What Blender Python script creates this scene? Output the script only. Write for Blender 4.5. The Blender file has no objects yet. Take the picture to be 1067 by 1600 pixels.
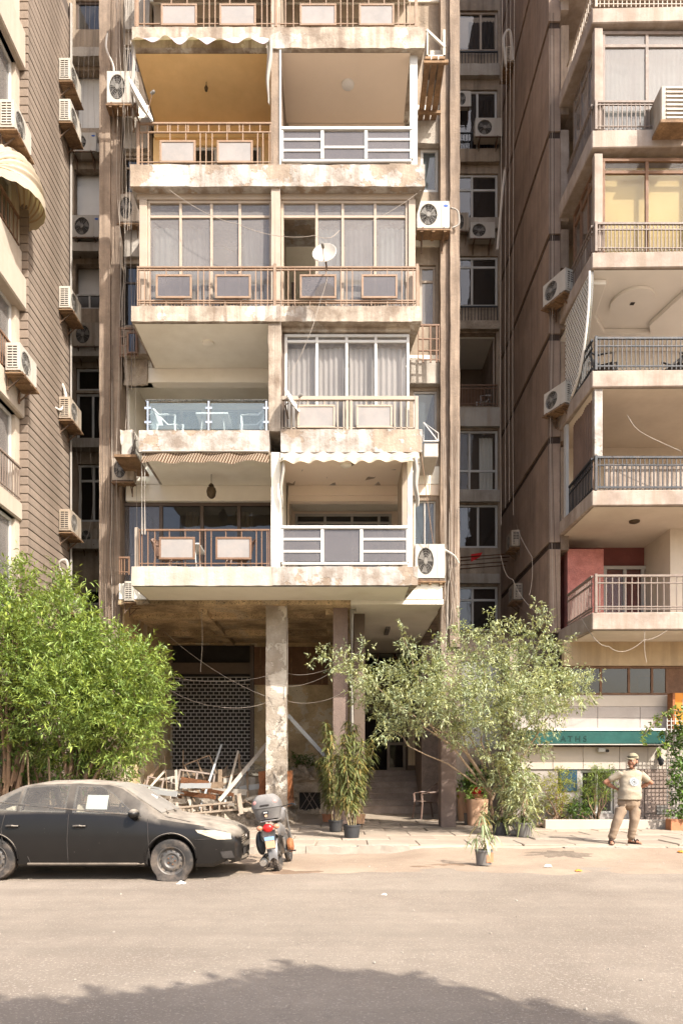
import bpy, bmesh, math, random
import numpy as np
from mathutils import Vector, Matrix, Euler, noise as mnoise
R = math.radians
SC = bpy.context.scene
COL = SC.collection

# ------------------------------------------------------------------ camera, light, exposure
F, CX, HZ, CH = 1150.0, 533.0, 1200.0, 1.65      # focal length (px of the 1600-high photo), principal column, horizon row, eye height
cam_data = bpy.data.cameras.new('camera'); cam = bpy.data.objects.new('camera', cam_data); COL.objects.link(cam)
cam.location = (0, 0, CH); cam.rotation_euler = (R(90), 0, 0)
cam_data.sensor_fit = 'VERTICAL'; cam_data.sensor_height = 36.0
cam_data.lens = F / 1600 * 36.0; cam_data.shift_y = 0.25; cam_data.clip_end = 500; cam_data.clip_start = 0.05
SC.camera = cam
SUN_AZ, SUN_EL = R(42), R(44)                      # azimuth to the right of the facade normal; elevation
sd = Vector((math.sin(SUN_AZ)*math.cos(SUN_EL), -math.cos(SUN_AZ)*math.cos(SUN_EL), math.sin(SUN_EL)))
world = bpy.data.worlds.new('World'); SC.world = world; world.use_nodes = True
wn = world.node_tree; bg = wn.nodes['Background']
sky = wn.nodes.new('ShaderNodeTexSky'); sky.sky_type = 'NISHITA'; sky.sun_disc = False
sky.sun_elevation = SUN_EL; sky.sun_rotation = math.atan2(sd.x, sd.y)
sky.air_density = 1.0; sky.dust_density = 4.0; sky.ozone_density = 0.8
wn.links.new(sky.outputs[0], bg.inputs[0]); bg.inputs[1].default_value = 0.13
sl = bpy.data.lights.new('sun', 'SUN'); so = bpy.data.objects.new('sun', sl); COL.objects.link(so)
sl.energy = 3.2; sl.angle = R(0.55); sl.color = (1.0, 0.95, 0.87)
so.location = (20, -20, 40); so.rotation_euler = sd.to_track_quat('Z', 'Y').to_euler()
SC.view_settings.view_transform = 'Standard'; SC.view_settings.look = 'None'
SC.view_settings.gamma = 1.0; SC.view_settings.use_curve_mapping = False
SC.view_settings.exposure = 1.48
try:
    SC.cycles.max_bounces = 6; SC.cycles.diffuse_bounces = 4; SC.cycles.glossy_bounces = 2; SC.cycles.transparent_max_bounces = 8
    SC.cycles.use_denoising = True
    SC.cycles.caustics_reflective = False; SC.cycles.caustics_refractive = False
except Exception: pass

# ------------------------------------------------------------------ measuring: photo pixel on a plane at distance Y -> metres
def PX(px, Y): return (px - CX) / F * Y
def PZ(py, Y): return CH + (HZ - py) / F * Y
def P3(px, py, Y): return Vector((PX(px, Y), Y, PZ(py, Y)))

# ------------------------------------------------------------------ mesh builder
def perp(d):
    d = Vector(d).normalized()
    a = Vector((0, 0, 1)) if abs(d.z) < 0.9 else Vector((1, 0, 0))
    u = d.cross(a).normalized(); return u, u.cross(d).normalized()

class MB:
    def __init__(s): s.v = []; s.f = []; s.m = []
    def add(s, vs, fs, mi=0):
        o = len(s.v); s.v.extend([tuple(p) for p in vs]); s.f.extend([tuple(i+o for i in f) for f in fs]); s.m.extend([mi]*len(fs)); return s
    def box(s, x0, x1, y0, y1, z0, z1, mi=0):
        if x0 > x1: x0, x1 = x1, x0
        if y0 > y1: y0, y1 = y1, y0
        if z0 > z1: z0, z1 = z1, z0
        return s.add([(x0,y0,z0),(x1,y0,z0),(x1,y1,z0),(x0,y1,z0),(x0,y0,z1),(x1,y0,z1),(x1,y1,z1),(x0,y1,z1)],
              [(0,3,2,1),(4,5,6,7),(0,1,5,4),(1,2,6,5),(2,3,7,6),(3,0,4,7)], mi)
    def bar(s, p, q, w, h=None, up=(0,0,1), mi=0):
        p, q = Vector(p), Vector(q); d = (q-p).normalized(); up = Vector(up)
        if abs(d.dot(up)) > .98: up = Vector((0,1,0))
        u = d.cross(up).normalized(); v = u.cross(d).normalized(); h = w if h is None else h
        u = u*w/2; v = v*h/2
        vs = [p-u-v, p+u-v, p+u+v, p-u+v, q-u-v, q+u-v, q+u+v, q-u+v]
        return s.add(vs, [(0,1,2,3),(7,6,5,4),(0,4,5,1),(1,5,6,2),(2,6,7,3),(3,7,4,0)], mi)
    def tube(s, pts, r, n=8, caps=True, mi=0, flat=None):
        pts = [Vector(p) for p in pts]; rs = r if isinstance(r, (list, tuple)) else [r]*len(pts)
        vs = []; prev = None
        for i, p in enumerate(pts):
            d = (pts[min(i+1, len(pts)-1)] - pts[max(i-1, 0)])
            if d.length < 1e-9: d = Vector((0,0,1))
            d.normalize()
            if prev is None: u, v = perp(d)
            else:
                u = prev - d*prev.dot(d)
                if u.length < 1e-6: u, v = perp(d)
                u.normalize(); v = d.cross(u)
            prev = u
            for k in range(n):
                a = 2*math.pi*k/n; c, sn = math.cos(a)*rs[i], math.sin(a)*rs[i]
                if flat: sn *= flat
                vs.append(p + u*c + v*sn)
        fs = []
        for i in range(len(pts)-1):
            for k in range(n):
                a, b = i*n+k, i*n+(k+1) % n; fs.append((a, b, b+n, a+n))
        if caps: fs.append(tuple(range(n-1, -1, -1))); fs.append(tuple((len(pts)-1)*n+k for k in range(n)))
        return s.add(vs, fs, mi)
    def lathe(s, prof, n=16, at=(0,0,0), M=None, mi=0, caps=True):
        vs = []
        for r, z in prof:
            for k in range(n):
                a = 2*math.pi*k/n; p = Vector((r*math.cos(a), r*math.sin(a), z))
                if M is not None: p = M @ p
                vs.append(p + Vector(at))
        fs = []
        for i in range(len(prof)-1):
            for k in range(n):
                a, b = i*n+k, i*n+(k+1) % n; fs.append((a, b, b+n, a+n))
        if caps: fs.append(tuple(range(n-1, -1, -1))); fs.append(tuple((len(prof)-1)*n+k for k in range(n)))
        return s.add(vs, fs, mi)
    def prism(s, poly, a, b, axis='z', mi=0):
        n = len(poly)
        def mk(p, t):
            return (p[0], p[1], t) if axis == 'z' else ((p[0], t, p[1]) if axis == 'y' else (t, p[0], p[1]))
        vs = [mk(p, a) for p in poly] + [mk(p, b) for p in poly]
        fs = [tuple(range(n-1, -1, -1)), tuple(range(n, 2*n))] + [(i, (i+1) % n, n+(i+1) % n, n+i) for i in range(n)]
        return s.add(vs, fs, mi)
    def grid(s, nu, nv, fn, mi=0, closed_u=False):
        vs = [fn(i/nu, j/nv) for j in range(nv+1) for i in range(nu+1)]
        fs = [(j*(nu+1)+i, j*(nu+1)+i+1, (j+1)*(nu+1)+i+1, (j+1)*(nu+1)+i) for j in range(nv) for i in range(nu)]
        return s.add(vs, fs, mi)
    def sphere(s, c, r, nu=10, nv=7, mi=0):
        rx, ry, rz = r if isinstance(r, (tuple, list)) else (r, r, r)
        prof = [(math.sin(math.pi*j/nv), -math.cos(math.pi*j/nv)) for j in range(nv+1)]
        prof[0] = (1e-4, -1); prof[-1] = (1e-4, 1)
        return s.lathe(prof, nu, c, Matrix.Diagonal((rx, ry, rz)), mi, False)
    def mesh(s, name, smooth=False):
        me = bpy.data.meshes.new(name); me.from_pydata(s.v, [], s.f); me.update()
        if any(s.m): me.polygons.foreach_set('material_index', s.m)
        if smooth: me.polygons.foreach_set('use_smooth', [True]*len(me.polygons))
        return me
    def build(s, name, mat, parent=None, smooth=False, bevel=0, recalc=True, sharp=35):
        me = s.mesh(name, smooth)
        if recalc:
            bm = bmesh.new(); bm.from_mesh(me); bmesh.ops.recalc_face_normals(bm, faces=bm.faces)
            if bevel: 
                es = [e for e in bm.edges if len(e.link_faces) == 2 and e.calc_face_angle(0) > R(30)]
                bmesh.ops.bevel(bm, geom=es, offset=bevel, segments=1, affect='EDGES', profile=.5, clamp_overlap=True)
            bm.to_mesh(me); bm.free()
        if smooth:
            try: me.set_sharp_from_angle(angle=R(sharp))
            except Exception: pass
        for m in (mat if isinstance(mat, (list, tuple)) else [mat]): me.materials.append(MAT[m] if isinstance(m, str) else m)
        return place(name, me, parent)

WO = {}          # world origin of every object, to set children down in world coordinates
def place(name, me, parent=None, loc=None):
    o = bpy.data.objects.new(name, me); COL.objects.link(o)
    po = Vector((0,0,0))
    if parent is not None: o.parent = parent; po = WO[parent.name]
    w = Vector(loc) if loc is not None else Vector((0,0,0))
    if parent is None or loc is not None or po.length: o.location = w - po
    WO[o.name] = w
    return o
def inst(name, me, parent, loc, scale=None, rot=None):
    """a piece that shares its mesh with its alikes, set at a world point"""
    o = place(name, me, parent, loc)
    if scale is not None: o.scale = scale
    if rot is not None: o.rotation_euler = rot
    return o
LABELS = {}
def tag(o, label, cat, group=None, kind=None):
    o['label'] = label; o['category'] = cat
    if group: o['group'] = group
    if kind: o['kind'] = kind
    LABELS.setdefault(label, []).append(o.name)
    return o
def empty(name, loc, label=None, cat=None, group=None):
    o = bpy.data.objects.new(name, None); COL.objects.link(o); o.location = loc; o.empty_display_size = .2
    WO[o.name] = Vector(loc)
    if label: tag(o, label, cat, group)
    return o
def structure(o): o['kind'] = 'structure'; return o
def local_parent(o): WO[o.name] = Vector((0,0,0)); return o     # children given in the parent's own axes
def rnd(a, b): return random.uniform(a, b)
def fbm(x, y, z=0, o=3): return mnoise.fractal(Vector((x, y, z)), 1.0, 2.0, o)

# ------------------------------------------------------------------ materials
MAT = {}
def _n(nt, t, **k):
    n = nt.nodes.new(t)
    for a, b in k.items(): setattr(n, a, b)
    return n
def mat(name, col, rough=.85, var=.18, vscale=1.5, stain=None, stain_amt=.0, stain_scale=.7, streak=0.0, streak_col=(.09,.065,.045),
        peel=None, peel_amt=.0, peel_scale=1.3, speck_scale=26, bump=.25, bscale=30, metal=0.0, spec=.35, coat=0.0, speck=None, speck_amt=0, attr=False, objrand=0.0, transl=0.0, space='Object', tracks=0.0):
    m = bpy.data.materials.new(name); m.use_nodes = True; nt = m.node_tree; L = nt.links
    bs = nt.nodes['Principled BSDF']; tc = _n(nt, 'ShaderNodeTexCoord'); co = tc.outputs[space]
    def noise(scale, detail=5, rough=.6, sc=None, off=0):
        mp = _n(nt, 'ShaderNodeMapping'); mp.inputs['Scale'].default_value = sc or (1,1,1); mp.inputs['Location'].default_value = (off, off*.7, off*.3)
        L.new(co, mp.inputs[0]); t = _n(nt, 'ShaderNodeTexNoise'); t.inputs['Scale'].default_value = scale
        t.inputs['Detail'].default_value = detail; t.inputs['Roughness'].default_value = rough; L.new(mp.outputs[0], t.inputs[0]); return t.outputs[0]
    def ramp(src, a, b, lo=0.0, hi=1.0):
        r = _n(nt, 'ShaderNodeMapRange'); r.inputs[1].default_value = a; r.inputs[2].default_value = b; r.inputs[3].default_value = lo; r.inputs[4].default_value = hi
        L.new(src, r.inputs[0]); return r.outputs[0]
    def mix(fac, a, b, mode='MIX'):
        x = _n(nt, 'ShaderNodeMix', data_type='RGBA', blend_type=mode)
        if isinstance(fac, float): x.inputs[0].default_value = fac
        else: L.new(fac, x.inputs[0])
        for s_, v in ((6, a), (7, b)):
            if isinstance(v, tuple): x.inputs[s_].default_value = (*v[:3], 1)
            else: L.new(v, x.inputs[s_])
        return x.outputs[2]
    h0 = tuple(c*(1+var) for c in col); h1 = tuple(c*(1-var) for c in col)
    c = mix(ramp(noise(vscale, 6), .3, .7), h1, h0)
    c = mix(ramp(noise(vscale*9, 5, .75, off=3), .35, .7, 0, min(.95, var*2.6)), c, tuple(x*(1-min(.6, var*2.0)) for x in col))
    hgt = noise(bscale, 6, .65, off=1)
    if peel is not None and peel_amt > 0:
        pf = ramp(noise(peel_scale, 9, .62, off=11), .5+(.5-peel_amt)*.34, .515+(.5-peel_amt)*.34); c = mix(pf, c, peel)
        ad = _n(nt, 'ShaderNodeMath', operation='MULTIPLY_ADD'); L.new(pf, ad.inputs[0]); ad.inputs[1].default_value = -.5; L.new(hgt, ad.inputs[2]); hgt = ad.outputs[0]
    if stain_amt > 0:
        sf = ramp(noise(stain_scale, 8, .65, off=23), .44, .66, 0, stain_amt); c = mix(sf, c, stain or (.16,.12,.085))
    if streak > 0:
        k = ramp(noise(2.2, 6, .6, (2.4, 2.4, .13), 31), .44, .66, 0, streak); c = mix(k, c, streak_col)
    if speck is not None:
        k = ramp(noise(vscale*speck_scale, 3, .7, off=41), .62-speck_amt*.1, .68-speck_amt*.1, 0, .9); c = mix(k, c, speck)
    if tracks > 0:                                   # tyre-polished lanes, patched seams and hairline cracks along the road
        k = ramp(noise(1.0, 5, .6, (.05, 1.1, 1), 51), .45, .7, 0, tracks); c = mix(k, c, tuple(x*.62 for x in col))
        vo = _n(nt, 'ShaderNodeTexVoronoi', feature='DISTANCE_TO_EDGE'); vo.inputs['Scale'].default_value = .33; ds = _n(nt, 'ShaderNodeVectorMath', operation='ADD'); sc2 = _n(nt, 'ShaderNodeTexNoise'); sc2.inputs['Scale'].default_value = 2.2; sc2.inputs['Detail'].default_value = 6; L.new(co, sc2.inputs[0]); L.new(co, ds.inputs[0]); L.new(sc2.outputs['Color'], ds.inputs[1]); L.new(ds.outputs[0], vo.inputs['Vector'])
        k = ramp(vo.outputs['Distance'], .0, .006, .22, 0); c = mix(k, c, tuple(x*.45 for x in col))
    if attr:
        a = _n(nt, 'ShaderNodeVertexColor'); a.layer_name = 'tone'; c = mix(1.0, c, a.outputs[0], 'MULTIPLY')
    if objrand > 0:
        oi = _n(nt, 'ShaderNodeObjectInfo'); v = ramp(oi.outputs['Random'], 0, 1, 1-objrand, 1+objrand*.6)
        hs = _n(nt, 'ShaderNodeHueSaturation'); L.new(v, hs.inputs['Value']); L.new(c, hs.inputs['Color']); c = hs.outputs[0]
    L.new(c, bs.inputs['Base Color']); bs.inputs['Metallic'].default_value = metal
    bs.inputs['Specular IOR Level'].default_value = spec; bs.inputs['Coat Weight'].default_value = coat
    L.new(ramp(noise(vscale*4, 4, off=7), .3, .7, max(0, rough-.1), min(1, rough+.1)), bs.inputs['Roughness'])
    if bump > 0:
        b = _n(nt, 'ShaderNodeBump'); b.inputs['Strength'].default_value = bump; b.inputs['Distance'].default_value = .02
        L.new(hgt, b.inputs['Height']); L.new(b.outputs[0], bs.inputs['Normal'])
    if transl > 0:
        tr = _n(nt, 'ShaderNodeBsdfTranslucent'); L.new(mix(1.0, c, (1.0, .95, .45), 'MULTIPLY'), tr.inputs[0])
        ms = _n(nt, 'ShaderNodeMixShader'); ms.inputs[0].default_value = transl
        L.new(bs.outputs[0], ms.inputs[1]); L.new(tr.outputs[0], ms.inputs[2]); L.new(ms.outputs[0], nt.nodes['Material Output'].inputs[0])
    MAT[name] = m; return m

def glass(name, tint=(.75,.8,.8), dust=.12, dustcol=(.5,.47,.43), refl=.06, rough=.02, clear=.8, fres=.7):
    """window glass: clear share, reflection rising at grazing angles, and a film of street dust"""
    m = bpy.data.materials.new(name); m.use_nodes = True; nt = m.node_tree; L = nt.links; out = nt.nodes['Material Output']; nt.nodes.remove(nt.nodes['Principled BSDF'])
    t = _n(nt, 'ShaderNodeBsdfTransparent'); t.inputs[0].default_value = tuple(c*clear for c in tint) + (1,)
    g = _n(nt, 'ShaderNodeBsdfGlossy'); g.inputs['Roughness'].default_value = rough; g.inputs[0].default_value = (.95,.97,1,1)
    d = _n(nt, 'ShaderNodeBsdfDiffuse'); d.inputs[0].default_value = (*dustcol, 1)
    lw = _n(nt, 'ShaderNodeFresnel'); lw.inputs[0].default_value = 1.5
    a = _n(nt, 'ShaderNodeMath', operation='MULTIPLY_ADD'); L.new(lw.outputs[0], a.inputs[0]); a.inputs[1].default_value = fres; a.inputs[2].default_value = refl*.5; a.use_clamp = True
    m1 = _n(nt, 'ShaderNodeMixShader'); L.new(a.outputs[0], m1.inputs[0]); L.new(t.outputs[0], m1.inputs[1]); L.new(g.outputs[0], m1.inputs[2])
    tc = _n(nt, 'ShaderNodeTexCoord'); ns = _n(nt, 'ShaderNodeTexNoise'); ns.inputs['Scale'].default_value = 1.1; ns.inputs['Detail'].default_value = 8; ns.inputs['Roughness'].default_value = .7; L.new(tc.outputs['Object'], ns.inputs[0])
    r = _n(nt, 'ShaderNodeMapRange'); L.new(ns.outputs[0], r.inputs[0]); r.inputs[1].default_value = .3; r.inputs[2].default_value = .72; r.inputs[3].default_value = dust*.8; r.inputs[4].default_value = min(1, dust*1.2)
    m2 = _n(nt, 'ShaderNodeMixShader'); L.new(r.outputs[0], m2.inputs[0]); L.new(m1.outputs[0], m2.inputs[1]); L.new(d.outputs[0], m2.inputs[2])
    # a little waviness of the sheet
    n2 = _n(nt, 'ShaderNodeTexNoise'); n2.inputs['Scale'].default_value = 1.7; n2.inputs['Detail'].default_value = 2; L.new(tc.outputs['Object'], n2.inputs[0])
    b = _n(nt, 'ShaderNodeBump'); b.inputs['Strength'].default_value = .12; b.inputs['Distance'].default_value = .03; L.new(n2.outputs[0], b.inputs['Height']); L.new(b.outputs[0], g.inputs['Normal'])
    L.new(m2.outputs[0], out.inputs[0]); MAT[name] = m; return m
# facades
mat('slab_paint', (.44,.375,.30), .85, .18, 1.2, stain=(.14,.10,.07), stain_amt=.8, stain_scale=1.8, streak=.7, streak_col=(.17,.12,.085), peel=(.56,.52,.46), peel_amt=.30, peel_scale=1.1, bump=.5, bscale=22)
mat('slab_white', (.46,.435,.40), .85, .12, 1.6, stain=(.17,.125,.09), stain_amt=.8, stain_scale=2.2, streak=.6, streak_col=(.2,.15,.11), peel=(.36,.285,.215), peel_amt=.40, peel_scale=1.4, bump=.7, bscale=18)
mat('slab_grey', (.43,.40,.355), .85, .12, 1.6, stain=(.27,.22,.17), stain_amt=.55, stain_scale=.9, streak=.6, streak_col=(.33,.27,.2), bump=.5, bscale=22)
mat('soffit', (.83,.79,.69), .9, .05, .8, stain=(.5,.42,.3), stain_amt=.25, stain_scale=.8, bump=.15, bscale=25)
mat('soffit_orange', (.82,.57,.28), .9, .10, .6, stain=(.6,.36,.13), stain_amt=.3, bump=.1)
mat('soffit_pink', (.78,.66,.54), .85, .05, .6, bump=.06)
mat('soffit_old', (.64,.48,.29), .95, .25, 1.1, stain=(.10,.065,.035), stain_amt=.75, stain_scale=.9, peel=(.50,.40,.27), peel_amt=.3, peel_scale=.9, bump=.7, bscale=14, speck=(.05,.035,.025), speck_amt=.5)
mat('pilaster', (.31,.235,.175), .92, .2, 1.0, stain=(.13,.095,.07), stain_amt=.65, stain_scale=1.2, streak=.8, streak_col=(.12,.088,.065), bump=.6, bscale=30, speck=(.24,.18,.13), speck_amt=.2)
mat('main_wall', (.38,.305,.23), .92, .2, 1.1, stain=(.19,.135,.09), stain_amt=.6, stain_scale=.9, streak=.5, peel=(.34,.27,.2), peel_amt=.25, bump=.6, bscale=22)
mat('column_bare', (.38,.325,.265), .92, .2, 1.5, stain=(.2,.15,.1), stain_amt=.6, stain_scale=1.6, peel=(.56,.5,.42), peel_amt=.42, peel_scale=1.6, bump=.9, bscale=20)
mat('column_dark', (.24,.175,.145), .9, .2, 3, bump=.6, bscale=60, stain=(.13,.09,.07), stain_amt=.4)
mat('beam_cream', (.82,.77,.67), .88, .05, 1.0, stain=(.5,.42,.3), stain_amt=.2, bump=.15)
mat('old_yellow', (.62,.47,.28), .9, .18, 1.0, stain=(.18,.12,.06), stain_amt=.6, stain_scale=1.1, peel=(.66,.57,.42), peel_amt=.36, peel_scale=1.2, bump=.5, bscale=16, speck=(.12,.08,.05), speck_amt=.2)
mat('room_wall', (.34,.27,.2), .9, .1, 1, bump=.05)
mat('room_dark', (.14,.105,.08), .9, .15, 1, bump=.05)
mat('brick_course', (.275,.215,.168), .92, .2, 1.2, stain=(.12,.09,.068), stain_amt=.55, stain_scale=.8, streak=.25, bump=.5, bscale=35, objrand=.10)
mat('brick_pale', (.40,.33,.26), .92, .12, 1.2, stain=(.3,.23,.17), stain_amt=.35, bump=.4, bscale=35, objrand=.08)
mat('mortar_dark', (.13,.10,.08), .95, .2, 2)
mat('left_plaster', (.43,.365,.295), .88, .1, 1.0, stain=(.38,.29,.21), stain_amt=.35, streak=.25, streak_col=(.3,.22,.16), bump=.25)
mat('right_render', (.33,.245,.19), .95, .14, 1.3, stain=(.11,.075,.055), stain_amt=.4, stain_scale=.6, streak=.3, streak_col=(.09,.06,.045), bump=1.0, bscale=60)
mat('right_band', (.05,.032,.024), .9, .2, 2)
mat('right_pale', (.40,.33,.275), .9, .14, 1.2, stain=(.17,.12,.09), stain_amt=.6, stain_scale=1.4, streak=.6, streak_col=(.24,.18,.13), bump=.3)
mat('right_soffit', (.60,.52,.42), .9, .07, .9, stain=(.36,.28,.2), stain_amt=.25, bump=.2)
mat('decor_white', (.76,.72,.66), .75, .04, 1, bump=.03)
mat('red_brown', (.20,.065,.055), .85, .15, 1.4, bump=.3)
mat('pink_render', (.56,.225,.19), .95, .2, 4, stain=(.28,.09,.07), stain_amt=.5, stain_scale=3, bump=1.3, bscale=26)
mat('tan_wall', (.50,.38,.24), .9, .1, 1, stain=(.28,.19,.11), stain_amt=.35, streak=.25, bump=.2)
mat('stone_grey', (.36,.32,.29), .8, .12, 1.3, stain=(.24,.2,.17), stain_amt=.35, bump=.2, objrand=.06)
mat('stone_cream', (.44,.385,.325), .7, .08, 1.3, stain=(.36,.29,.22), stain_amt=.25, bump=.12, objrand=.05)
mat('granite', (.33,.25,.205), .6, .3, 8, bump=.15, speck=(.4,.33,.28), speck_amt=.3, objrand=.07)
mat('concrete', (.40,.36,.31), .92, .15, 1.4, stain=(.2,.16,.12), stain_amt=.45, streak=.3, bump=.6, bscale=25)
mat('concrete_broken', (.44,.37,.29), .95, .25, 3, stain=(.17,.12,.08), stain_amt=.6, stain_scale=2, bump=1.2, bscale=14)
mat('stair_stone', (.42,.34,.295), .75, .2, 3, stain=(.06,.045,.04), stain_amt=.4, bump=.3, objrand=.12)
# metals, paint, plastic
mat('rail_brown', (.19,.11,.068), .6, .2, 6, stain=(.16,.08,.04), stain_amt=.5, stain_scale=7, bump=.25, bscale=60)
mat('rail_tan', (.27,.185,.125), .6, .15, 6, stain=(.25,.13,.07), stain_amt=.45, stain_scale=7, bump=.25, bscale=60)
mat('rail_panel', (.255,.235,.222), .7, .1, 2, stain=(.36,.3,.26), stain_amt=.3, stain_scale=3, bump=.1)
mat('rail_black', (.028,.03,.033), .5, .2, 6, bump=.15)
mat('rail_steelblue', (.032,.036,.042), .5, .2, 6, stain=(.15,.1,.07), stain_amt=.3, stain_scale=6, bump=.15)
mat('rail_grey', (.21,.165,.135), .6, .2, 6, stain=(.2,.12,.08), stain_amt=.35, stain_scale=6, bump=.2)
mat('alu_white', (.46,.45,.425), .45, .06, 3, stain=(.5,.44,.37), stain_amt=.3, stain_scale=3, bump=.05)
mat('alu_cream', (.35,.285,.225), .55, .1, 3, stain=(.38,.29,.2), stain_amt=.45, stain_scale=3, bump=.1)
mat('alu_grey', (.46,.43,.40), .5, .1, 3, stain=(.3,.24,.18), stain_amt=.3, stain_scale=3, bump=.06)
mat('alu_brown', (.10,.07,.052), .5, .15, 3, bump=.06)
mat('wood_brown', (.19,.10,.055), .7, .25, 4, bump=.3, bscale=40)
mat('steel', (.58,.58,.57), .3, .08, 5, metal=.9, bump=.03)
mat('rust', (.20,.085,.038), .85, .4, 3, stain=(.07,.03,.015), stain_amt=.6, stain_scale=3, bump=.6, bscale=35)
mat('rust_orange', (.34,.13,.05), .8, .35, 3, stain=(.14,.05,.02), stain_amt=.6, stain_scale=2.2, bump=.5, bscale=25)
mat('ac_white', (.45,.42,.37), .55, .07, 2, stain=(.42,.34,.25), stain_amt=.4, stain_scale=2.2, streak=.15, streak_col=(.35,.27,.19), bump=.08, objrand=.12)
mat('ac_dirty', (.40,.34,.27), .65, .14, 2, stain=(.26,.18,.11), stain_amt=.6, stain_scale=2.2, streak=.4, bump=.15, objrand=.12)
mat('ac_grille', (.20,.185,.165), .6, .2, 5, bump=.1)
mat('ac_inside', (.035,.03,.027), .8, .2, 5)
mat('bracket', (.13,.09,.062), .75, .3, 6, stain=(.2,.09,.04), stain_amt=.5, stain_scale=6, bump=.2)
mat('tray_wood', (.30,.185,.10), .85, .3, 3, stain=(.09,.05,.03), stain_amt=.65, stain_scale=3, bump=.5)
mat('blue_badge', (.03,.09,.35), .5, .05, 3, bump=0)
mat('cable_pale', (.36,.31,.26), .8, .15, 3, bump=0)
mat('cable_dark', (.09,.07,.055), .8, .2, 3, bump=0)
mat('pipe_white', (.48,.45,.41), .6, .1, 2, stain=(.3,.23,.16), stain_amt=.4, stain_scale=2, bump=.05)
mat('cloth_white', (.45,.42,.39), .95, .08, 2, stain=(.42,.36,.3), stain_amt=.4, stain_scale=2, bump=.3, bscale=12, transl=.25)
mat('cloth_purple', (.47,.38,.44), .95, .12, 2, bump=.3, bscale=12, transl=.25)
mat('cloth_brown', (.10,.055,.03), .95, .2, 3, bump=.3, bscale=14, transl=.15)
mat('cloth_cream', (.48,.40,.30), .95, .1, 2, stain=(.36,.28,.2), stain_amt=.35, bump=.25, transl=.2)
mat('cloth_tan', (.43,.30,.185), .95, .1, 2, bump=.25, transl=.2)
mat('curtain_grey', (.42,.38,.36), .95, .1, 2, bump=.2)
mat('curtain_cream', (.66,.53,.36), .95, .1, 2, bump=.2)
mat('curtain_white', (.66,.64,.6), .95, .06, 2, bump=.2)
mat('curtain_brown', (.17,.11,.08), .95, .15, 2, bump=.2)
mat('blind_gold', (.56,.41,.17), .8, .08, 1.2, bump=.05)
mat('plastic_white', (.58,.57,.545), .5, .05, 2, bump=.03)
mat('red_cloth', (.45,.02,.02), .9, .15, 3, bump=.2)
mat('lamp_white', (.70,.68,.65), .5, .03, 2, bump=0)
mat('brass_dark', (.10,.07,.04), .5, .2, 4, metal=.5)
glass('glass_clear', tint=(.95,.96,.95), clear=.98, dust=.05, refl=.0, fres=.5)
glass('glass_dusty', dust=.34, dustcol=(.38,.345,.32), refl=.06)
glass('glass_dark', tint=(.35,.36,.38), dust=.06, dustcol=(.3,.27,.24), refl=.05)
glass('glass_blue', tint=(.88,.95,.95), clear=.96, dust=.10, dustcol=(.45,.53,.55), refl=.06)
glass('glass_smoke', tint=(.42,.42,.44), dust=.24, dustcol=(.38,.34,.33), refl=.05)
glass('glass_blocks', tint=(.7,.72,.68), dust=.25, dustcol=(.5,.46,.38), refl=.1, rough=.15)
# ground
mat('asphalt', (.262,.215,.168), .93, .16, .35, stain=(.165,.13,.10), stain_amt=.7, stain_scale=.35, bump=.6, bscale=90, speck=(.36,.305,.25), speck_amt=.5, speck_scale=130, tracks=.5)
mat('sand', (.305,.232,.168), .97, .16, .8, stain=(.21,.15,.105), stain_amt=.6, stain_scale=.6, bump=.7, bscale=45, speck=(.47,.38,.3), speck_amt=.2, speck_scale=120)
mat('pavement', (.34,.275,.21), .93, .13, .8, stain=(.22,.17,.125), stain_amt=.55, stain_scale=.6, bump=.4, bscale=35)
mat('kerb', (.36,.315,.26), .93, .15, 1.3, stain=(.22,.17,.12), stain_amt=.5, bump=.6, bscale=25, objrand=.1)
mat('far_ground', (.3,.25,.2), .95, .1, .4, bump=.1)
# plants
mat('leaf_bright', (.205,.305,.08), .5, .15, 2, bump=0, attr=True, transl=.36, spec=.4)
mat('leaf_silver', (.35,.415,.25), .5, .15, 2, bump=0, attr=True, transl=.30, spec=.45)
mat('leaf_reed', (.19,.215,.085), .55, .2, 2, bump=0, attr=True, transl=.30, spec=.35)
mat('leaf_yellow', (.27,.30,.04), .5, .2, 2, bump=0, attr=True, transl=.36)
mat('leaf_dark', (.085,.165,.035), .45, .2, 2, bump=0, attr=True, transl=.28, spec=.45)
mat('bark', (.26,.17,.11), .95, .25, 4, bump=.6, bscale=30)
mat('bark_pale', (.42,.31,.21), .95, .2, 4, bump=.5, bscale=30)
mat('cane', (.40,.31,.17), .8, .2, 4, bump=.2)
mat('terracotta', (.44,.19,.095), .85, .15, 3, stain=(.3,.16,.1), stain_amt=.4, stain_scale=3, bump=.25)
mat('terracotta_pale', (.56,.34,.215), .88, .1, 2, stain=(.42,.28,.19), stain_amt=.5, stain_scale=1.6, bump=.3)
mat('pot_black', (.035,.036,.038), .6, .2, 4, stain=(.1,.08,.065), stain_amt=.3, stain_scale=3, bump=.1)
mat('pot_grey', (.155,.145,.135), .65, .15, 4, stain=(.24,.2,.16), stain_amt=.4, stain_scale=3, bump=.1)
mat('soil', (.06,.042,.03), .98, .3, 8, bump=.8)
mat('plastic_brown', (.165,.105,.08), .55, .12, 3, stain=(.26,.2,.16), stain_amt=.35, stain_scale=3, bump=.08)
mat('plank_white', (.40,.365,.315), .85, .15, 3, stain=(.34,.25,.17), stain_amt=.55, stain_scale=3, bump=.4)
mat('plank_wood', (.24,.175,.12), .9, .25, 4, stain=(.15,.09,.05), stain_amt=.4, stain_scale=3, bump=.5)
mat('plank_blue', (.34,.35,.355), .75, .1, 3, bump=.1)
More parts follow.
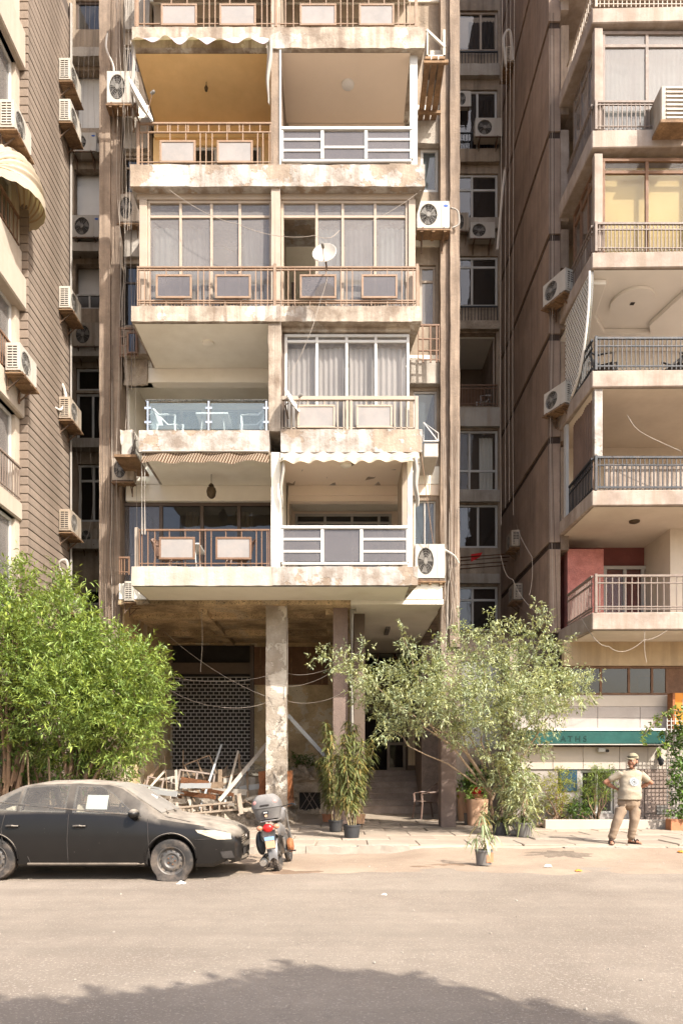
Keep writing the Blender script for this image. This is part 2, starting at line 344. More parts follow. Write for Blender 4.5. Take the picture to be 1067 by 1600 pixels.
mat('green_canvas', (.006,.062,.052), .7, .15, 2, stain=(.02,.10,.085), stain_amt=.5, stain_scale=2, bump=.2)
mat('orange_sign', (.60,.22,.02), .6, .1, 2, bump=.05)
mat('blue_poster', (.012,.05,.085), .5, .15, 3, bump=.02)
mat('paper', (.55,.55,.51), .9, .04, 3, bump=.05)
# ------------------------------------------------------------------ building kit
def rough_box(mb, x0, x1, y0, y1, z0, z1, seg=.14, amp=.012, taper=0.0, seed=0, segy=None):
    """a box with broken, slightly wavy edges"""
    def disp(p):
        q = Vector(p)*3.1 + Vector((seed, seed*.3, 0)); n1 = mnoise.noise_vector(q); n2 = mnoise.noise_vector(q*4.3)
        r = Vector(p) + n1*amp + n2*amp*.6
        r.x -= taper*(p[1]-y0)/max(.01, y1-y0)*(1 if p[0] > (x0+x1)/2 else 0)
        return r
    nx = max(1, int((x1-x0)/seg)); ny = max(1, int((y1-y0)/(segy or seg*3))); nz = max(1, int((z1-z0)/seg))
    lx = lambda t: x0+(x1-x0)*t; ly = lambda t: y0+(y1-y0)*t; lz = lambda t: z0+(z1-z0)*t
    mb.grid(nx, nz, lambda u, v: disp((lx(u), y0, lz(v)))); mb.grid(nx, nz, lambda u, v: disp((lx(1-u), y1, lz(v))))
    mb.grid(ny, nz, lambda u, v: disp((x1, ly(u), lz(v)))); mb.grid(ny, nz, lambda u, v: disp((x0, ly(1-u), lz(v))))
    mb.grid(nx, ny, lambda u, v: disp((lx(u), ly(v), z1))); mb.grid(nx, ny, lambda u, v: disp((lx(u), ly(1-v), z0)))
    return mb
def weld(o, d=1e-4):
    bm = bmesh.new(); bm.from_mesh(o.data); bmesh.ops.remove_doubles(bm, verts=bm.verts, dist=d); bmesh.ops.recalc_face_normals(bm, faces=bm.faces); bm.to_mesh(o.data); bm.free(); return o
def rslab(parent, name, m, x0, x1, y0, y1, z0, z1, **k):
    mb = MB(); rough_box(mb, x0, x1, y0, y1, z0, z1, **k); return weld(mb.build(name, m, parent, recalc=False))

def wall(parent, name, m, a0, a1, z0, z1, d0, d1, holes=(), axis='x'):
    """upright wall with real openings; axis 'x': runs along X, thickness d0..d1 in Y (outer face d0); axis 'y': runs along Y, thickness in X"""
    mb = MB(); xs = sorted({a0, a1, *[min(max(h[i], a0), a1) for h in holes for i in (0, 1)]}); zs = sorted({z0, z1, *[min(max(h[i], z0), z1) for h in holes for i in (2, 3)]})
    def pt(a, d, z): return (a, d, z) if axis == 'x' else (d, a, z)
    def inside(a, z): return any(h[0] < a < h[1] and h[2] < z < h[3] for h in holes)
    for i in range(len(xs)-1):
        for j in range(len(zs)-1):
            if inside((xs[i]+xs[i+1])/2, (zs[j]+zs[j+1])/2): continue
            for d in (d0, d1): mb.add([pt(xs[i], d, zs[j]), pt(xs[i+1], d, zs[j]), pt(xs[i+1], d, zs[j+1]), pt(xs[i], d, zs[j+1])], [(0,1,2,3)])
    def rect(h):
        A = [(h[0],h[2]),(h[1],h[2]),(h[1],h[3]),(h[0],h[3])]
        for k in range(4):
            p, q = A[k], A[(k+1) % 4]; mb.add([pt(p[0], d0, p[1]), pt(q[0], d0, q[1]), pt(q[0], d1, q[1]), pt(p[0], d1, p[1])], [(0,1,2,3)])
    rect((a0, a1, z0, z1))
    for h in holes: rect(h)
    o = mb.build(name, m, parent, recalc=False); return weld(o, 1e-5)

def window(parent, Y, x0, x1, z0, z1, vs=(), hs=(), frame='alu_white', fw=.05, fd=.06, pane='glass_dusty', skip=(), label=None, panes=None, axis='x', flip=1, name='window'):
    """frame with mullions at vs (fractions) and transoms at hs; panes are sub-parts. Y is the outer face; axis 'y' turns it into a side wall (Y is then X)"""
    mb = MB(); d0, d1 = Y, Y+fd*flip
    def bx(M, a0, a1, q0, q1, e0, e1):
        if axis == 'x': M.box(a0, a1, e0, e1, q0, q1)
        else: M.box(e0, e1, a0, a1, q0, q1)
    X = [x0] + [x0+(x1-x0)*v for v in vs] + [x1]; Z = [z0] + [z0+(z1-z0)*h for h in hs] + [z1]
    bx(mb, x0, x1, z0, z0+fw, d0, d1); bx(mb, x0, x1, z1-fw, z1, d0, d1)
    bx(mb, x0, x0+fw, z0+fw, z1-fw, d0, d1); bx(mb, x1-fw, x1, z0+fw, z1-fw, d0, d1)
    e = .004*flip
    for x in X[1:-1]: bx(mb, x-fw/2, x+fw/2, z0+fw, z1-fw, d0+e, d1-e)
    for z in Z[1:-1]: bx(mb, x0+fw, x1-fw, z-fw/2, z+fw/2, d0+2*e, d1-2*e)
    o = mb.build(name, frame, parent, bevel=.006)
    if label: o['label'] = label
    k = 0
    for j in range(len(Z)-1):
        for i in range(len(X)-1):
            if k not in skip:
                p = MB(); a = Y+fd*flip*.5 + rnd(-.004, .004)
                l = X[i] + (fw if i == 0 else fw/2) - .004; r = X[i+1] - (fw if i == len(X)-2 else fw/2) + .004
                b = Z[j] + (fw if j == 0 else fw/2) - .004; t = Z[j+1] - (fw if j == len(Z)-2 else fw/2) + .004
                tl = rnd(-.004, .004)
                if axis == 'x': p.add([(l,a-tl,b),(r,a+tl,b),(r,a+tl,t),(l,a-tl,t)], [(0,1,2,3)])
                else: p.add([(a,l,b),(a,r,b),(a,r,t),(a,l,t)], [(0,1,2,3)])
                p.build('pane', (panes or {}).get(k, pane), o, recalc=False)
            k += 1
    return o
def curtain(parent, x0, x1, z0, z1, Y, m, folds=None, amp=.035, axis='x', name='curtain'):
    mb = MB(); folds = folds or max(3, int((x1-x0)/.11)); n = folds*4; ph = rnd(0, 6)
    def fn(u, v):
        a = x0+(x1-x0)*u; d = Y + amp*math.sin(u*folds*2*math.pi+ph)*(1-.35*v) + .02*math.sin(u*folds*.9+ph*2)
        return (a, d, z0+(z1-z0)*v) if axis == 'x' else (d, a, z0+(z1-z0)*v)
    mb.grid(n, 3, fn); return mb.build(name, m, parent, smooth=True, recalc=False, sharp=180)

_unit = {}
def unit_bar(m):
    """a 1 m upright square bar, its sides 1 m / scaled per use"""
    if m not in _unit:
        mb = MB().box(-.5, .5, -.5, .5, 0, 1); me = mb.mesh('baluster'); me.materials.append(MAT[m]); _unit[m] = me
    return _unit[m]
def railing(parent, Y, pxl, pxr, py_top, py_bot, bars=(), panels=(), m='rail_brown', m_panel='rail_panel', rails=(), bw=.022, rail_h=.045, posts=(), post_top=None, name='railing', bottom=True, pickets=None, bar_rows=None, rail_d=.05):
    """balcony railing on a plane: rows and columns measured at distance Y"""
    x0, x1, zt, zb = PX(pxl, Y), PX(pxr, Y), PZ(py_top, Y), PZ(py_bot, Y)
    mb = MB(); mb.box(x0, x1, Y-rail_d/2, Y+rail_d/2, zt-rail_h, zt)
    if bottom: mb.box(x0, x1, Y-.015, Y+.015, zb+.05, zb+.075)
    for xx in (x0+.012, x1-.012): mb.box(xx-.011, xx+.011, Y-.0155, Y+.0165, zb, zt-rail_h+.001)
    for r in rails: z = PZ(r, Y); mb.box(x0+.002, x1-.002, Y-.017, Y+.017, z-.015, z+.015)
    for p in posts: x = PX(p, Y); mb.box(x-.03, x+.03, Y-.029, Y+.031, zb-.02, PZ(post_top, Y) if post_top else zt+.02)
    o = mb.build(name, m, parent, bevel=.004)
    me = unit_bar(m); b0 = PZ(bar_rows[1], Y) if bar_rows else zb; b1 = PZ(bar_rows[0], Y) if bar_rows else zt-rail_h
    for p in bars: inst('baluster', me, o, (PX(p, Y)+rnd(-.004,.004), Y, b0-.005), (bw, bw, b1-b0+.008), (0, rnd(-.006,.006), 0))
    if pickets:
        n, r = pickets
        for i in range(n):
            x = x0 + (x1-x0)*(i+.5)/n; inst('picket', me, o, (x, Y+.012, zb), (.013, .013, PZ(r, Y)-zb))
    for (a, b, t, d) in panels:
        X0, X1, Z0, Z1 = PX(a, Y), PX(b, Y), PZ(d, Y), PZ(t, Y); f = MB(); w = .045; ya, yb = Y-.055, Y-.02
        f.box(X0, X1, ya, yb, Z0, Z0+w).box(X0, X1, ya, yb, Z1-w, Z1).box(X0, X0+w, ya, yb, Z0+w, Z1-w).box(X1-w, X1, ya, yb, Z0+w, Z1-w)
        fr = f.build('panel_frame', m, o, bevel=.004)
        MB().box(X0+w-.006, X1-w+.006, Y-.042, Y-.032, Z0+w-.006, Z1-w+.006).build('panel', m_panel, o)
        for q in (.28, .72):
            xx = X0+(X1-X0)*q; inst('baluster', me, o, (xx, Y, zb), (bw, bw, zt-rail_h-zb))
    return o
def alu_rail(parent, Y, pxl, pxr, py_top, py_bot, cols, rowsets, m='alu_white', glassm='glass_smoke'):
    """aluminium balcony front: columns (px) with panes divided at rows (px)"""
    mb = MB(); x0, x1, zt, zb = PX(pxl, Y), PX(pxr, Y), PZ(py_top, Y), PZ(py_bot, Y); w = .075
    mb.box(x0-.02, x1+.02, Y-.05, Y+.05, zt-.07, zt); mb.box(x0, x1, Y-.03, Y+.03, zb, zb+.06)
    X = [x0] + [PX(c, Y) for c in cols] + [x1]
    for x in X: mb.box(x-w/2, x+w/2, Y-.035, Y+.035, zb+.06, zt-.07)
    for i in range(len(X)-1):
        for r in rowsets[i]: z = PZ(r, Y); mb.box(X[i]+w/2, X[i+1]-w/2, Y-.026, Y+.026, z-.03, z+.03)
    o = mb.build('glazed_railing', m, parent, bevel=.006)
    for i in range(len(X)-1):
        Z = [zb+.06] + sorted(PZ(r, Y) for r in rowsets[i]) + [zt-.07]
        for j in range(len(Z)-1):
            MB().box(X[i]+w/2-.005, X[i+1]-w/2+.005, Y-.006, Y+.006, Z[j]+.02, Z[j+1]-.02).build('pane', glassm, o)
    return o

# ---- air conditioner outdoor units: one set of meshes, copied for each unit
_ac = {}
def ac_meshes(skin, badge):
    key = (skin, badge)
    if key in _ac: return _ac[key]
    W, D, H = .82, .30, .56; out = []
    fx, fz, fr = -.12, H*.5, .225
    c = MB()                                            # casing: body behind, front plate with a round opening
    c.box(-W/2, W/2, -D+.055, 0, 0, H); c.box(-W/2, W/2, -D+.03, -D+.056, 0, .035); c.box(-W/2, W/2, -D+.03, -D+.056, H-.035, H); c.box(-W/2, -W/2+.05, -D+.03, -D+.056, .035, H-.035); c.box(W/2-.24, W/2, -D+.03, -D+.056, .035, H-.035)
    n = 24; ring = [(fx+fr*math.cos(2*math.pi*k/n), fz+fr*math.sin(2*math.pi*k/n)) for k in range(n)]
    sq = []
    for k in range(n):
        a = 2*math.pi*k/n; dx, dz = math.cos(a), math.sin(a)
        t = min(((W/2-fx)/dx if dx > 1e-6 else ((-W/2-fx)/dx if dx < -1e-6 else 1e9)), ((H-fz)/dz if dz > 1e-6 else (-fz/dz if dz < -1e-6 else 1e9)))
        sq.append((fx+dx*t, fz+dz*t))
    cor = [(W/2,H),(-W/2,H),(-W/2,0),(W/2,0)]
    for cx_, cz_ in cor:
        k = min(range(n), key=lambda i: (sq[i][0]-cx_)**2+(sq[i][1]-cz_)**2); sq[k] = (cx_, cz_)
    vs = [(x, -D, z) for x, z in ring] + [(x, -D, z) for x, z in sq] + [(x, -D+.045, z) for x, z in ring] + [(x, -D+.03, z) for x, z in sq]
    fs = []
    for k in range(n):
        j = (k+1) % n; fs += [(k, j, n+j, n+k), (k, 2*n+k, 2*n+j, j), (n+k, n+j, 3*n+j, 3*n+k)]
    c.add(vs, fs)
    c.box(-W/2+.05, -W/2+.12, -D+.05, -.05, -.02, .001).box(W/2-.12, W/2-.05, -D+.05, -.05, -.02, .001)
    c.box(W/2-.20, W/2-.17, -D-.006, -D+.002, .03, H-.03).box(W/2-.005, W/2+.012, -.2, -.06, .06, .24)
    out.append(('casing', c, skin))
    w = MB(); 
    w.add([(fx+fr*math.cos(2*math.pi*k/24), -D+.048, fz+fr*math.sin(2*math.pi*k/24)) for k in range(24)], [tuple(range(24))]); out.append(('fan_well', w, 'ac_inside'))
    b = MB()
    for k in range(3):
        a = 2*math.pi*k/3+.4; r0, r1 = .05, .205
        p = [(fx+r0*math.cos(a-.35), fz+r0*math.sin(a-.35)), (fx+r1*math.cos(a-.42), fz+r1*math.sin(a-.42)), (fx+r1*math.cos(a+.42), fz+r1*math.sin(a+.42)), (fx+r0*math.cos(a+.35), fz+r0*math.sin(a+.35))]
        b.add([(p[0][0], -D+.036, p[0][1]), (p[1][0], -D+.036, p[1][1]), (p[2][0], -D+.018, p[2][1]), (p[3][0], -D+.022, p[3][1])], [(0,1,2,3)])
    b.lathe([(.055,0),(.055,.02),(.03,.03)], 12, (fx,-D+.036,fz), Matrix.Rotation(R(90), 3, 'X')); out.append(('fan', b, 'ac_grille'))
    g = MB()
    for r in (.06, .10, .14, .18, .215):
        g.tube([(fx+r*math.cos(2*math.pi*k/20), -D-.004, fz+r*math.sin(2*math.pi*k/20)) for k in range(21)], .0035, 4, False)
    for k in range(12):
        a = 2*math.pi*k/12; g.bar((fx+.05*math.cos(a), -D-.008, fz+.05*math.sin(a)), (fx+.228*math.cos(a), -D-.004, fz+.228*math.sin(a)), .006)
    g.lathe([(.055,0),(.05,.012)], 14, (fx,-D-.004,fz), Matrix.Rotation(R(90), 3, 'X')); out.append(('fan_guard', g, 'ac_grille'))
    for e in (-1, 1):                                   # end louvres
        s = MB()
        s.box(e*(W/2+.001), e*(W/2+.004), -D+.05, -.04, .05, H-.05, 1)
        for k in range(9): z = .06+k*(H-.12)/8; s.box(e*(W/2+.004), e*(W/2+.016), -D+.045, -.035, z-.012, z+.012, 0)
        for y in (-D+.05, -D/2, -.04): s.box(e*(W/2+.004), e*(W/2+.019), y-.006, y+.006, .05, H-.05, 0)
        out.append(('end_louvre', s, (skin, 'ac_inside')))
    k = MB()
    for x in (-.27, .27):
        k.box(x-.018, x+.018, -D-.06, .03, -.055, -.021); k.bar((x, -D, -.055), (x, .03, -.33), .026); k.box(x-.018, x+.018, .0, .03, -.36, -.02)
    k.bar((-.40, -D-.03, -.04), (.40, -D-.03, -.04), .03)
    out.append(('bracket', k, 'bracket'))
    t = MB(); t.box(-.43, .43, -D-.06, .0, -.082, -.058); 
    for x in (-.30, 0, .30): t.box(x-.04, x+.04, -D-.05, -.01, -.11, -.084)
    out.append(('tray', t, 'tray_wood'))
    if badge:
        bd = MB(); bd.lathe([(.001,.004),(.045,.004),(.045,0)], 16, (W/2-.085, -D-.001, H-.10), Matrix.Rotation(R(90), 3, 'X') @ Matrix.Diagonal((1.25,.6,1)), caps=False); out.append(('badge', bd, 'blue_badge'))
    _ac[key] = []
    for nm, m_, mt in out:
        me = m_.mesh(nm); bm = bmesh.new(); bm.from_mesh(me); bmesh.ops.recalc_face_normals(bm, faces=bm.faces); bm.to_mesh(me); bm.free()
        for q in (mt if isinstance(mt, tuple) else (mt,)): me.materials.append(MAT[q])
        _ac[key].append((nm, me))
    return _ac[key]
def ac_unit(x, y, z, rot, label, s=1.0, skin='ac_white', badge=False, tray=True, bracket=True, tilt=0, h=1.0, group='air conditioner outdoor units'):
    """(x, y, z): middle of the back foot of the unit; rot 0 faces the street"""
    e = empty('air_conditioner', (x, y, z), label, 'air conditioner', group); e.rotation_euler = (0, tilt, R(rot)); e.scale = (s, s, s*h)
    for nm, me in ac_meshes(skin, badge):
        if (nm == 'tray' and not tray) or (nm == 'bracket' and not bracket): continue
        o = bpy.data.objects.new(nm, me); COL.objects.link(o); o.parent = e; WO[o.name] = Vector((0,0,0))
    return e
def ac_px(x0, x1, y0, y1, Yback, label, **k):
    """street-facing unit given its outline in the photo; its front lies .3 m before Yback"""
    s = (PX(x1, Yback-.3)-PX(x0, Yback-.3))/.82; hh = (PZ(y0, Yback-.3*s)-PZ(y1, Yback-.3*s))/(.56*s)
    return ac_unit(PX((x0+x1)/2, Yback-.3*s), Yback, PZ(y1, Yback-.3*s), 0, label, s=s, h=hh, **k)

def cable(pts, label, r=.008, m='cable_pale', group=None, sag=0, n=10, name='cable', cat='cable'):
    """a wire through the given points, hanging by sag metres between each two"""
    P = [Vector(p) for p in pts]; out = []
    for k, (a, b) in enumerate(zip(P[:-1], P[1:])):
        p0 = P[k-1] if k else a-(b-a)*.5; p3 = P[k+2] if k+2 < len(P) else b+(b-a)*.5
        for i in range(n):
            t = i/n; q = .5*((2*a)+(b-p0)*t+(2*p0-5*a+4*b-p3)*t*t+(3*a-p0-3*b+p3)*t**3); q.z -= sag*4*t*(1-t); out.append(q)
    out.append(P[-1]); mb = MB(); mb.tube(out, r*(.62 if cat == 'cable' else 1), 5)
    return tag(mb.build(name, m, None, smooth=True), label, cat, group)
# ------------------------------------------------------------------ main apartment building (middle)
A, W_, I_ = 16.4, 18.35, 20.2                # slab fronts, wall plane, back wall of the deep loggias
random.seed(4)
MAINB = empty('apartment_building', (-1.5, 18, 0), 'weathered beige apartment block with stacked balconies above a gutted shopfront', 'building')
mb_ = MAINB
zA = lambda py: PZ(py, A)
S = {1: (zA(885), zA(915)), 2: (zA(672), zA(706)), 3: (zA(478), zA(502)), 4: (zA(257), zA(291)), 5: (zA(42), zA(75))}
S[6] = (S[5][0]+3.0, S[5][1]+3.0)
XL, XR = PX(205, A), PX(659, A)
rslab(mb_, 'balcony_slab', 'slab_grey', XL, PX(425, A), A, W_-.05, S[1][1], S[1][0], seed=1)
rslab(mb_, 'balcony_slab', 'slab_white', PX(425, A), PX(652, A), A+.004, W_-.05, S[1][1]+.01, S[1][0], taper=.2, seed=2)
rslab(mb_, 'balcony_slab', 'slab_white', PX(217, A), PX(420, A), A+.01, W_-.05, S[2][1], S[2][0], seed=3)
rslab(mb_, 'balcony_slab', 'slab_white', PX(438, A), XR, A, W_-.05, S[2][1]-.01, S[2][0]+.02, taper=.2, seed=4)
rslab(mb_, 'balcony_slab', 'slab_paint', XL, PX(658, A), A, W_-.05, S[3][1], S[3][0], taper=.2, seed=5)
rslab(mb_, 'balcony_slab', 'slab_white', PX(203, A), PX(663, A), A, W_-.05, S[4][1], S[4][0], taper=.2, seed=6)
rslab(mb_, 'balcony_slab', 'slab_paint', PX(206, A), PX(663, A), A, W_-.05, S[5][1], S[5][0], taper=.2, seed=7)
rslab(mb_, 'balcony_slab', 'slab_paint', PX(206, A), PX(663, A), A, W_-.05, S[6][1], S[6][0], taper=.2, seed=8)
# plaster ceilings under the slabs (4 mm below them)
def ceil_panel(k, x0, x1, y0, y1, m):
    MB().box(x0, x1, y0, y1, S[k][1]-.016, S[k][1]-.012).build('ceiling_panel', m, mb_)
DV0, DV1 = PX(423, A), PX(437, A)
ceil_panel(5, XL+.06, DV0, A+.12, W_-.06, 'soffit_orange'); ceil_panel(5, DV1, XR-.26, A+.1, W_-.06, 'soffit_pink')
ceil_panel(3, XL+.05, DV0, A+.08, W_-.06, 'soffit'); ceil_panel(2, PX(222, A), DV0, A+.1, W_-.06, 'soffit')
ceil_panel(2, DV1, XR-.3, A+.1, W_-.06, 'soffit_pink'); ceil_panel(1, XL+.05, XR-.3, A+.06, 17.75, 'soffit')
# floor plates behind the wall plane, back and roof: the rooms are closed and dark
BX0, BX1, BY = -5.40, 2.46, 27.0
for k in range(1, 7):
    MB().box(BX0+.03, BX1-.03, W_-.05 if k > 1 else 17.8, BY, S[k][1]+.02, S[k][0]-.03).build('floor_plate', 'soffit', mb_)
MB().box(BX0, BX1, BY, BY+.2, 0, S[6][0]).build('back_wall', 'room_wall', mb_)
MB().box(BX0-.35, BX0, 18.6, BY, 5.75, 29).build('party_wall', 'pilaster', mb_); MB().box(BX1, BX1+.35, 18.6, BY, 5.6, 29).build('party_wall', 'pilaster', mb_); MB().box(BX1, BX1+.35, 22.6, BY, 0, 5.6).build('party_wall', 'granite', mb_)
for k in range(1, 6):                          # partitions
    MB().box(DV0+.05, DV1-.05, W_+.2, BY, S[k][0]-.03, S[k+1][1]+.02).build('partition', 'room_wall', mb_)
    MB().box(BX0+.03, BX1-.03, 22.6, 22.7, S[k][0]-.03, S[k+1][1]+.02).build('partition', 'room_wall', mb_)
# pilasters, full height
def pil(x0, x1, y0, y1, z0, z1, m='pilaster', seed=0, amp=.012): return rslab(mb_, 'pilaster', m, x0, x1, y0, y1, z0, z1, seg=.3, amp=amp, seed=seed, segy=.4)
pil(PX(155, 18), PX(172, 18), 18.0, 18.6, .2, 21.2, seed=11); pil(PX(172, 18)+.004, PX(186, 18), 18.08, 18.6, .2, 21.2, seed=12)
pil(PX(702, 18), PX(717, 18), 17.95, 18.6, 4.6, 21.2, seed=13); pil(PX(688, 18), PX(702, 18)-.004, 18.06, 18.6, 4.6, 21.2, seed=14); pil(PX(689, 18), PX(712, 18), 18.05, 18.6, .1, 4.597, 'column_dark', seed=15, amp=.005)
# divider between the two balconies of each floor, rough on floor three
for k, m, w in ((1, 'beam_cream', 0), (2, 'slab_paint', .06), (3, 'alu_cream', .0), (4, 'pilaster', 0), (5, 'alu_cream', 0)):
    rslab(mb_, 'divider_pier', m, DV0-w, DV1+w*.3, A+.05, W_-.06, S[k][0]-.01, S[k+1][1]+.01, seg=.2, amp=.008 if w == 0 else .018, seed=20+k)
# beams along the wall plane
for k, a, b, dz, m in ((2, BX0, DV0, .40, 'beam_cream'), (3, BX0, DV0, .36, 'beam_cream'), (2, DV1, BX1, .26, 'soffit_pink'), (5, BX0+.7, DV0, .35, 'soffit_orange'), (5, DV1, 1.6, .3, 'soffit_pink')):
    MB().box(a+.04, b-.02, W_-.045, W_+.24, S[k][1]-dz, S[k][1]+.012).build('beam', m, mb_, bevel=.01)
# ---- left strip wall with its small windows
SL0, SL1 = BX0+.002, XL-.05
zW = lambda py: PZ(py, W_)
hl = [(PX(190, W_), SL1-.02, zW(112), zW(70)), (PX(190, W_), SL1-.02, zW(300), zW(243)), (PX(190, W_), SL1-.02, zW(508), zW(412))]
wall(mb_, 'wall', 'main_wall', SL0, SL1, S[3][1]-.36, 21.2, W_, W_+.22, hl)
for h, fm, pn in zip(hl, ('alu_white', 'alu_cream', 'alu_brown'), ('glass_dusty', 'glass_dark', 'glass_dark')):
    window(mb_, W_+.06, h[0]+.003, h[1]-.003, h[2]+.003, h[3]-.003, hs=(.72,) if fm != 'alu_white' else (), frame=fm, fw=.045, pane=pn)
MB().box(SL0+.01, XL-.06, W_-.35, W_+.1, zW(565), zW(552)).build('ledge', 'concrete_broken', mb_)
rslab(mb_, 'ledge', 'concrete_broken', SL0+.02, PX(232, W_), W_-.12, W_-.05, zW(605), zW(566), seg=.08, amp=.03, seed=31)
rslab(mb_, 'ledge', 'concrete', SL0+.02, SL1-.03, W_-.10, W_-.004, zW(405), zW(350), seg=.15, amp=.012, seed=32)
rslab(mb_, 'ledge', 'concrete', SL0+.02, SL1-.03, W_-.12, W_-.004, zW(238), zW(190), seg=.15, amp=.012, seed=33)
rslab(mb_, 'ledge', 'concrete', SL0+.02, SL1-.03, W_-.08, W_-.004, zW(50), zW(2), seg=.15, amp=.012, seed=34)
r = railing(mb_, 17.9, 185, 216, 512, 558, bars=(188, 194, 211), panels=((199, 215, 520, 554),), m='rail_brown', m_panel='glass_dark', rails=(540, 526), bw=.03)
# ---- right strip wall
SR0, SR1 = 1.63, BX1-.002
hr = [(PX(656, W_), PX(684, W_), zW(300), zW(232)), (PX(655, W_), PX(680, W_), zW(508), zW(414)), (PX(645, W_), PX(682, W_), zW(705), zW(610)), (PX(646, W_), PX(680, W_), zW(880), zW(782))]
wall(mb_, 'wall', 'main_wall', SR0, SR1, S[1][1]+.02, 21.2, W_, W_+.22, hr)
window(mb_, W_+.02, hr[0][0]+.003, hr[0][1]-.003, hr[0][2]+.003, hr[0][3]-.003, frame='alu_white', fw=.07, pane='glass_blue')
window(mb_, W_+.05, hr[1][0]+.003, hr[1][1]-.003, hr[1][2]+.003, hr[1][3]-.003, hs=(.75,), frame='alu_cream', fw=.06, pane='glass_dusty')
window(mb_, W_+.05, hr[2][0]+.003, hr[2][1]-.003, hr[2][2]+.003, hr[2][3]-.003, frame='alu_grey', fw=.05, pane='glass_blue')
window(mb_, W_+.05, hr[3][0]+.003, hr[3][1]-.003, hr[3][2]+.003, hr[3][3]-.003, vs=(.5,), frame='alu_white', fw=.04, pane='glass_blue')
rslab(mb_, 'ledge', 'concrete', SR0+.12, SR1-.01, W_-.16, W_-.004, zW(232), zW(180), seg=.12, amp=.012, seed=35)
rslab(mb_, 'ledge', 'concrete', SR0+.05, SR1-.01, W_-.18, W_-.004, zW(605), zW(568), seg=.12, amp=.015, seed=36)
rslab(mb_, 'ledge', 'concrete_broken', SR0-.05, SR1-.01, W_-.20, W_-.004, zW(943), zW(905), seg=.1, amp=.02, seed=37)
railing(mb_, 17.85, 652, 686, 507, 566, bars=(660, 672, 681), m='rail_brown', rails=(530, 548), bw=.035)
# ---- floor above the top slab: railing and the wall behind it
railing(mb_, A+.06, 210, 652, -14, 42, bars=[216, 225, 318, 327, 336, 409, 417, 424, 436, 446, 458, 532, 542, 551, 622, 631, 640], panels=((252, 308, 9, 43), (343, 400, 9, 43), (468, 525, 9, 43), (560, 615, 9, 43)), m='rail_tan', posts=(214, 431, 649), rail_h=.05)
for a, b in ((XL, DV0), (DV1, 1.6)): wall(mb_, 'wall', 'room_wall', a, b, S[5][0]-.02, S[6][1], W_+.02, W_+.2, [(a+.3, b-.4, S[5][0]+.1, S[5][0]+2.2)])
# ---- fifth floor: open balconies
railing(mb_, A+.07, 214, 424, 192, 258, bars=(222, 232, 313, 322, 331, 402, 411, 420), panels=((250, 306, 222, 257), (339, 395, 222, 257)), m='rail_tan', rails=(207,), posts=(216,), bar_rows=(207, 258), rail_h=.04)
for p in range(230, 424, 16): inst('baluster', unit_bar('rail_tan'), mb_, (PX(p, A+.07), A+.07, PZ(207, A+.07)), (.022, .022, PZ(195, A)-PZ(207, A)))
wall(mb_, 'wall', 'soffit_orange', XL-.02, DV0, S[4][0]-.02, S[5][1]-.3, W_+.03, W_+.2, [(-4.3, -2.0, S[4][0]+.05, S[4][0]+2.1)])
window(mb_, W_+.08, -4.297, -2.003, S[4][0]+.05, S[4][0]+2.097, vs=(.5,), frame='alu_white', fw=.07, pane='glass_dark')
wall(mb_, 'wall', 'soffit_pink', DV1, 1.62, S[4][0]-.02, S[5][1]-.28, W_+.03, W_+.2, [(-1.0, 1.2, S[4][0]+.05, S[4][0]+2.1)])
window(mb_, W_+.08, -.997, 1.197, S[4][0]+.053, S[4][0]+2.097, vs=(.33, .66), frame='alu_brown', fw=.06, pane='glass_dark')
alu_rail(mb_, A+.10, 440, 642, 200, 254, (503, 571), ((219, 236), (231,), (219, 236)))
MB().box(PX(640, A+.1), PX(652, A+.1), A+.17, A+.27, S[4][0], S[5][1]+.01).build('corner_post', 'alu_white', mb_, bevel=.006)
MB().box(PX(436.5, A+.1), PX(439.5, A+.1), A+.02, A+.06, S[4][0], S[5][1]+.01).build('corner_post', 'alu_white', mb_)
# ---- fourth floor: glazed balconies behind railings
G = A+.24; zG = lambda py: PZ(py, G); xG = lambda px: PX(px, G)
def lintel(a, b, k, Y, m, h=.13): MB().box(a, b, Y-.03, Y+.09, S[k][1]-h, S[k][1]+.01).build('lintel', m, mb_, bevel=.008)
lintel(xG(214), DV0-.002, 4, G, 'alu_cream'); lintel(DV1+.002, xG(646), 4, G, 'alu_cream')
MB().box(xG(218), xG(230), G-.04, G+.1, S[3][0]-.01, S[4][1]-.131).build('jamb', 'alu_cream', mb_, bevel=.01)
MB().box(xG(637), xG(648), G-.04, G+.1, S[3][0]-.01, S[4][1]-.131).build('jamb', 'alu_cream', mb_, bevel=.01)
zt4 = S[4][1]-.132; zb4 = S[3][0]-.01; fr4 = (PZ(338, G)-zb4)/(zt4-zb4)
def fr(px, a, b): return (px-a)/(b-a)
w = window(mb_, G, xG(230)+.003, DV0-.003, zb4, zt4, vs=[fr(q, 230, 423) for q in (281, 329, 373)], hs=(fr4,), frame='alu_cream', fw=.06, fd=.08, pane='glass_dusty')
for a, b, m in ((284, 326, 'curtain_grey'), (378, 420, 'curtain_grey'), (234, 279, 'curtain_white')): curtain(w, xG(a), xG(b), zb4+.02, zG(345), G+.25, m)
w = window(mb_, G, DV1+.003, xG(637)-.003, zb4, zt4, vs=[fr(q, 437, 637) for q in (493, 534, 585)], hs=(fr4,), frame='alu_cream', fw=.06, fd=.08, pane='glass_dusty', skip=(0,))
for a, b, m in ((497, 530, 'curtain_white'), (540, 582, 'curtain_grey'), (592, 632, 'curtain_white')): curtain(w, xG(a), xG(b), zb4+.02, zG(345), G+.25, m)
MB().box(xG(447), xG(452), G+1.6, G+1.66, zG(410), zG(368)).build('picture_frame', 'alu_brown', mb_)
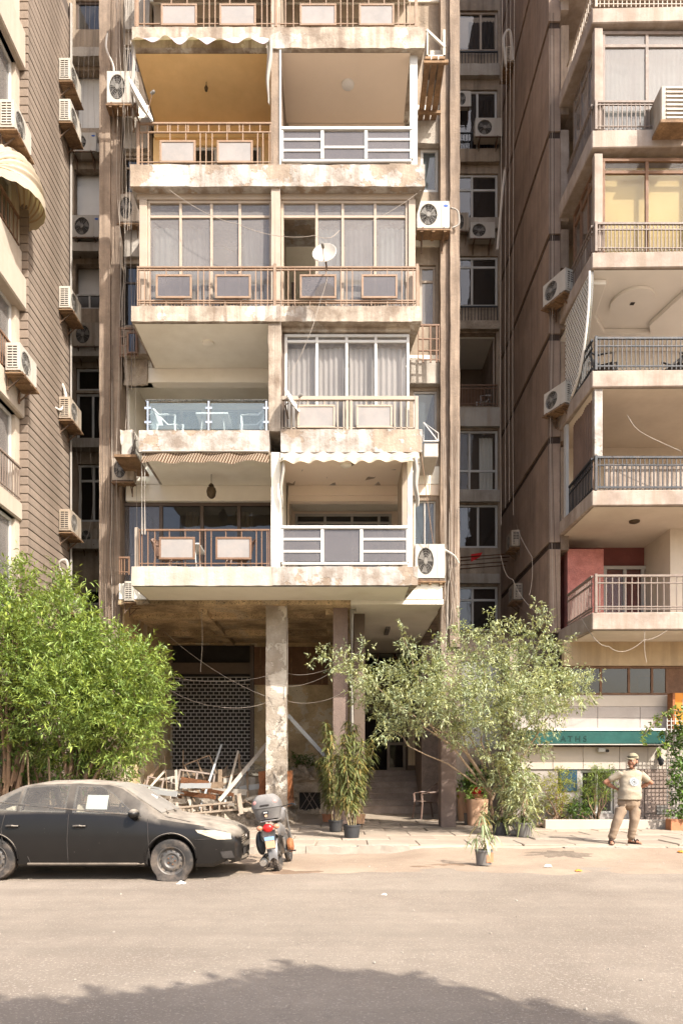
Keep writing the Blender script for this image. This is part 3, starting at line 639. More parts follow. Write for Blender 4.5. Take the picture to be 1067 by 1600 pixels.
railing(mb_, A+.05, 214, 654, 417, 478, bars=[218, 226, 235, 309, 318, 327, 399, 408, 418, 440, 450, 460, 532, 541, 550, 627, 636, 645], panels=((244, 300, 431, 468), (336, 392, 431, 468), (468, 525, 431, 468), (564, 620, 431, 468)), m='rail_tan', m_panel='glass_smoke', rails=(422, 470), posts=(429, 651), pickets=(86, 470), rail_h=.035, post_top=413)
# ---- third floor left: deep loggia behind a glass railing
LG0, LG1 = BX0+.03, DV0
MB().box(LG0-.028, LG0+.02, W_+.245, I_, S[2][0]-.03, S[3][1]).build('side_wall', 'beam_cream', mb_)
hs_ = [(PX(206, I_), PX(232, I_), PZ(690, I_), PZ(645, I_)), (PX(255, I_), PX(313, I_), PZ(700, I_), PZ(642, I_)), (PX(335, I_), PX(410, I_), PZ(700, I_), PZ(642, I_))]
wall(mb_, 'wall', 'beam_cream', LG0+.02, LG1, S[2][0]-.03, S[3][1]+.02, I_, I_+.2, hs_)
for h in hs_:
    w = window(mb_, I_-.02, h[0]-.03, h[1]+.03, h[2], h[3]+.03, vs=(.5,) if h[1]-h[0] > .6 else (), frame='alu_white', fw=.07, pane='glass_blue')
    curtain(w, h[0], h[1], h[2], h[3], I_+.3, 'curtain_white')
gr = MB(); Yg = A+.08
for p in (231, 326, 416): gr.box(PX(p, Yg)-.02, PX(p, Yg)+.02, Yg-.02, Yg+.02, S[2][0], PZ(627, Yg))
gr.tube([P3(229, 626, Yg), P3(418, 626, Yg)], .028, 8); gr.tube([P3(229.5, 626, Yg), (PX(229, Yg), W_-.2, PZ(626, Yg))], .028, 8)
for p in (231, 326, 416):
    for q in (638, 660):
        for e in (-1, 1): gr.box(PX(p, Yg)+e*.02, PX(p, Yg)+e*.075, Yg-.02, Yg+.02, PZ(q, Yg)-.025, PZ(q, Yg)+.025)
g = gr.build('glass_railing', 'steel', mb_, smooth=True)
for a, b in ((234, 323), (329, 413)): MB().box(PX(a, Yg), PX(b, Yg), Yg-.005, Yg+.005, S[2][0]+.05, PZ(630, Yg)).build('pane', 'glass_blue', g)
MB().box(PX(231, Yg)-.005, PX(231, Yg)+.005, Yg+.05, W_-.3, S[2][0]+.05, PZ(630, Yg)).build('pane', 'glass_blue', g)
# ---- third floor right: white window front behind a railing
lintel(DV1+.002, xG(640), 3, G, 'slab_paint', .10)
zt3, zb3 = S[3][1]-.13, S[2][0]; X0, X1 = xG(444), xG(639)
w = window(mb_, G+.02, X0, X1, zb3, zt3, vs=[fr(q, 444, 639) for q in (494.5, 541, 586.5)], hs=((PZ(532, G)-zb3)/(zt3-zb3),), frame='alu_white', fw=.065, fd=.08, pane='glass_clear')
for a, b in ((449, 492), (497, 538), (545, 584), (589, 634)): curtain(w, xG(a), xG(b), zb3+.02, PZ(536, G), G+.22, 'curtain_grey')
MB().box(X0-.07, X0-.004, G+.02, G+.1, zb3, zt3).build('jamb', 'alu_brown', mb_)
railing(mb_, A+.07, 440, 652, 620, 673, bars=(446, 455, 462, 527, 537, 616, 626, 635), panels=((464, 523, 634, 670), (556, 612, 634, 670)), m='alu_cream', m_panel='rail_panel', rail_h=.085, rail_d=.085, posts=(542, 548), bw=.03)
MB().box(PX(647, A+.07), PX(652.5, A+.07), A+.02, A+.12, S[2][0], PZ(618, A)).build('corner_post', 'alu_cream', mb_, bevel=.006)
# ---- first floor left: brown windows behind a railing
zt1, zb1 = S[2][1]-.40, S[1][0]-.02
w = window(mb_, W_+.06, PX(188, W_), DV0, zb1, zt1, vs=[fr(q, 188, 418) for q in (246, 306, 360)], frame='alu_brown', fw=.085, fd=.1, pane='glass_dark', panes={0: 'glass_smoke'})
for a, b in ((284, 304), (364, 392)): curtain(w, PX(a, W_), PX(b, W_), zb1+.02, zt1-.1, W_+.45, 'curtain_cream')
railing(mb_, A+.07, 217, 421, 827, 885, bars=(222, 231, 242, 312, 321, 330, 400, 409, 417), panels=((249, 305, 840, 875), (337, 393, 840, 875)), m='rail_brown', rail_h=.04)
MB().box(PX(211, A+.2), PX(216, A+.2), A+.17, A+.23, S[1][0], PZ(820, A)).build('corner_post', 'alu_cream', mb_)
railing(mb_, 17.5, 186, 203, 870, 898, bars=(190, 195, 201), m='rail_brown')
# ---- first floor right: deep loggia
MB().box(DV1, DV1+.03, W_+.22, I_, S[1][0]-.03, S[2][1]).build('side_wall', 'soffit_pink', mb_); MB().box(1.55, 1.61, W_+.22, I_, S[1][0]-.03, S[2][1]).build('side_wall', 'soffit_pink', mb_)
wall(mb_, 'wall', 'soffit_pink', DV1+.03, 1.55, S[1][0]-.03, S[2][1]-.26, W_, W_+.2, [(PX(450, W_), PX(633, W_), S[1][0], zW(783))])
wall(mb_, 'wall', 'soffit_pink', DV1+.03, 1.55, S[1][0]-.03, S[2][1], I_, I_+.2, [(-1.25, 1.35, S[1][0], PZ(806, I_))])
w = window(mb_, I_-.02, -1.27, 1.37, S[1][0], PZ(803, I_), vs=(.31, .59, .87), hs=(.9,), frame='alu_white', fw=.07, pane='glass_dark')
MB().box(PX(625, 17.4), PX(633, 17.4), A+.5, W_-.1, S[1][0], S[2][1]-.02).build('side_wall', 'alu_cream', mb_)
alu_rail(mb_, A+.09, 440, 636, 822, 883, (503, 564), ((843, 862), (), (843, 862)))
MB().box(PX(636, A+.1), PX(644, A+.1), A+.14, A+.24, S[1][0], S[2][1]).build('corner_post', 'beam_cream', mb_, bevel=.006)
# ---- ground floor: columns, stained ceiling, yellow shop walls
ZC = S[1][1]-.10
rslab(mb_, 'ceiling', 'soffit_old', BX0, .22, 17.82, 24.2, ZC, ZC+.12, seg=.5, amp=.02, seed=41, segy=.5)
MB().box(.226, BX1, 17.82, 26.9, ZC, ZC+.12).build('ceiling', 'soffit', mb_)
for y, h in ((19.0, .10), (21.2, .16)): rslab(mb_, 'beam', 'soffit_old', BX0+.01, .15, y, y+.3, ZC-h, ZC+.02, seg=.4, amp=.015, seed=y)
for x in (-3.6, -.4): rslab(mb_, 'beam', 'soffit_old', x, x+.25, 18.35, 23.1, ZC-.13, ZC+.02, seg=.4, amp=.015, seed=x)
rslab(mb_, 'column', 'column_bare', PX(415, 18), PX(447, 18), 18.0, 18.5, .15, ZC+.02, seg=.16, amp=.016, seed=43)
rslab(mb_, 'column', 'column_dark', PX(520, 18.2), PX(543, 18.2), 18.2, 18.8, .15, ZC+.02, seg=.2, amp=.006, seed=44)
MB().box(BX0-.3, BX0+.003, 18.3, 26.9, 0, ZC+.11).build('side_wall', 'old_yellow', mb_)
TZ = 1.58                                        # terrace level
SY = 23.3
wall(mb_, 'shop_wall', 'old_yellow', BX0, .62, .2, ZC, SY, SY+.2, [(PX(263, SY), PX(397, SY), TZ, ZC-.05)])
MB().box(PX(397, SY), PX(512, SY), SY-.05, SY-.003, PZ(1070, SY), ZC-.14).build('wood_panel', 'wood_brown', mb_)
for p in (407, 420, 455, 480, 503): MB().box(PX(p, SY)-.02, PX(p, SY)+.02, SY-.085, SY-.053, PZ(1069, SY), ZC-.16).build('batten', 'tray_wood', mb_)
MB().box(PX(258, SY), PX(263, SY)-.004, SY-.12, SY+.1, TZ, PZ(1017, SY)).build('jamb', 'tray_wood', mb_)
MB().box(PX(391, SY), PX(397, SY)-.003, SY-.12, SY-.004, TZ, ZC-.1).build('jamb', 'alu_brown', mb_)
# shop shutter of pierced brick-pattern links
sh = MB(); sx0, sx1, sz0, sz1 = PX(267, SY), PX(391, SY)-.01, TZ+.02, PZ(1058, SY); rows = 26; dh = (sz1-sz0)/rows
for r_ in range(rows+1): sh.box(sx0, sx1, SY+.03, SY+.05, sz0+r_*dh-.011, sz0+r_*dh+.011)
sho = sh.build('shutter', 'alu_grey', mb_)
lk = MB()
for r_ in range(rows):
    n = 14; st = (sx1-sx0)/n
    for i in range(n+1):
        x = sx0 + (i+(.5 if r_ % 2 else 0))*st
        if x < sx1: lk.box(x-.012, x+.012, SY+.026, SY+.054, sz0+r_*dh+.011, sz0+(r_+1)*dh-.011)
lk = lk.build('shutter_link', 'alu_grey', sho); lk['kind'] = 'stuff'
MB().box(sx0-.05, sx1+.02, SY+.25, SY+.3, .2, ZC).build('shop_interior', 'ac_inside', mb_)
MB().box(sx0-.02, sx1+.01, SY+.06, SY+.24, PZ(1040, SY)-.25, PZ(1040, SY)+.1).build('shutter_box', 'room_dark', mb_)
# terrace with a broken front wall, vent hole with lattice
TY = 22.8
rslab(mb_, 'terrace', 'concrete', BX0, .62, TY+.2, SY-.01, .1, TZ, seg=.4, amp=.02, seed=50)
wall(mb_, 'terrace_wall', 'concrete_broken', BX0, .60, .1, TZ-.02, TY, TY+.19, [(PX(467, TY), PX(500, TY), .32, PZ(1238, TY))])
rslab(mb_, 'coping', 'concrete_broken', PX(452, TY), PX(512, TY), TY-.14, TY+.18, TZ-.32, TZ+.02, seg=.1, amp=.05, seed=51)
rslab(mb_, 'coping', 'concrete_broken', BX0, PX(448, TY), TY-.10, TY+.16, TZ-.16, TZ+.03, seg=.16, amp=.05, seed=52)
MB().box(PX(466, TY), PX(501, TY), TY+.185, TY+.195, .3, PZ(1237, TY)).build('vent_back', 'ac_inside', mb_)
vg = MB(); 
for i in range(-3, 7):
    for sg in (1, -1):
        xa = PX(467, TY)+i*.16; z0, z1 = .32, PZ(1238, TY); xb = xa+sg*(z1-z0)*.62
        lo, hi = PX(467, TY), PX(500, TY)
        if min(xa, xb) >= lo and max(xa, xb) <= hi: vg.bar((xa, TY+.05+.015*sg, z0), (xb, TY+.05+.015*sg, z1), .022)
vg.bar((PX(467, TY), TY+.05, .33), (PX(500, TY), TY+.05, .33), .03); vg.build('vent_lattice', 'rail_grey', mb_)
# entrance stairs (each step a stone), lobby
n = 7; dz = (TZ-.30)/n
for i in range(n):
    o = rslab(mb_, 'step', 'stair_stone', .63, PX(671, TY), TY+i*.31, TY+(i+1)*.31+.03 if i < n-1 else 26.9, .1, .30+(i+1)*dz-.035, seg=.5, amp=.008, seed=60+i)
    MB().box(.625, PX(671, TY)+.004, TY+i*.31-.025, TY+(i+1)*.31+.02, .30+(i+1)*dz-.034, .30+(i+1)*dz).build('tread', 'stair_stone', mb_, bevel=.008)
LY = 25.4
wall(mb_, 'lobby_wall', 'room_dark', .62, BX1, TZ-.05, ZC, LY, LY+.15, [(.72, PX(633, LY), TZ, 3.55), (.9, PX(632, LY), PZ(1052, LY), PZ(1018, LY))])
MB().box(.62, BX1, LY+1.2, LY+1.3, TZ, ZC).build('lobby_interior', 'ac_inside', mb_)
w = window(mb_, LY-.03, PX(604, LY), PX(633, LY), TZ, 3.55, hs=(.46,), frame='alu_cream', fw=.09, fd=.06, pane='glass_dark', name='door')
tr = MB(); z0, z1 = PZ(1052, LY), PZ(1018, LY); tr.bar((1.5, LY-.02, z0), (1.9, LY-.02, z1), .05); tr.bar((2.2, LY-.02, z0), (1.75, LY-.02, z1), .05); tr.bar((1.25, LY-.02, z0), (1.25, LY-.02, z1), .05); tr.build('transom_brace', 'wood_brown', mb_)
for i in range(9):
    x = PX(637, 24.6) + i*(PX(669, 24.6)-PX(637, 24.6))/9; MB().box(x, x+.068, 24.6+(.04 if i % 2 else 0), 24.64+(.04 if i % 2 else 0), TZ+.16, 3.5).build('slat', 'curtain_cream', mb_)
MB().box(PX(636, 24.6), PX(670, 24.6), 24.58, 24.7, TZ, TZ+.155).build('plinth', 'room_dark', mb_)
rslab(mb_, 'lobby_pier', 'granite', PX(668, 22.6), PX(690, 22.6), 22.6, 25.3, .2, ZC, seg=.6, amp=.003, seed=70)
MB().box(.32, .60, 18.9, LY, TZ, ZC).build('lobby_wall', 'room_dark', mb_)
dr = MB(); yq = 18.1; dr.tube([P3(549, 1130, yq), P3(549, 952, yq)], .05, 8); dr.tube([P3(549, 954, yq), P3(556, 953, yq)], .05, 8); dr.tube([P3(549, 1130, yq), P3(549, 1195, yq)], .045, 8); dr.build('drain_pipe', 'pipe_white', mb_, smooth=True)
MB().box(PX(601, 21), PX(608, 21), 20.6, 21.6, ZC-.07, ZC-.002).build('ceiling_light', 'ac_grille', mb_, bevel=.01)
# ------------------------------------------------------------------ left building
random.seed(5)
LB = empty('brick_building', (-9, 16.5, 0), 'tan brick block with cream projecting bays at the left edge', 'building')
LX, LY0, LY1 = PX(44, 16.2), 16.2, 18.75
MB().box(-12, LX-.03, LY0+.03, LY1-.02, 0, 21).build('wall', 'mortar_dark', LB)
cm = {}
for key, m_ in (('a', 'brick_course'), ('b', 'brick_course')):
    me = MB().box(-.30, 0, 0, LY1-LY0, 0, .172).mesh('brick_course')
    bm = bmesh.new(); bm.from_mesh(me); bmesh.ops.bevel(bm, geom=list(bm.edges), offset=.006, segments=1, affect='EDGES'); bm.to_mesh(me); bm.free()
    me.materials.append(MAT[m_]); cm[key] = me
for i in range(108):
    inst('brick_course', cm['ab'[i % 2]], LB, (LX+rnd(-.004, .004), LY0+rnd(-.003, .003), .1+i*.19))
# the wall behind that continues the shaft, white down pipe on the corner
MB().box(-12, -9.4, LY1, 24.9, 0, 29).build('wall', 'main_wall', LB)
p = MB(); p.tube([(LX+.04, LY1-.10, .2), (LX+.04, LY1-.10, 21)], .045, 8); p.build('down_pipe', 'pipe_white', LB, smooth=True)
# projecting bay: body, ledges, windows on its flank
BXR, BY0, BY1 = PX(31, 16.2), 14.2, 16.19
zL = lambda py: PZ(py, 16.2)
wins = [(112, 250), (300, 392), (486, 600), (655, 782), (815, 960)]
holes = [(14.75, 15.98, zL(b), zL(a)) for a, b in wins]
wall(LB, 'bay_wall', 'left_plaster', BY0, BY1, .2, 21, BXR, BXR-.2, holes, axis='y')
MB().box(-12, BXR-.001, BY0, BY0+.2, .2, 21).build('bay_wall', 'left_plaster', LB)
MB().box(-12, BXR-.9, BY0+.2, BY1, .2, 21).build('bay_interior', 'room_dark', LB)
for h in holes: window(LB, BXR-.08, h[0]+.003, h[1]-.003, h[2]+.003, h[3]-.003, vs=(.5,), frame='alu_white', fw=.08, fd=.07, pane='glass_dusty', axis='y', flip=-1)
for a, b, d in ((52, 112, .14), (392, 436, .05), (437, 487, .16), (612, 655, .12), (786, 815, .06)):
    o = MB().box(-12, BXR+d, BY0-d, BY1+.02 if d < .1 else BY1+.004, zL(b), zL(a)).build('ledge', 'left_plaster', LB, bevel=.03)
def side_rail(parent, X, ya, yb, za, zb, m, n, name='railing', rail=.04, bw=.02, mid=()):
    mb = MB(); mb.box(X-.025, X+.025, ya, yb, zb-rail, zb); mb.box(X-.015, X+.015, ya, yb, za+.04, za+.065)
    for z in mid: mb.box(X-.017, X+.017, ya, yb, z-.015, z+.015)
    o = mb.build(name, m, parent)
    for i in range(n): inst('baluster', unit_bar(m), o, (X, ya+(yb-ya)*(i+.5)/n, za), (bw, bw, zb-rail-za+.004))
    return o
side_rail(LB, BXR+.06, 14.3, 16.1, zL(786), zL(733), 'rail_grey', 16)
side_rail(LB, BXR+.06, 14.3, 16.1, zL(610), zL(560), 'rail_brown', 16)
side_rail(LB, BXR+.03, 14.3, 16.1, zL(392), zL(345), 'rail_brown', 10)
# dome awning of pleated cream canvas over a bay window
aw = empty('dome_awning', (BXR, 15.55, zL(335)), 'fan-shaped cream canvas awning on the left building', 'awning')
R0 = .78; c0 = Vector((BXR+.01, 15.50, zL(345)))
def dome(u, v, rr=1.0):                        # u: rib angle (wall to wall), v: along a rib from hinge line upward
    a = u*math.pi*.5; sc_ = 1-.09*abs(math.sin(u*7*math.pi))**1.5
    t = v*math.pi - math.pi/2
    r_ = R0*rr*sc_
    return c0 + Vector((r_*math.sin(a)*math.cos(t), .78*math.sin(t), r_*math.cos(a)*math.cos(t)*1.15))
m_ = MB(); m_.grid(84, 14, lambda u, v: dome(u, v)); o = m_.build('canvas', 'cloth_cream', aw, smooth=True, recalc=False, sharp=30)
m_ = MB(); m_.grid(6, 28, lambda u, v: dome(1, v) + Vector((0, 0, -.17*u*(1+.25*abs(math.sin(v*9*math.pi)))))); m_.build('valance', 'cloth_cream', aw, smooth=True, recalc=False, sharp=180)
for u in (.02, .2, .4, .6, .8, 1):
    m_ = MB(); m_.tube([dome(u, v/12, .965) for v in range(13)], .016, 6); m_.build('rib', 'cloth_tan', aw, smooth=True)
# ------------------------------------------------------------------ left light shaft (between the two buildings)
LS = empty('shaft_facade', (-7.4, 23.5, 0), 'shaded light-shaft wall behind air conditioners left of the pilaster', 'wall')
YS = 23.5; xs_ = lambda p: PX(p, YS); zs_ = lambda p: PZ(p, YS)
wl = [(118, 153, 46, 0), (118, 153, 200, 110), (116, 154, 336, 264), (118, 154, 482, 412), (119, 153, 610, 575), (119, 154, 692, 614), (122, 154, 815, 725), (133, 152, 945, 920)]
hol = [(xs_(a), xs_(b+6), zs_(c), zs_(d)) for a, b, c, d in wl]
wall(LS, 'wall', 'main_wall', -9.5, -5.76, .2, 29, YS, YS+.25, hol)
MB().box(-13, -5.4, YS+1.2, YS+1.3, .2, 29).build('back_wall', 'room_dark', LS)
for k, h in enumerate(hol):
    if k in (1, 2, 3):                          # pale niches
        MB().box(h[0]-.01, h[1]+.01, YS+.3, YS+.34, h[2]-.1, h[3]+.1).build('niche_panel', 'curtain_white', LS)
        if k == 3: window(LS, YS+.05, h[0]+.003, h[1]-.003, h[2]+.003, h[2]+.5, vs=(.5,), frame='alu_white', fw=.06, pane='glass_dark')
    else: window(LS, YS+.06, h[0]+.003, h[1]-.003, h[2]+.003, h[3]-.003, vs=(.62,) if k in (5, 6) else (), hs=(.72,) if k == 6 else (), frame='alu_white' if k > 2 else 'alu_brown', fw=.075, pane='glass_dark')
for q in (104, 252, 404, 566, 706, 862): rslab(LS, 'ledge', 'concrete', -9.2, -5.78, YS-.35, YS-.003, zs_(q), zs_(q-14), seg=.2, amp=.015, seed=q)
# ------------------------------------------------------------------ right light shaft
RS = empty('shaft_facade', (4.1, 25, 0), 'dark light-shaft wall with stacked windows right of the pilaster', 'wall')
YR = 25.0; xr = lambda p: PX(p, YR); zr = lambda p: PZ(p, YR)
wr = [(716, 777, 78, 16), (716, 776, 236, 140), (716, 777, 345, 271), (716, 777, 478, 400), (716, 774, 634, 520), (716, 777, 767, 672), (717, 777, 856, 788), (714, 777, 986, 916)]
hol = [(xr(a-8), min(xr(b), 5.35), zr(c), zr(d)) for a, b, c, d in wr]
wall(RS, 'wall', 'main_wall', 2.82, 5.42, 4.5, 31, YR, YR+.25, hol)
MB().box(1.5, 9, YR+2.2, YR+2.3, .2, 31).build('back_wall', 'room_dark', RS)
spec = [((.62,), (), 'alu_cream', 'glass_dark'), ((.55,), (), 'alu_white', 'glass_dark'), ((.42,), (.68,), 'alu_white', 'glass_dark'), ((.42,), (.8,), 'alu_white', 'glass_dark'), None, ((.36,), (.34,), 'alu_white', 'glass_clear'), ((.55,), (), 'alu_white', 'glass_dark'), ((.45,), (.7,), 'alu_white', 'glass_dark')]
for k, (h, sp) in enumerate(zip(hol, spec)):
    if sp:
        w = window(RS, YR+.06, h[0]+.003, h[1]-.003, h[2]+.003, h[3]-.003, vs=sp[0], hs=sp[1], frame=sp[2], fw=.075, fd=.07, pane=sp[3])
        if k == 5: curtain(w, xr(751), xr(772), h[2]+.05, h[3]-.1, YR+.4, 'curtain_white')
        if k in (0, 1): curtain(w, xr(733), xr(774), h[2]+.05, h[3]-.1, YR+.3, 'curtain_brown')
        if k == 6: curtain(w, xr(722), xr(731), h[2]+.7, h[3]-.05, YR+.25, 'curtain_white')
h = hol[4]
MB().box(h[0], h[1], YR+.25, YR+2.2, h[3]-.05, h[3]+.1).build('ceiling', 'curtain_white', RS); MB().box(h[1]-.05, h[1]+.05, YR+.25, YR+2.2, h[2], h[3]-.05).build('side_wall', 'right_pale', RS)
MB().box(h[0], h[1], YR+1.9, YR+1.95, h[2], h[2]+1.6).build('shutter', 'wood_brown', RS)
for t, b, m_ in ((80, 106, 'rail_black'), (478, 505, 'rail_black'), (601, 634, 'rail_brown'), (207, 238, 'rail_black')):
    railing(RS, YR-.08, 717, 777, t, b, bars=range(721, 777, 5), m=m_, bw=.02, rails=((607,) if t == 601 else ()))
for t, b, m_ in ((106, 124, 'concrete'), (238, 258, 'main_wall'), (345, 362, 'concrete'), (505, 518, 'concrete_broken'), (640, 669, 'slab_grey'), (768, 786, 'concrete'), (898, 913, 'concrete')):
    rslab(RS, 'ledge', m_, 2.84, min(xr(778), 5.36), YR-.16, YR-.003, zr(b), zr(t), seg=.2, amp=.015, seed=t)
# ------------------------------------------------------------------ right building
RB = empty('rendered_building', (7.5, 19, 0), 'brown rendered block with angled corner balconies at the right edge', 'building')
RX, RY0, RY1 = 5.40, 19.2, 25.1
zq = lambda py: PZ(py, RY0)
bands = [-620, -460, -295, -130, 34, 206, 366, 522, 683, 848, 990]
MB().box(RX+.05, RX+.3, RY0+.05, 20.62, 5, 31).build('wall', 'right_band', RB); MB().box(RX+.05, 14, 20.62, RY1, 5, 31).build('wall', 'right_band', RB)
for a, b in zip(bands[:-1], bands[1:]):
    rslab(RB, 'render_panel', 'right_render', RX, RX+.3, RY0, RY1, zq(b)+.02, zq(a)-.17, seg=.5, amp=.006, seed=a, segy=.5)
# corner pier of stacked blocks with dark gaps
XP = PX(887, RY0)
for t, b, m_ in ((-60, 18, 'right_pale'), (42, 181, 'pilaster'), (205, 347, 'right_pale'), (360, 420, 'pilaster'), (455, 515, 'pilaster'), (535, 690, 'pilaster'), (700, 860, 'pilaster')):
    rslab(RB, 'pier_block', m_, RX+.305, XP, RY0-.04, RY0+.6, zq(b), zq(t), seg=.3, amp=.008, seed=t)
QY = 17.0; QX = 5.78; zQ = lambda py: PZ(py, QY); QR = 11.5
def rs(t, b, m_='right_pale', sd=0, back=19.25):
    mb = MB(); mb.prism([(QX, QY), (QR, QY-.12), (QR, back+1.2), (QX-.1, back+1.2), (QX-.12, back)], zQ(b), zQ(t)); o = mb.build('balcony_slab', m_, RB, bevel=.02); return o
SL = [(-178, -152), (12, 36), (203, 231), (394, 419), (579, 605), (766, 790), (957, 984)]  # first entry: unseen slab above the frame, added to shade the top storey
for k, (t, b) in enumerate(SL): rs(t, b, 'right_pale')
def soff(k, m_): MB().prism([(QX+.06, QY+.06), (QR, QY), (QR, 20.4), (QX-.03, 20.4)], zQ(SL[k][1])-.016, zQ(SL[k][1])-.012).build('ceiling_panel', m_, RB)
soff(3, 'decor_white'); soff(5, 'right_soffit'); soff(6, 'right_soffit'); soff(4, 'right_soffit')
MB().box(QX-.05, QR, 20.42, 20.6, 5.5, 24).build('wall', 'right_pale', RB)
for k in range(len(SL)-1): MB().box(RX+.31, QR, 20.2, 20.41, zQ(SL[k+1][0])-.05, zQ(SL[k][1])+.05).build('wall', {3: 'decor_white', 4: 'right_soffit', 5: 'red_brown'}.get(k, 'room_wall'), RB)
def corner_rail(t, b, m_, step, rails=(), bw=.02, double=None, yend=18.95, m2=None):
    railing(RB, QY+.02, 930, 1290, t, b, bars=[p for p in range(936, 1290, step)], m=m_, rails=rails, bw=bw, rail_h=.05, posts=(930,))
    X = PX(928, QY)-.03; n = 17
    side_rail(RB, X, QY+.08, yend, zQ(b), zQ(t), m2 or m_, n, rail=.05, mid=[zQ(r) for r in rails], bw=bw)
corner_rail(158, 202, 'rail_grey', 7, (164,)); corner_rail(348, 392, 'rail_grey', 6, (359,))
corner_rail(527, 577, 'rail_steelblue', 7, (541, 572), m2='rail_black'); corner_rail(713, 765, 'rail_steelblue', 7, (727, 762), m2='rail_black'); corner_rail(898, 956, 'rail_grey', 10, (911, 948))
corner_rail(-24, 11, 'alu_cream', 7, (0,))
# posts at the balcony corner
for t, b, m_ in ((42, 204, 'right_pale'), (236, 394, 'right_pale'), (605, 716, 'slab_white')): MB().box(PX(929, QY), PX(942, QY), QY+.06, QY+.22, zQ(b), zQ(t)-(.0 if t > 42 else -.05)).build('corner_post', m_, RB, bevel=.01)
MB().box(QX-.06, QX+.02, 18.8, 18.98, zQ(766), zQ(606)).build('corner_post', 'alu_white', RB)
# enclosed balconies: glazing on front and flank
def encl(t, b, frame, pn, vs, hs, side=True):
    w = window(RB, QY+.12, PX(942, QY)+.004, QR-.1, zQ(b), zQ(t), vs=vs, hs=hs, frame=frame, fw=.075, fd=.07, pane=pn)
    if side: window(RB, QX+.16, QY+.24, 18.9, zQ(b), zQ(t), vs=(.33, .66), hs=hs, frame=frame, fw=.07, fd=.07, pane=pn, axis='y')
    return w
fq = [(PX(p, QY)-PX(942, QY))/(QR-.1-PX(942, QY)) for p in (1013, 1085, 1160, 1230)]
w = encl(40, 203, 'rail_grey', 'glass_dusty', fq, (.86,)); curtain(w, PX(945, QY), QR-.2, zQ(200), zQ(50), QY+.4, 'curtain_white', amp=.015)
w = encl(240, 394, 'wood_brown', 'glass_clear', fq, (.86,)); MB().box(PX(946, QY), QR-.2, QY+.34, QY+.36, zQ(392), zQ(244)).build('blind', 'blind_gold', w)
# decorated ceiling of the open balcony
dz = zQ(419)-.02
dec = MB(); dec.prism([(QX+.12, QY+.35), (QX+.45, QY+.35), (QX+.62, 18.6), (QX+1.1, 19.3), (QX+2.3, 19.3), (QX+2.3, 20.15), (QX, 20.15)], dz-.12, dz); dec.prism([(QX+2.55, QY+.35), (QR-.5, QY+.35), (QR-.5, 20.15), (QX+2.3, 20.15), (QX+2.3, 19.3), (QX+2.15, 19.0)], dz-.12, dz-.002); dec.build('ceiling_border', 'decor_white', RB, bevel=.01)
MB().lathe([(.6, -.07), (.6, .0)], 32, (QX+1.38, 18.15, dz-.001), Matrix.Diagonal((.86, .95, 1))).build('ceiling_disc', 'decor_white', RB, smooth=True)
for x, y, z in ((QX+1.38, 18.15, dz-.071), (QX+.33, 18.3, dz-.12)): MB().box(x-.05, x+.05, y-.05, y+.05, z-.012, z-.001).build('spotlight', 'ac_inside', RB)
# latticed screen with a curved lower edge on that balcony's flank
arc = [(18.95-1.85*math.sin(t*math.pi/2/14), 13.18-2.75*math.cos(t*math.pi/2/14)) for t in range(15)]
arc = [(y, z*1.0) for y, z in arc]; zc = zQ(420)
poly = [(18.95, zc)] + [(18.95-.42-1.45*math.sin(t*math.pi/28), zc-2.25*math.cos(t*math.pi/28)) for t in range(15)]
poly.insert(1, (18.95, zc-2.25))
sc_ = MB(); sc_.prism(poly, QX-.02, QX+.06, 'x'); sco = sc_.build('lattice_screen', 'glass_blocks', RB)
lt = MB(); nrow = 26
for i in range(nrow):
    z = zc-.04-i*2.2/nrow; ue = min(1, max(0, (zc-z)/2.25)); ymin = 18.95-.42-1.45*math.sqrt(max(0, 1-ue*ue))
    lt.box(QX-.032, QX-.022, ymin+.02, 18.94, z-.008, z+.008)
    yy = 18.9-(.06 if i % 2 else 0)
    while yy > ymin+.05: lt.box(QX-.030, QX-.021, yy-.008, yy+.008, z-.076, z-.009); yy -= .12
lt = lt.build('lattice_joint', 'decor_white', sco); lt['kind'] = 'stuff'
sc2 = MB(); sc2.tube([(QX-.03, y, z) for y, z in poly[2:]], .03, 6); sc2.build('lattice_edge', 'decor_white', RB, smooth=True)
# third-floor opening: curtain on the flank, dark room
curtain(RB, QY+.3, 18.75, zQ(765), zQ(612), QX+.12, 'curtain_brown', axis='y')
sl_ = MB()
for p in range(944, 1290, 9):
    o = MB().box(PX(p, QY+.1), PX(p+8, QY+.1), QY+.09, QY+.11, zQ(762), zQ(722)).build('slat', 'right_pale', RB)
for i in range(14): MB().box(QX+.04, QX+.055, QY+.12+i*.13, QY+.235+i*.13, zQ(762), zQ(722)).build('slat', 'right_pale', RB)
# second floor: pink rendered panel, window, ceiling lamp
MB().box(XP+.01, PX(942, 19.3), 19.3, 19.6, zQ(984), PZ(858, 19.3)).build('render_panel', 'pink_render', RB)
w = window(RB, 20.1, PX(942, 20.1), PX(1035, 20.1), zQ(956), PZ(884, 20.1), vs=(.36, .66), frame='alu_white', fw=.09, pane='glass_clear'); curtain(w, PX(946, 20.1), PX(1030, 20.1), zQ(955), PZ(890, 20.1), 20.35, 'curtain_white')
MB().box(PX(1046, 18.6), QR, 18.6, 20.2, zQ(956), zQ(790)).build('side_wall', 'right_soffit', RB)
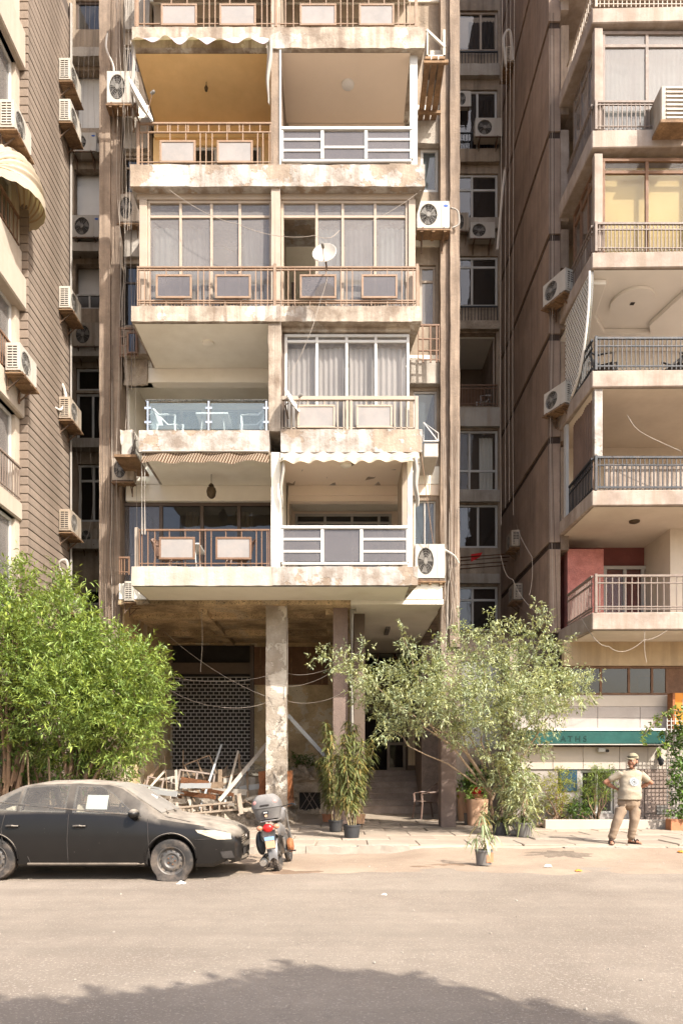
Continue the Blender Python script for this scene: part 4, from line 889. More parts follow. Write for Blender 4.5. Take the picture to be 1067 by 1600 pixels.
# first floor above the shop: tan wall, wood windows; shop front below
FY = 18.5; zf = lambda p: PZ(p, FY); xf = lambda p: PX(p, FY)
FX0 = xf(800)
wall(RB, 'wall', 'tan_wall', xf(880), QR, zf(1040), zQ(984)+.02, FY, FY+.2)
wall(RB, 'wall', 'stone_grey', FX0, QR, zf(1165), zf(1086), FY, FY+.3)
MB().box(FX0, QR, FY+1.2, FY+1.4, .2, zf(985)).build('back_wall', 'room_dark', RB)
MB().box(FX0, FX0+.2, FY+.3, FY+1.2, .2, zf(1000)).build('side_wall', 'right_pale', RB)
w = window(RB, FY+.08, xf(888), QR-.1, zf(1086)+.004, zf(1040)-.004, vs=[(p-888)/(1258-888) for p in (942, 988, 1026, 1050, 1110, 1180)], frame='wood_brown', fw=.06, pane='glass_dark', panes={4: 'wood_brown', 6: 'wood_brown'})
MB().box(xf(1005), xf(1024), FY+.35, FY+.37, zf(1080), zf(1055)).build('sticker', 'blue_poster', RB)
MB().box(FX0, QR, FY-.05, FY-.004, zf(1104), zf(1087)).build('sill', 'stone_cream', RB, bevel=.008)
for p in range(800, 1240, 66):                    # stone facing slabs
    for q in range(2): MB().box(xf(p)+.006, xf(p+66)-.006, FY-.035, FY-.003, zf(1122+q*18)+.005, zf(1104+q*18)-.005).build('facing_stone', 'stone_grey', RB)
for p0, p1 in ((806, 862), (862, 909), (909, 966), (966, 1010), (1010, 1042), (1042, 1100), (1100, 1160), (1160, 1240)): MB().box(xf(p0)+.005, xf(p1)-.005, FY-.04, FY+.12, zf(1202), zf(1167)).build('facing_stone', 'stone_cream', RB, bevel=.005)
wall(RB, 'wall', 'stone_grey', FX0, QR, .1, zf(1202)-.003, FY, FY+.25, [(xf(906), xf(958), .5, zf(1203)), ])
for i, (p0, p1) in enumerate(((990, 1004), (1005, 1045))):
    for q0, q1 in ((1202, 1231), (1232, 1271), (1272, 1286)): MB().box(xf(p0)+.004, xf(p1)-.004, FY-.06, FY-.003, zf(q1)+.004, zf(q0)-.004).build('granite_panel', 'granite', RB)
MB().box(xf(1023), xf(1040), FY-.075, FY-.061, zf(1272), zf(1258)).build('vent_plate', 'ac_grille', RB)
window(RB, FY+.05, xf(906)+.003, xf(958)-.003, .503, zf(1203)-.005, vs=(.5,), frame='alu_white', fw=.06, pane='glass_dark')
MB().box(xf(872), xf(900), FY-.03, FY-.005, zf(1236), zf(1203)).build('poster', 'blue_poster', RB)
MB().box(xf(838), 9.5, 17.75, 17.95, .1, PZ(1281, 17.75)).build('planter_kerb', 'stone_cream', RB, bevel=.01)
# one-storey infill at the foot of the shaft, corrugated roof
iy = 20.3; o = MB()
o.grid(48, 2, lambda u, v: (3.0+u*2.9, iy-.5+v*4.6, PZ(989, iy)+.03*math.sin(u*48*math.pi/1.0)*(1 if True else 0)+.25*v)); o.build('tin_roof', 'pipe_white', RS, smooth=True, recalc=False, sharp=180)
wall(RS, 'infill_wall', 'right_pale', 2.9, RX+.02, .2, PZ(992, iy), iy, iy+.2, [(3.3, 4.6, 2.2, 4.6)])
window(RS, iy+.05, 3.303, 4.597, 2.203, 4.597, vs=(.5,), frame='alu_white', fw=.08, pane='curtain_white')
# green shop awning with faded lettering, camera, wall lamps
ga = empty('shop_awning', (xf(900), FY, zf(1152)), 'faded green canvas awning with a white top edge over the shop', 'awning')
MB().prism([(FY-.36, zf(1163)), (FY-.36, zf(1144)), (FY-.05, zf(1140)), (FY-.05, zf(1163))], xf(812), PX(1038, FY-.36), 'x').build('canvas', 'green_canvas', ga, bevel=.01)
MB().box(xf(812), PX(1038, FY-.36), FY-.375, FY-.05, zf(1142.6), zf(1139)).build('top_trim', 'lamp_white', ga); MB().box(xf(812), PX(1038, FY-.36), FY-.37, FY-.05, zf(1164.5), zf(1163.2)).build('bottom_trim', 'pipe_white', ga)
def lettering(txt, size, loc, m_, parent, name='lettering', rot=(R(90), 0, 0), ext=.002, spacing=1.0):
    cu = bpy.data.curves.new(name, 'FONT'); cu.body = txt; cu.size = size; cu.extrude = ext; cu.align_x = 'CENTER'; cu.space_character = spacing
    t = bpy.data.objects.new(name, cu); COL.objects.link(t); bpy.context.view_layer.update()
    me = bpy.data.meshes.new_from_object(t.evaluated_get(bpy.context.evaluated_depsgraph_get())); bpy.data.objects.remove(t)
    me.materials.clear(); me.materials.append(MAT[m_]); o = place(name, me, parent, loc); o.rotation_euler = rot; return o
mat('faded_letter', (.006,.035,.03), .8, .2, 3, bump=0)
for ch, px_ in zip('ATHS', (879, 890, 902, 913)): lettering(ch, .20, (PX(px_, FY-.366), FY-.366, PZ(1158.5, FY-.366)), 'faded_letter', ga, name='letter')
# ------------------------------------------------------------------ ground
random.seed(6)
def ground_sheet(name, m_, x0, x1, y0, y1, z, nx, ny, amp, fn=None, seed=0):
    mb = MB(); mb.grid(nx, ny, lambda u, v: (lambda x, y: (x, y, (fn(x, y) if fn else z) + amp*fbm(x*.7+seed, y*.7, seed)))(x0+(x1-x0)*u, y0+(y1-y0)*v))
    return structure(mb.build(name, m_, None, smooth=True, recalc=False, sharp=180))
structure(MB().box(-250, 250, -250, 250, -.6, -.06).build('ground', 'far_ground'))
ground_sheet('road', 'asphalt', -40, 40, -30, 12.2, 0, 120, 60, .012)
KY = 14.05
def verge_z(x, y):
    yy = y + .45*fbm(x*.45, 2.0, 8) + .12*fbm(x*2.5, y*2.5, 3); t = max(0, min(1, (yy-10.9)/1.0)); h = -.022+.034*t
    h += .10*max(0, min(1, (y-12.9)/1.1))*max(0, min(1, (x-1.0)/.5)) * (1 if y < KY+.3 else 1)      # broken ramp where the kerb is gone
    h += .05*fbm(x*1.3, y*1.3, 3)*t*.6
    return h
ground_sheet('dirt_verge', 'sand', -40, 40, 10.2, KY+.4, 0, 420, 40, .012, verge_z, 5)
def pave_z(x, y): return .150 + .03*max(0, y-17)/2 + .004*math.sin(x*3)
def pave(x0, x1, nx): return ground_sheet('pavement', 'pavement', x0, x1, KY+.06, 22.9, 0, nx, 140, .014, lambda x, y: pave_z(x, y) if y > KY+.1 else -.1, 9)
pave(-40, 40, 160)
# kerb stones along the pavement edge, some sunk or missing
kb = MB(); rough_box(kb, -.491, .491, 0, .16, -.16, .168, seg=.10, amp=.014, seed=3); me1 = kb.mesh('kerb_stone'); me1.materials.append(MAT['kerb'])
kb = MB(); rough_box(kb, -.491, .491, 0, .16, -.16, .168, seg=.10, amp=.02, seed=8); me2 = kb.mesh('kerb_stone'); me2.materials.append(MAT['kerb'])
KB = empty('kerb', (0, KY, 0)); KB['kind'] = 'structure'
x = -12.0
while x < 12:
    dz = rnd(-.02, .015)
    if 1.75 < x < 3.9: dz = -.09+rnd(-.03, .02)
    elif x >= 3.9: dz = -.035+rnd(-.01, .01)
    inst('kerb_stone', random.choice((me1, me2)), KB, (x, KY+rnd(-.015, .015), dz), (1, 1, 1), (rnd(-.03, .03), rnd(-.012, .012), rnd(-.012, .012))); x += .985
# paving slabs whose joints show
pm = MB().box(-.49, .49, -.49, .49, -.05, 0); pme = pm.mesh('paving_slab'); 
bm = bmesh.new(); bm.from_mesh(pme); bmesh.ops.bevel(bm, geom=list(bm.edges), offset=.012, segments=1, affect='EDGES'); bm.to_mesh(pme); bm.free()
mat('paving', (.335,.275,.215), .93, .13, .9, stain=(.24,.185,.14), stain_amt=.5, stain_scale=.8, bump=.4, bscale=30, objrand=.10); pme.materials.append(MAT['paving'])
PV = bpy.data.objects['pavement']; WO[PV.name] = Vector((0,0,0))
for j in range(7):
    y = KY+.66+j*1.0
    for i in range(-11, 12):
        x = i*1.0+.5*(j % 2); 
        if random.random() < .12 or y > 20.6: continue
        inst('paving_slab', pme, PV, (x+rnd(-.01, .01), y+rnd(-.01, .01), pave_z(x, y)+.022+rnd(-.008, .010)), (1, 1, 1), (rnd(-.008, .008), rnd(-.008, .008), rnd(-.01, .01)))
# cracked ramp slabs
def flat_chunk(px, py, r, h=.03, m_='concrete_broken', name='rubble', lab=None, n=9, z=.0, Y=None):
    pass
# stain patches of damp and loose soil on the verge (real thin spreads)
def blotch(name, px, py, rx, ry, m_, z=.008, seed=0, kind='structure'):
    Y = (CH-.03)*F/(py-HZ); c = Vector((PX(px, Y), Y)); mb = MB(); n = 40; vs = [(c.x, c.y, verge_z(c.x, c.y)+z+.008)]
    for ring, f in ((1, .5), (2, 1.0)):
        for k in range(n):
            a = 2*math.pi*k/n; rr = f*(1+.75*fbm(math.cos(a)*2.5+seed, math.sin(a)*2.5, seed)); x, y = c.x+rx*rr*math.cos(a), c.y+ry*rr*math.sin(a)
            vs.append((x, y, verge_z(x, y)+z+.012*fbm(x*.7+5, y*.7, 5)-(.012 if ring == 2 else 0)))
    fs = [(0, 1+k, 1+(k+1) % n) for k in range(n)] + [(1+k, 1+n+k, 1+n+(k+1) % n, 1+(k+1) % n) for k in range(n)]
    mb.add(vs, fs); o = mb.build(name, m_, None, smooth=True, sharp=180); o['kind'] = kind; return o
mat('damp_soil', (.20,.135,.09), .9, .2, 2, bump=.5, bscale=40)
mat('ash', (.20,.155,.115), .95, .3, 3, bump=.8, bscale=40)
blotch('soil_patch', 458, 1361, .45, .22, 'damp_soil', seed=1); blotch('soil_patch', 700, 1350, .35, .12, 'damp_soil', seed=4); blotch('soil_patch', 880, 1338, .6, .35, 'ash', seed=2); blotch('soil_patch', 655, 1352, .22, .1, 'damp_soil', seed=6)
# litter and pebbles
peb = MB(); 
for i in range(900):
    x, y = rnd(-8, 8), random.choice((rnd(11.2, 14), rnd(11.5, 14), rnd(5, 12))); s = rnd(.004, .016)*(1.5 if random.random() < .1 else 1)
    z = verge_z(x, y) if y > 11.4 else 0.004
    peb.add([(x+s*rnd(.6, 1.2)*dx, y+s*rnd(.6, 1.2)*dy, z+s*dz*rnd(.5, 1)) for dx, dy, dz in ((1,0,0),(0,1,0),(-1,0,0),(0,-1,0),(0,0,1))], [(0,1,4),(1,2,4),(2,3,4),(3,0,4)])
o = peb.build('gravel', 'kerb', None); tag(o, 'loose grit and pebbles scattered over the dusty roadside', 'gravel', kind='stuff')
def litter(px, py, m_, label, cat='litter', s=.06, z=.02, name='litter', seed=0):
    Y = (CH-.02)*F/(py-HZ); x = PX(px, Y); mb = MB(); n = 7
    mb.grid(n, n, lambda u, v: (x+s*2*(u-.5)+.02*fbm(u*3, v*3, seed), Y+s*1.6*(v-.5), verge_z(x, Y)+z+s*.55*(1-(2*u-1)**2)*(1-(2*v-1)**2)+.35*s*fbm(u*4, v*4, seed+2)))
    return tag(mb.build(name, m_, None, smooth=False, recalc=False), label, cat)
litter(855, 1357, 'paper', 'crumpled white paper scrap on the dusty road edge', seed=1); litter(903, 1361, 'orange_sign', 'small crumpled orange wrapper on the road edge', s=.05, seed=2)
litter(1063, 1337, 'orange_sign', 'orange wrapper at the far right of the pavement edge', s=.06, seed=3); litter(600, 1395, 'paper', 'flattened pale scrap lying on the road', s=.05, z=.004, seed=4)
litter(283, 1378, 'paper', 'torn white scrap beside the flat front tyre', s=.06, seed=5)
cable([P3(663, 1282, 20.0)+Vector((0,0,.0)), P3(700, 1281, 20.2), P3(715, 1288, 19.4)], 'thin fallen stick on the pavement before the stairs', r=.012, m='bark_pale', name='stick', cat='stick', n=3)
# ------------------------------------------------------------------ air conditioners
random.seed(7)
ac_px(167, 212, 111, 160, 18.0, 'large dusty air conditioner on the left pilaster beside the orange balcony', skin='ac_white')
ac_px(184, 219, 303, 346, 18.3, 'dusty air conditioner left of the fourth-floor glazed balcony', skin='ac_dirty')
ac_px(651, 701, 314, 356, 18.05, 'clean white air conditioner right of the fourth-floor glazed balcony', skin='ac_white', badge=True)
ac_px(648, 694, 850, 903, 18.0, 'white air conditioner beside the lowest right balcony', skin='ac_white')
ac_px(175, 209, 716, 750, 18.05, 'grimy dark air conditioner below the glass-railed balcony', skin='ac_dirty')
ac_unit(PX(192, 17.6), 18.0, PZ(935, 17.5), 90, 'small white air conditioner under the lowest left balcony corner', s=.72, h=1.15)
# left building: on the bay and along the brick flank
ac_unit(BXR+.14, 15.35, PZ(228, 15.4), 90, 'white air conditioner on a wooden tray above the dome awning', s=1.0)
ac_unit(BXR+.17, 15.55, PZ(596, 15.6), 90, 'cream air conditioner jutting from the bay of the brick block', s=1.0)
for px, py, lab in ((104, 128, 'topmost air conditioner on the shaft edge of the brick wall'), (106, 192, 'second air conditioner from the top on the brick wall edge'), (104, 483, 'slatted air conditioner on the brick wall below two shaft units'), (112, 655, 'weathered air conditioner on the brick wall beside a white shaft window'), (100, 830, 'cable-tangled air conditioner low on the brick wall'), (104, 955, 'air conditioner on the brick wall just above the tree')):
    Y = 18.3; ac_unit(LX+.02, Y, PZ(py, Y-.3), 90, lab, s=.92, skin='ac_white' if py < 500 else 'ac_dirty')
for x0, x1, y0, y1, lab, bd in ((108, 150, 207, 236, 'upper front-facing air conditioner in the left shaft with a blue badge', True), (113, 155, 336, 370, 'white front-facing air conditioner in the left shaft under a pale niche', True), (115, 155, 504, 540, 'lowest front-facing air conditioner in the left shaft', False), (124, 152, 826, 850, 'small dark air conditioner in the left shaft under a white window', False)):
    ac_px(x0, x1, y0, y1, 23.4, lab, badge=bd, tray=False, skin='ac_white' if bd else 'ac_dirty')
# right shaft
for x0, x1, y0, y1, lab, sk in ((742, 783, 184, 213, 'white air conditioner in the right shaft before a brown curtain', 'ac_white'), (734, 772, 347, 372, 'white air conditioner in the right shaft under a white window', 'ac_white'), (713, 735, 142, 166, 'half-hidden air conditioner in the right shaft beside the pilaster', 'ac_white'), (712, 731, 332, 360, 'narrow pale air conditioner in the right shaft behind the pilaster', 'ac_dirty')):
    ac_px(x0, x1, y0, y1, 24.9, lab, tray=False, skin=sk)
for py, Y, lab in ((112, 23.4, 'rusty-framed air conditioner high on the shaded brown wall'), (858, 22.6, 'white slatted air conditioner low on the shaded brown wall'), (940, 22.3, 'lowest air conditioner on the shaded brown wall by the laundry poles')):
    ac_unit(RX-.01, Y, PZ(py, Y), -90, lab, s=.85, skin='ac_dirty')
ac_unit(RX+.28, RY0-.3, PZ(476, 19), -64, 'air conditioner on a rusty tray below the gold-blind balcony', s=1.0)
ac_unit(RX+.28, RY0-.3, PZ(645, 19), -64, 'white air conditioner beside the dark railing of the decorated balcony', s=.95)
# window unit on the top right balcony
wu = empty('air_conditioner', (PX(1046, 16.7), 16.75, PZ(190, 16.7)), 'box window air conditioner with slatted face on the top right balcony', 'air conditioner', 'air conditioner outdoor units')
b = MB(); x0, x1, z0, z1 = PX(1030, 16.6), PX(1078, 16.6), PZ(192, 16.6), PZ(137, 16.6); b.box(x0, x1, 16.55, 17.2, z0, z1); b.build('casing', 'ac_dirty', wu, bevel=.02)
b = MB()
for i in range(8): z = z0+.06+i*(z1-z0-.12)/7; b.box(x0+.12, x1-.05, 16.525, 16.548, z-.018, z+.018)
b.build('louvre', 'ac_white', wu)
b = MB(); b.box(x0-.03, x1+.03, 16.5, 17.2, z0-.07, z0-.004); b.build('tray', 'tray_wood', wu)
# wrecked unit hanging at the top right corner, wooden tray below
wk = empty('air_conditioner', (PX(672, 16.9), 16.9, PZ(95, 16.9)), 'wrecked white air conditioner casing on a wooden crate at the top right corner', 'air conditioner', 'air conditioner outdoor units')
xa, xb = PX(666, 16.7), PX(695, 16.7); za, zb = PZ(94, 16.7), PZ(46, 16.7)
b = MB(); b.box(xa, xb, 16.7, 16.72, za, za+.12).box(xa, xa+.03, 16.7, 17.6, za, zb).box(xb-.05, xb, 16.7, 17.6, za, zb).box(xa, xb, 17.5, 17.6, za, zb).bar((xa, 16.72, zb), (xb, 16.72, za+.3), .05).box(xa+.1, xb-.08, 16.9, 17.3, za+.1, za+.42); b.build('casing', 'ac_white', wk)
for i in range(3): MB().box(xa-.05+i*.16, xa+.08+i*.16, 16.6, 18.2, za-.06, za-.005).build('tray_board', 'tray_wood', wk)
b = MB(); b.box(xa-.08, xb+.06, 16.62, 16.68, za-.13, za-.062).box(xa-.08, xb+.06, 17.9, 17.96, za-.13, za-.062); b.build('bracket', 'tray_wood', wk)
# white window unit frame seen from below right of the third-floor window
wf = empty('air_conditioner', (PX(668, 17.2), 17.3, PZ(712, 17.2)), 'white metal air conditioner cage right of the third-floor white window', 'air conditioner', 'air conditioner outdoor units')
xa, xb, za, zb = PX(661, 17.1), PX(684, 17.1), PZ(714, 17.1), PZ(660, 17.1)
b = MB(); b.box(xa, xb, 17.12, 18.2, za, za+.34); b.build('casing', 'ac_white', wf, bevel=.02)
b = MB(); b.tube([(xa, 17.1, za+.36), (xa, 17.1, zb), (xb, 17.1, zb-.25), (xb, 17.1, za+.36)], .014, 5); b.bar((xa, 17.1, zb), (xb, 17.1, za+.36), .022); b.bar((xa, 17.1, za+.37), (xb, 17.1, za+.37), .025); b.build('cage', 'alu_white', wf)
# smashed white unit on the left under the glass-railed loggia
sm = empty('air_conditioner', (PX(200, 17.2), 17.4, PZ(712, 17.2)), 'smashed white air conditioner remains on a wooden shelf by the left loggia', 'air conditioner', 'air conditioner outdoor units')
xa, xb, za, zb = PX(189, 17.2), PX(212, 17.2), PZ(712, 17.2), PZ(672, 17.2)
b = MB(); rough_box(b, xa, xb-.05, 17.2, 17.7, za+.25, zb, seg=.07, amp=.04, seed=2); rough_box(b, xa+.05, xb-.02, 17.15, 17.6, za, za+.27, seg=.07, amp=.05, seed=5); b.build('casing', 'ac_white', sm)
b = MB(); b.box(xa-.12, xb+.05, 17.05, 18.2, za-.09, za-.03); b.build('tray', 'tray_wood', sm)
b = MB()
for i in range(6): b.tube([(xb-.05+.02*i, 17.15, zb-.05*i), (xb+rnd(-.02, .08), 17.1, za+rnd(.1, .4)), (xb-.1+rnd(0, .1), 17.12, za-.02)], .012, 4)
b.build('torn_wire', 'cable_dark', sm)
# ------------------------------------------------------------------ satellite dishes
def dish(c, aim, r, label, m_='ac_white', arm=True, mast_to=None):
    e = empty('satellite_dish', c, label, 'satellite dish', 'satellite dishes'); q = Vector(aim).to_track_quat('Z', 'Y').to_matrix(); c = Vector(c)
    prof = [(r*t/8+1e-3, .28*r*(t/8)**2) for t in range(9)]; b = MB(); b.lathe(prof, 28, c, q, caps=False); b.lathe([(r, .28*r), (r+.012, .28*r-.005), (r, .28*r-.016)], 28, c, q, caps=False); b.build('reflector', m_, e, smooth=True, recalc=False)
    b = MB(); f = c+q@Vector((0, -.15*r, r*1.0)); b.tube([c+q@Vector((0, -r*.98, .26*r)), f], .012, 5); b.build('feed_arm', 'bracket', e)
    b = MB(); b.lathe([(.03, -.05), (.035, .03), (.02, .06)], 10, f, q); b.build('receiver', 'ac_grille', e)
    if mast_to: b = MB(); b.tube([c+q@Vector((0, 0, -.03)), c+q@Vector((0, 0, -.12)), Vector(mast_to)], .02, 6); b.build('mast', 'bracket', e)
    return e
dish(P3(507, 399, 15.75), (-.15, -1, .30), .25, 'round dusty satellite dish clamped to the fourth-floor railing', mast_to=P3(510, 420, 16.42))
dish(P3(214, 160, 16.2), (.96, -.30, .45), .40, 'edge-on white satellite dish at the corner of the orange balcony', m_='plastic_white', mast_to=P3(218, 192, 16.45))
dish(P3(452, 628, 16.25), (.9, -.35, .5), .27, 'small satellite dish behind the cream third-floor railing', m_='plastic_white', mast_to=P3(450, 655, 16.42))
# ------------------------------------------------------------------ awnings on the main building
def valance(e, x0, x1, z0, z1, Y, mats, n, drop_amp, wave, out=.22, scal=0, name='canvas', lift=0):
    """hanging striped canvas: strips alternate between two cloths; the lower edge sags and waves"""
    b = MB(); N = n*4
    def fn(u, v):
        x = x0+(x1-x0)*u; low = z0 + drop_amp*fbm(u*5, 1.3, wave) + scal*(.35+.65*mnoise.noise(Vector((u*3, wave, 0))))*abs(math.sin(math.pi*(u*wave+.8*mnoise.noise(Vector((u*4, 7, wave))))))
        return (x, Y-out*v*(1+.15*math.sin(u*wave*2*math.pi)) + .03*math.sin(u*wave*6.3+v*2), z1+(low-z1)*v + lift*math.sin(u*math.pi))
    vs = [fn(i/N, j/6) for j in range(7) for i in range(N+1)]; b.v = [tuple(p) for p in vs]
    for j in range(6):
        for i in range(N): b.f.append((j*(N+1)+i, j*(N+1)+i+1, (j+1)*(N+1)+i+1, (j+1)*(N+1)+i)); b.m.append((1 if (i+j) % 4 == 3 else 0) if scal == 0 else (1 if j % 2 else 0))
    return b.build(name, mats, e, smooth=True, recalc=False, sharp=180)
e = empty('awning', P3(320, 715, A), 'brown awning with pale stripes rolled under the glass-railed loggia', 'awning', 'balcony awnings')
valance(e, PX(222, A), PX(420, A), PZ(725, A), PZ(706, A), A+.02, ('cloth_brown', 'cloth_cream'), 46, .05, 4, .12); b = MB(); b.tube([P3(222, 706, A-.02), P3(420, 706, A-.02)], .03, 8); b.build('roller', 'pipe_white', e, smooth=True)
for px in (221.5, 226): b = MB(); b.tube([P3(px, 706, A+.02), P3(px, 835, A+.04)], .022, 6); b.build('pole', 'pipe_white', e, smooth=True)
e = empty('awning', P3(545, 715, A), 'white striped awning with scalloped edge and hanging side flaps', 'awning', 'balcony awnings')
valance(e, PX(438, A), PX(654, A), PZ(729, A), PZ(706, A), A+.02, ('cloth_white', 'cloth_cream'), 50, .03, 9, .26, scal=.06)
for px, w_, lo in ((438, .1, 795), (653, -.16, 792)):
    b = MB(); b.grid(6, 14, lambda u, v: (PX(px, A)+w_*u*(1-.5*v)+.02*math.sin(v*9), A-.22+.2*v+.04*math.sin(u*7+v*3), PZ(722, A)+(PZ(lo, A)-PZ(722, A))*v)); b.build('side_flap', 'cloth_white', e, smooth=True, recalc=False, sharp=180)
e = empty('awning', P3(315, 75, A), 'white and purple striped awning hanging over the orange balcony', 'awning', 'balcony awnings')
valance(e, PX(209, A), PX(420, A), PZ(86, A), PZ(61, A), A-.01, ('cloth_white', 'cloth_purple'), 50, .10, 5, .30, scal=.08)
for px, w_, lo in ((417, .13, 165), (207, .10, 190)):
    b = MB(); b.grid(6, 14, lambda u, v: (PX(px, A)+w_*u*(1-.6*v)+.02*math.sin(v*8), A-.2+.16*v+.04*math.sin(u*7+v*3), PZ(76, A)+(PZ(lo, A)-PZ(76, A))*v)); b.build('side_flap', 'cloth_white', e, smooth=True, recalc=False, sharp=180)
# ------------------------------------------------------------------ lamps
def disc_lamp(p, r, label, m_='lamp_white'):
    b = MB(); b.lathe([(r, 0), (r*.95, -.035), (r*.5, -.06), (.001, -.065)], 20, p); o = b.build('ceiling_lamp', m_, None, smooth=True); return tag(o, label, 'lamp')
disc_lamp((PX(325, 17.2), 17.2, S[3][1]-.016), .14, 'round flat ceiling lamp above the glass-railed loggia', 'soffit')
disc_lamp((PX(540, 17.05), 17.05, S[2][1]-.016), .13, 'round ceiling lamp under the white striped awning', 'soffit')
disc_lamp((PX(543, 17.25), 17.25, S[5][1]-.016), .15, 'round white ceiling lamp on the beige fifth-floor ceiling')
disc_lamp((PX(990, 18.0), 18.0, zQ(790)-.02), .13, 'brass ceiling lamp under the right building balcony', 'brass_dark')
ln = empty('hanging_lantern', (PX(330, 17.6), 17.6, S[2][1]), 'dark pendant lantern hanging over the first-floor balcony', 'lantern')
b = MB(); p = P3(330, 768, 17.6); b.lathe([(.01,.20),(.05,.17),(.07,.13),(.04,.12),(.10,.08),(.12,0),(.10,-.10),(.06,-.15),(.02,-.17)], 12, p); b.build('body', 'brass_dark', ln, smooth=True); b = MB(); b.tube([p+Vector((0,0,.18)), (p.x, 17.6, S[2][1]-.01)], .008, 5); b.build('chain', 'brass_dark', ln)
pl = empty('pendant_bulb', (PX(322, 17.3), 17.3, S[5][1]), 'small dark bulb holder hanging from the orange ceiling', 'lamp'); b = MB(); p = Vector((PX(322, 17.2), 17.2, S[5][1])); b.tube([p, p-Vector((0,0,.1))], .012, 5); b.lathe([(.02,0),(.045,-.05),(.03,-.12)], 10, p-Vector((0,0,.1))); b.build('holder', 'brass_dark', pl, smooth=True)
# shop camera and wall lamps
sc = empty('security_camera', P3(940, 1170, FY-.05), 'small white security camera below the green awning', 'camera'); p = P3(940, 1172, FY-.1); b = MB(); b.box(p.x-.12, p.x+.06, p.y-.06, p.y+.05, p.z-.05, p.z+.06); b.build('housing', 'alu_white', sc, bevel=.01); b = MB(); b.lathe([(.035,0),(.04,.07)], 12, (p.x+.10, p.y-.02, p.z-.02), Matrix.Rotation(R(90), 3, 'X')); b.build('lens', 'ac_inside', sc)
wl_ = empty('wall_lamp', P3(1030, 1180, FY-.05), 'black wall lamp right of the standing man', 'lamp'); p = P3(1030, 1180, FY-.12); b = MB(); b.box(p.x-.03, p.x+.03, p.y, p.y+.08, p.z-.12, p.z+.14); b.build('backplate', 'rail_black', wl_); b = MB(); b.lathe([(.02,.1),(.07,.04),(.06,-.06),(.02,-.1)], 10, (p.x, p.y-.06, p.z-.16)); b.build('shade', 'rail_black', wl_)
og = empty('wall_sign', P3(1060, 1110, FY-.2), 'orange sign board cut by the right edge above the vine', 'sign'); MB().box(PX(1051, 18.2), PX(1100, 18.2), 18.15, 18.22, PZ(1140, 18.2), PZ(1083, 18.2)).build('board', 'orange_sign', og); MB().box(PX(1047, 18.2), PX(1050.6, 18.2), 18.1, 18.4, PZ(1140, 18.2), PZ(1083, 18.2)).build('side', 'rust_orange', og); MB().box(PX(1064, 18.2), PX(1085, 18.2), 18.14, 18.149, PZ(1113, 18.2), PZ(1093, 18.2)).build('mark', 'paper', og)
# ------------------------------------------------------------------ balcony furniture
def monobloc(loc, rz, label, m_='plastic_white', s=1.0, group=None, rx=0, ry=0):
    e = empty('plastic_chair', loc, label, 'chair', group); e.rotation_euler = (R(rx), R(ry), R(rz)); e.scale = (s, s, s); local_parent(e)
    b = MB(); b.grid(6, 6, lambda u, v: (-.22+.44*u, -.22+.44*v, .43-.02*math.sin(u*math.pi)*math.sin(v*math.pi))); b.grid(6, 6, lambda u, v: (-.22+.44*(1-u), -.22+.44*v, .405-.02*math.sin(u*math.pi)*math.sin(v*math.pi))); b.build('seat', m_, e, smooth=True, recalc=False, sharp=180)
    for i in range(5): b = MB(); x = -.17+i*.085; b.tube([(x, .21, .43), (x*1.05, .27, .62), (x*1.1, .33, .84)], .028, 6, flat=.35); b.build('back_slat', m_, e, smooth=True)
    b = MB(); b.tube([(-.22, .32, .80), (-.12, .345, .87), (.12, .345, .87), (.22, .32, .80)], .03, 6); b.build('back_top', m_, e, smooth=True)
    for sx in (-1, 1):
        b = MB(); b.tube([(sx*.24, -.24, .62), (sx*.26, -.05, .65), (sx*.25, .15, .66), (sx*.22, .31, .82)], .024, 6); b.build('armrest', m_, e, smooth=True)
        b = MB(); b.tube([(sx*.24, -.24, .63), (sx*.23, -.22, .4), (sx*.26, -.27, 0)], .024, 6); b.build('leg', m_, e, smooth=True)
        b = MB(); b.tube([(sx*.22, .20, .43), (sx*.24, .28, 0)], .024, 6); b.build('leg', m_, e, smooth=True)
    return e
f3 = S[2][0]
monobloc((PX(265, 17.3), 17.3, f3), 80, 'white plastic chair at the left behind the glass railing', s=1.0)
monobloc((PX(392, 17.3), 17.3, f3), -80, 'white plastic chair at the right behind the glass railing', s=1.0)
def ptable(loc, label, m_, w=.8, h=.7):
    e = empty('balcony_table', loc, label, 'table'); b = MB(); x, y, z = loc; b.box(x-w/2, x+w/2, y-w/2, y+w/2, z+h-.04, z+h); b.build('table_top', m_, e, bevel=.01)
    for sx in (-1, 1):
        for sy in (-1, 1): b = MB(); b.tube([(x+sx*w*.40, y+sy*w*.40, z), (x+sx*w*.32, y+sy*w*.32, z+h-.04)], .03, 6); b.build('leg', m_, e, smooth=True)
ptable((PX(335, 17.4), 17.4, f3), 'white plastic table between two chairs behind the glass railing', 'plastic_white', .75, .7)
ptable((PX(290, 17.3), 17.3, S[1][0]), 'pale table behind the panelled first-floor railing', 'plastic_white', .8, .68)
monobloc((PX(262, 17.2), 17.25, S[1][0]), 70, 'brown plastic chair left behind the first-floor railing', 'plastic_brown'); monobloc((PX(372, 17.2), 17.3, S[1][0]), -70, 'brown plastic chair right behind the first-floor railing', 'plastic_brown')
for px, lab in ((946, 'dark woven chair at the corner of the decorated balcony'), (1060, 'dark woven chair cut by the right edge on the decorated balcony')): monobloc((PX(px, 17.6), 17.7, zQ(579)), 60 if px < 1000 else -60, lab, 'ac_inside')
monobloc((PX(757, 25.6), 25.7, hol[4][2]), -80, 'pale chair on the dark shaft balcony', 'plastic_white', s=.9)
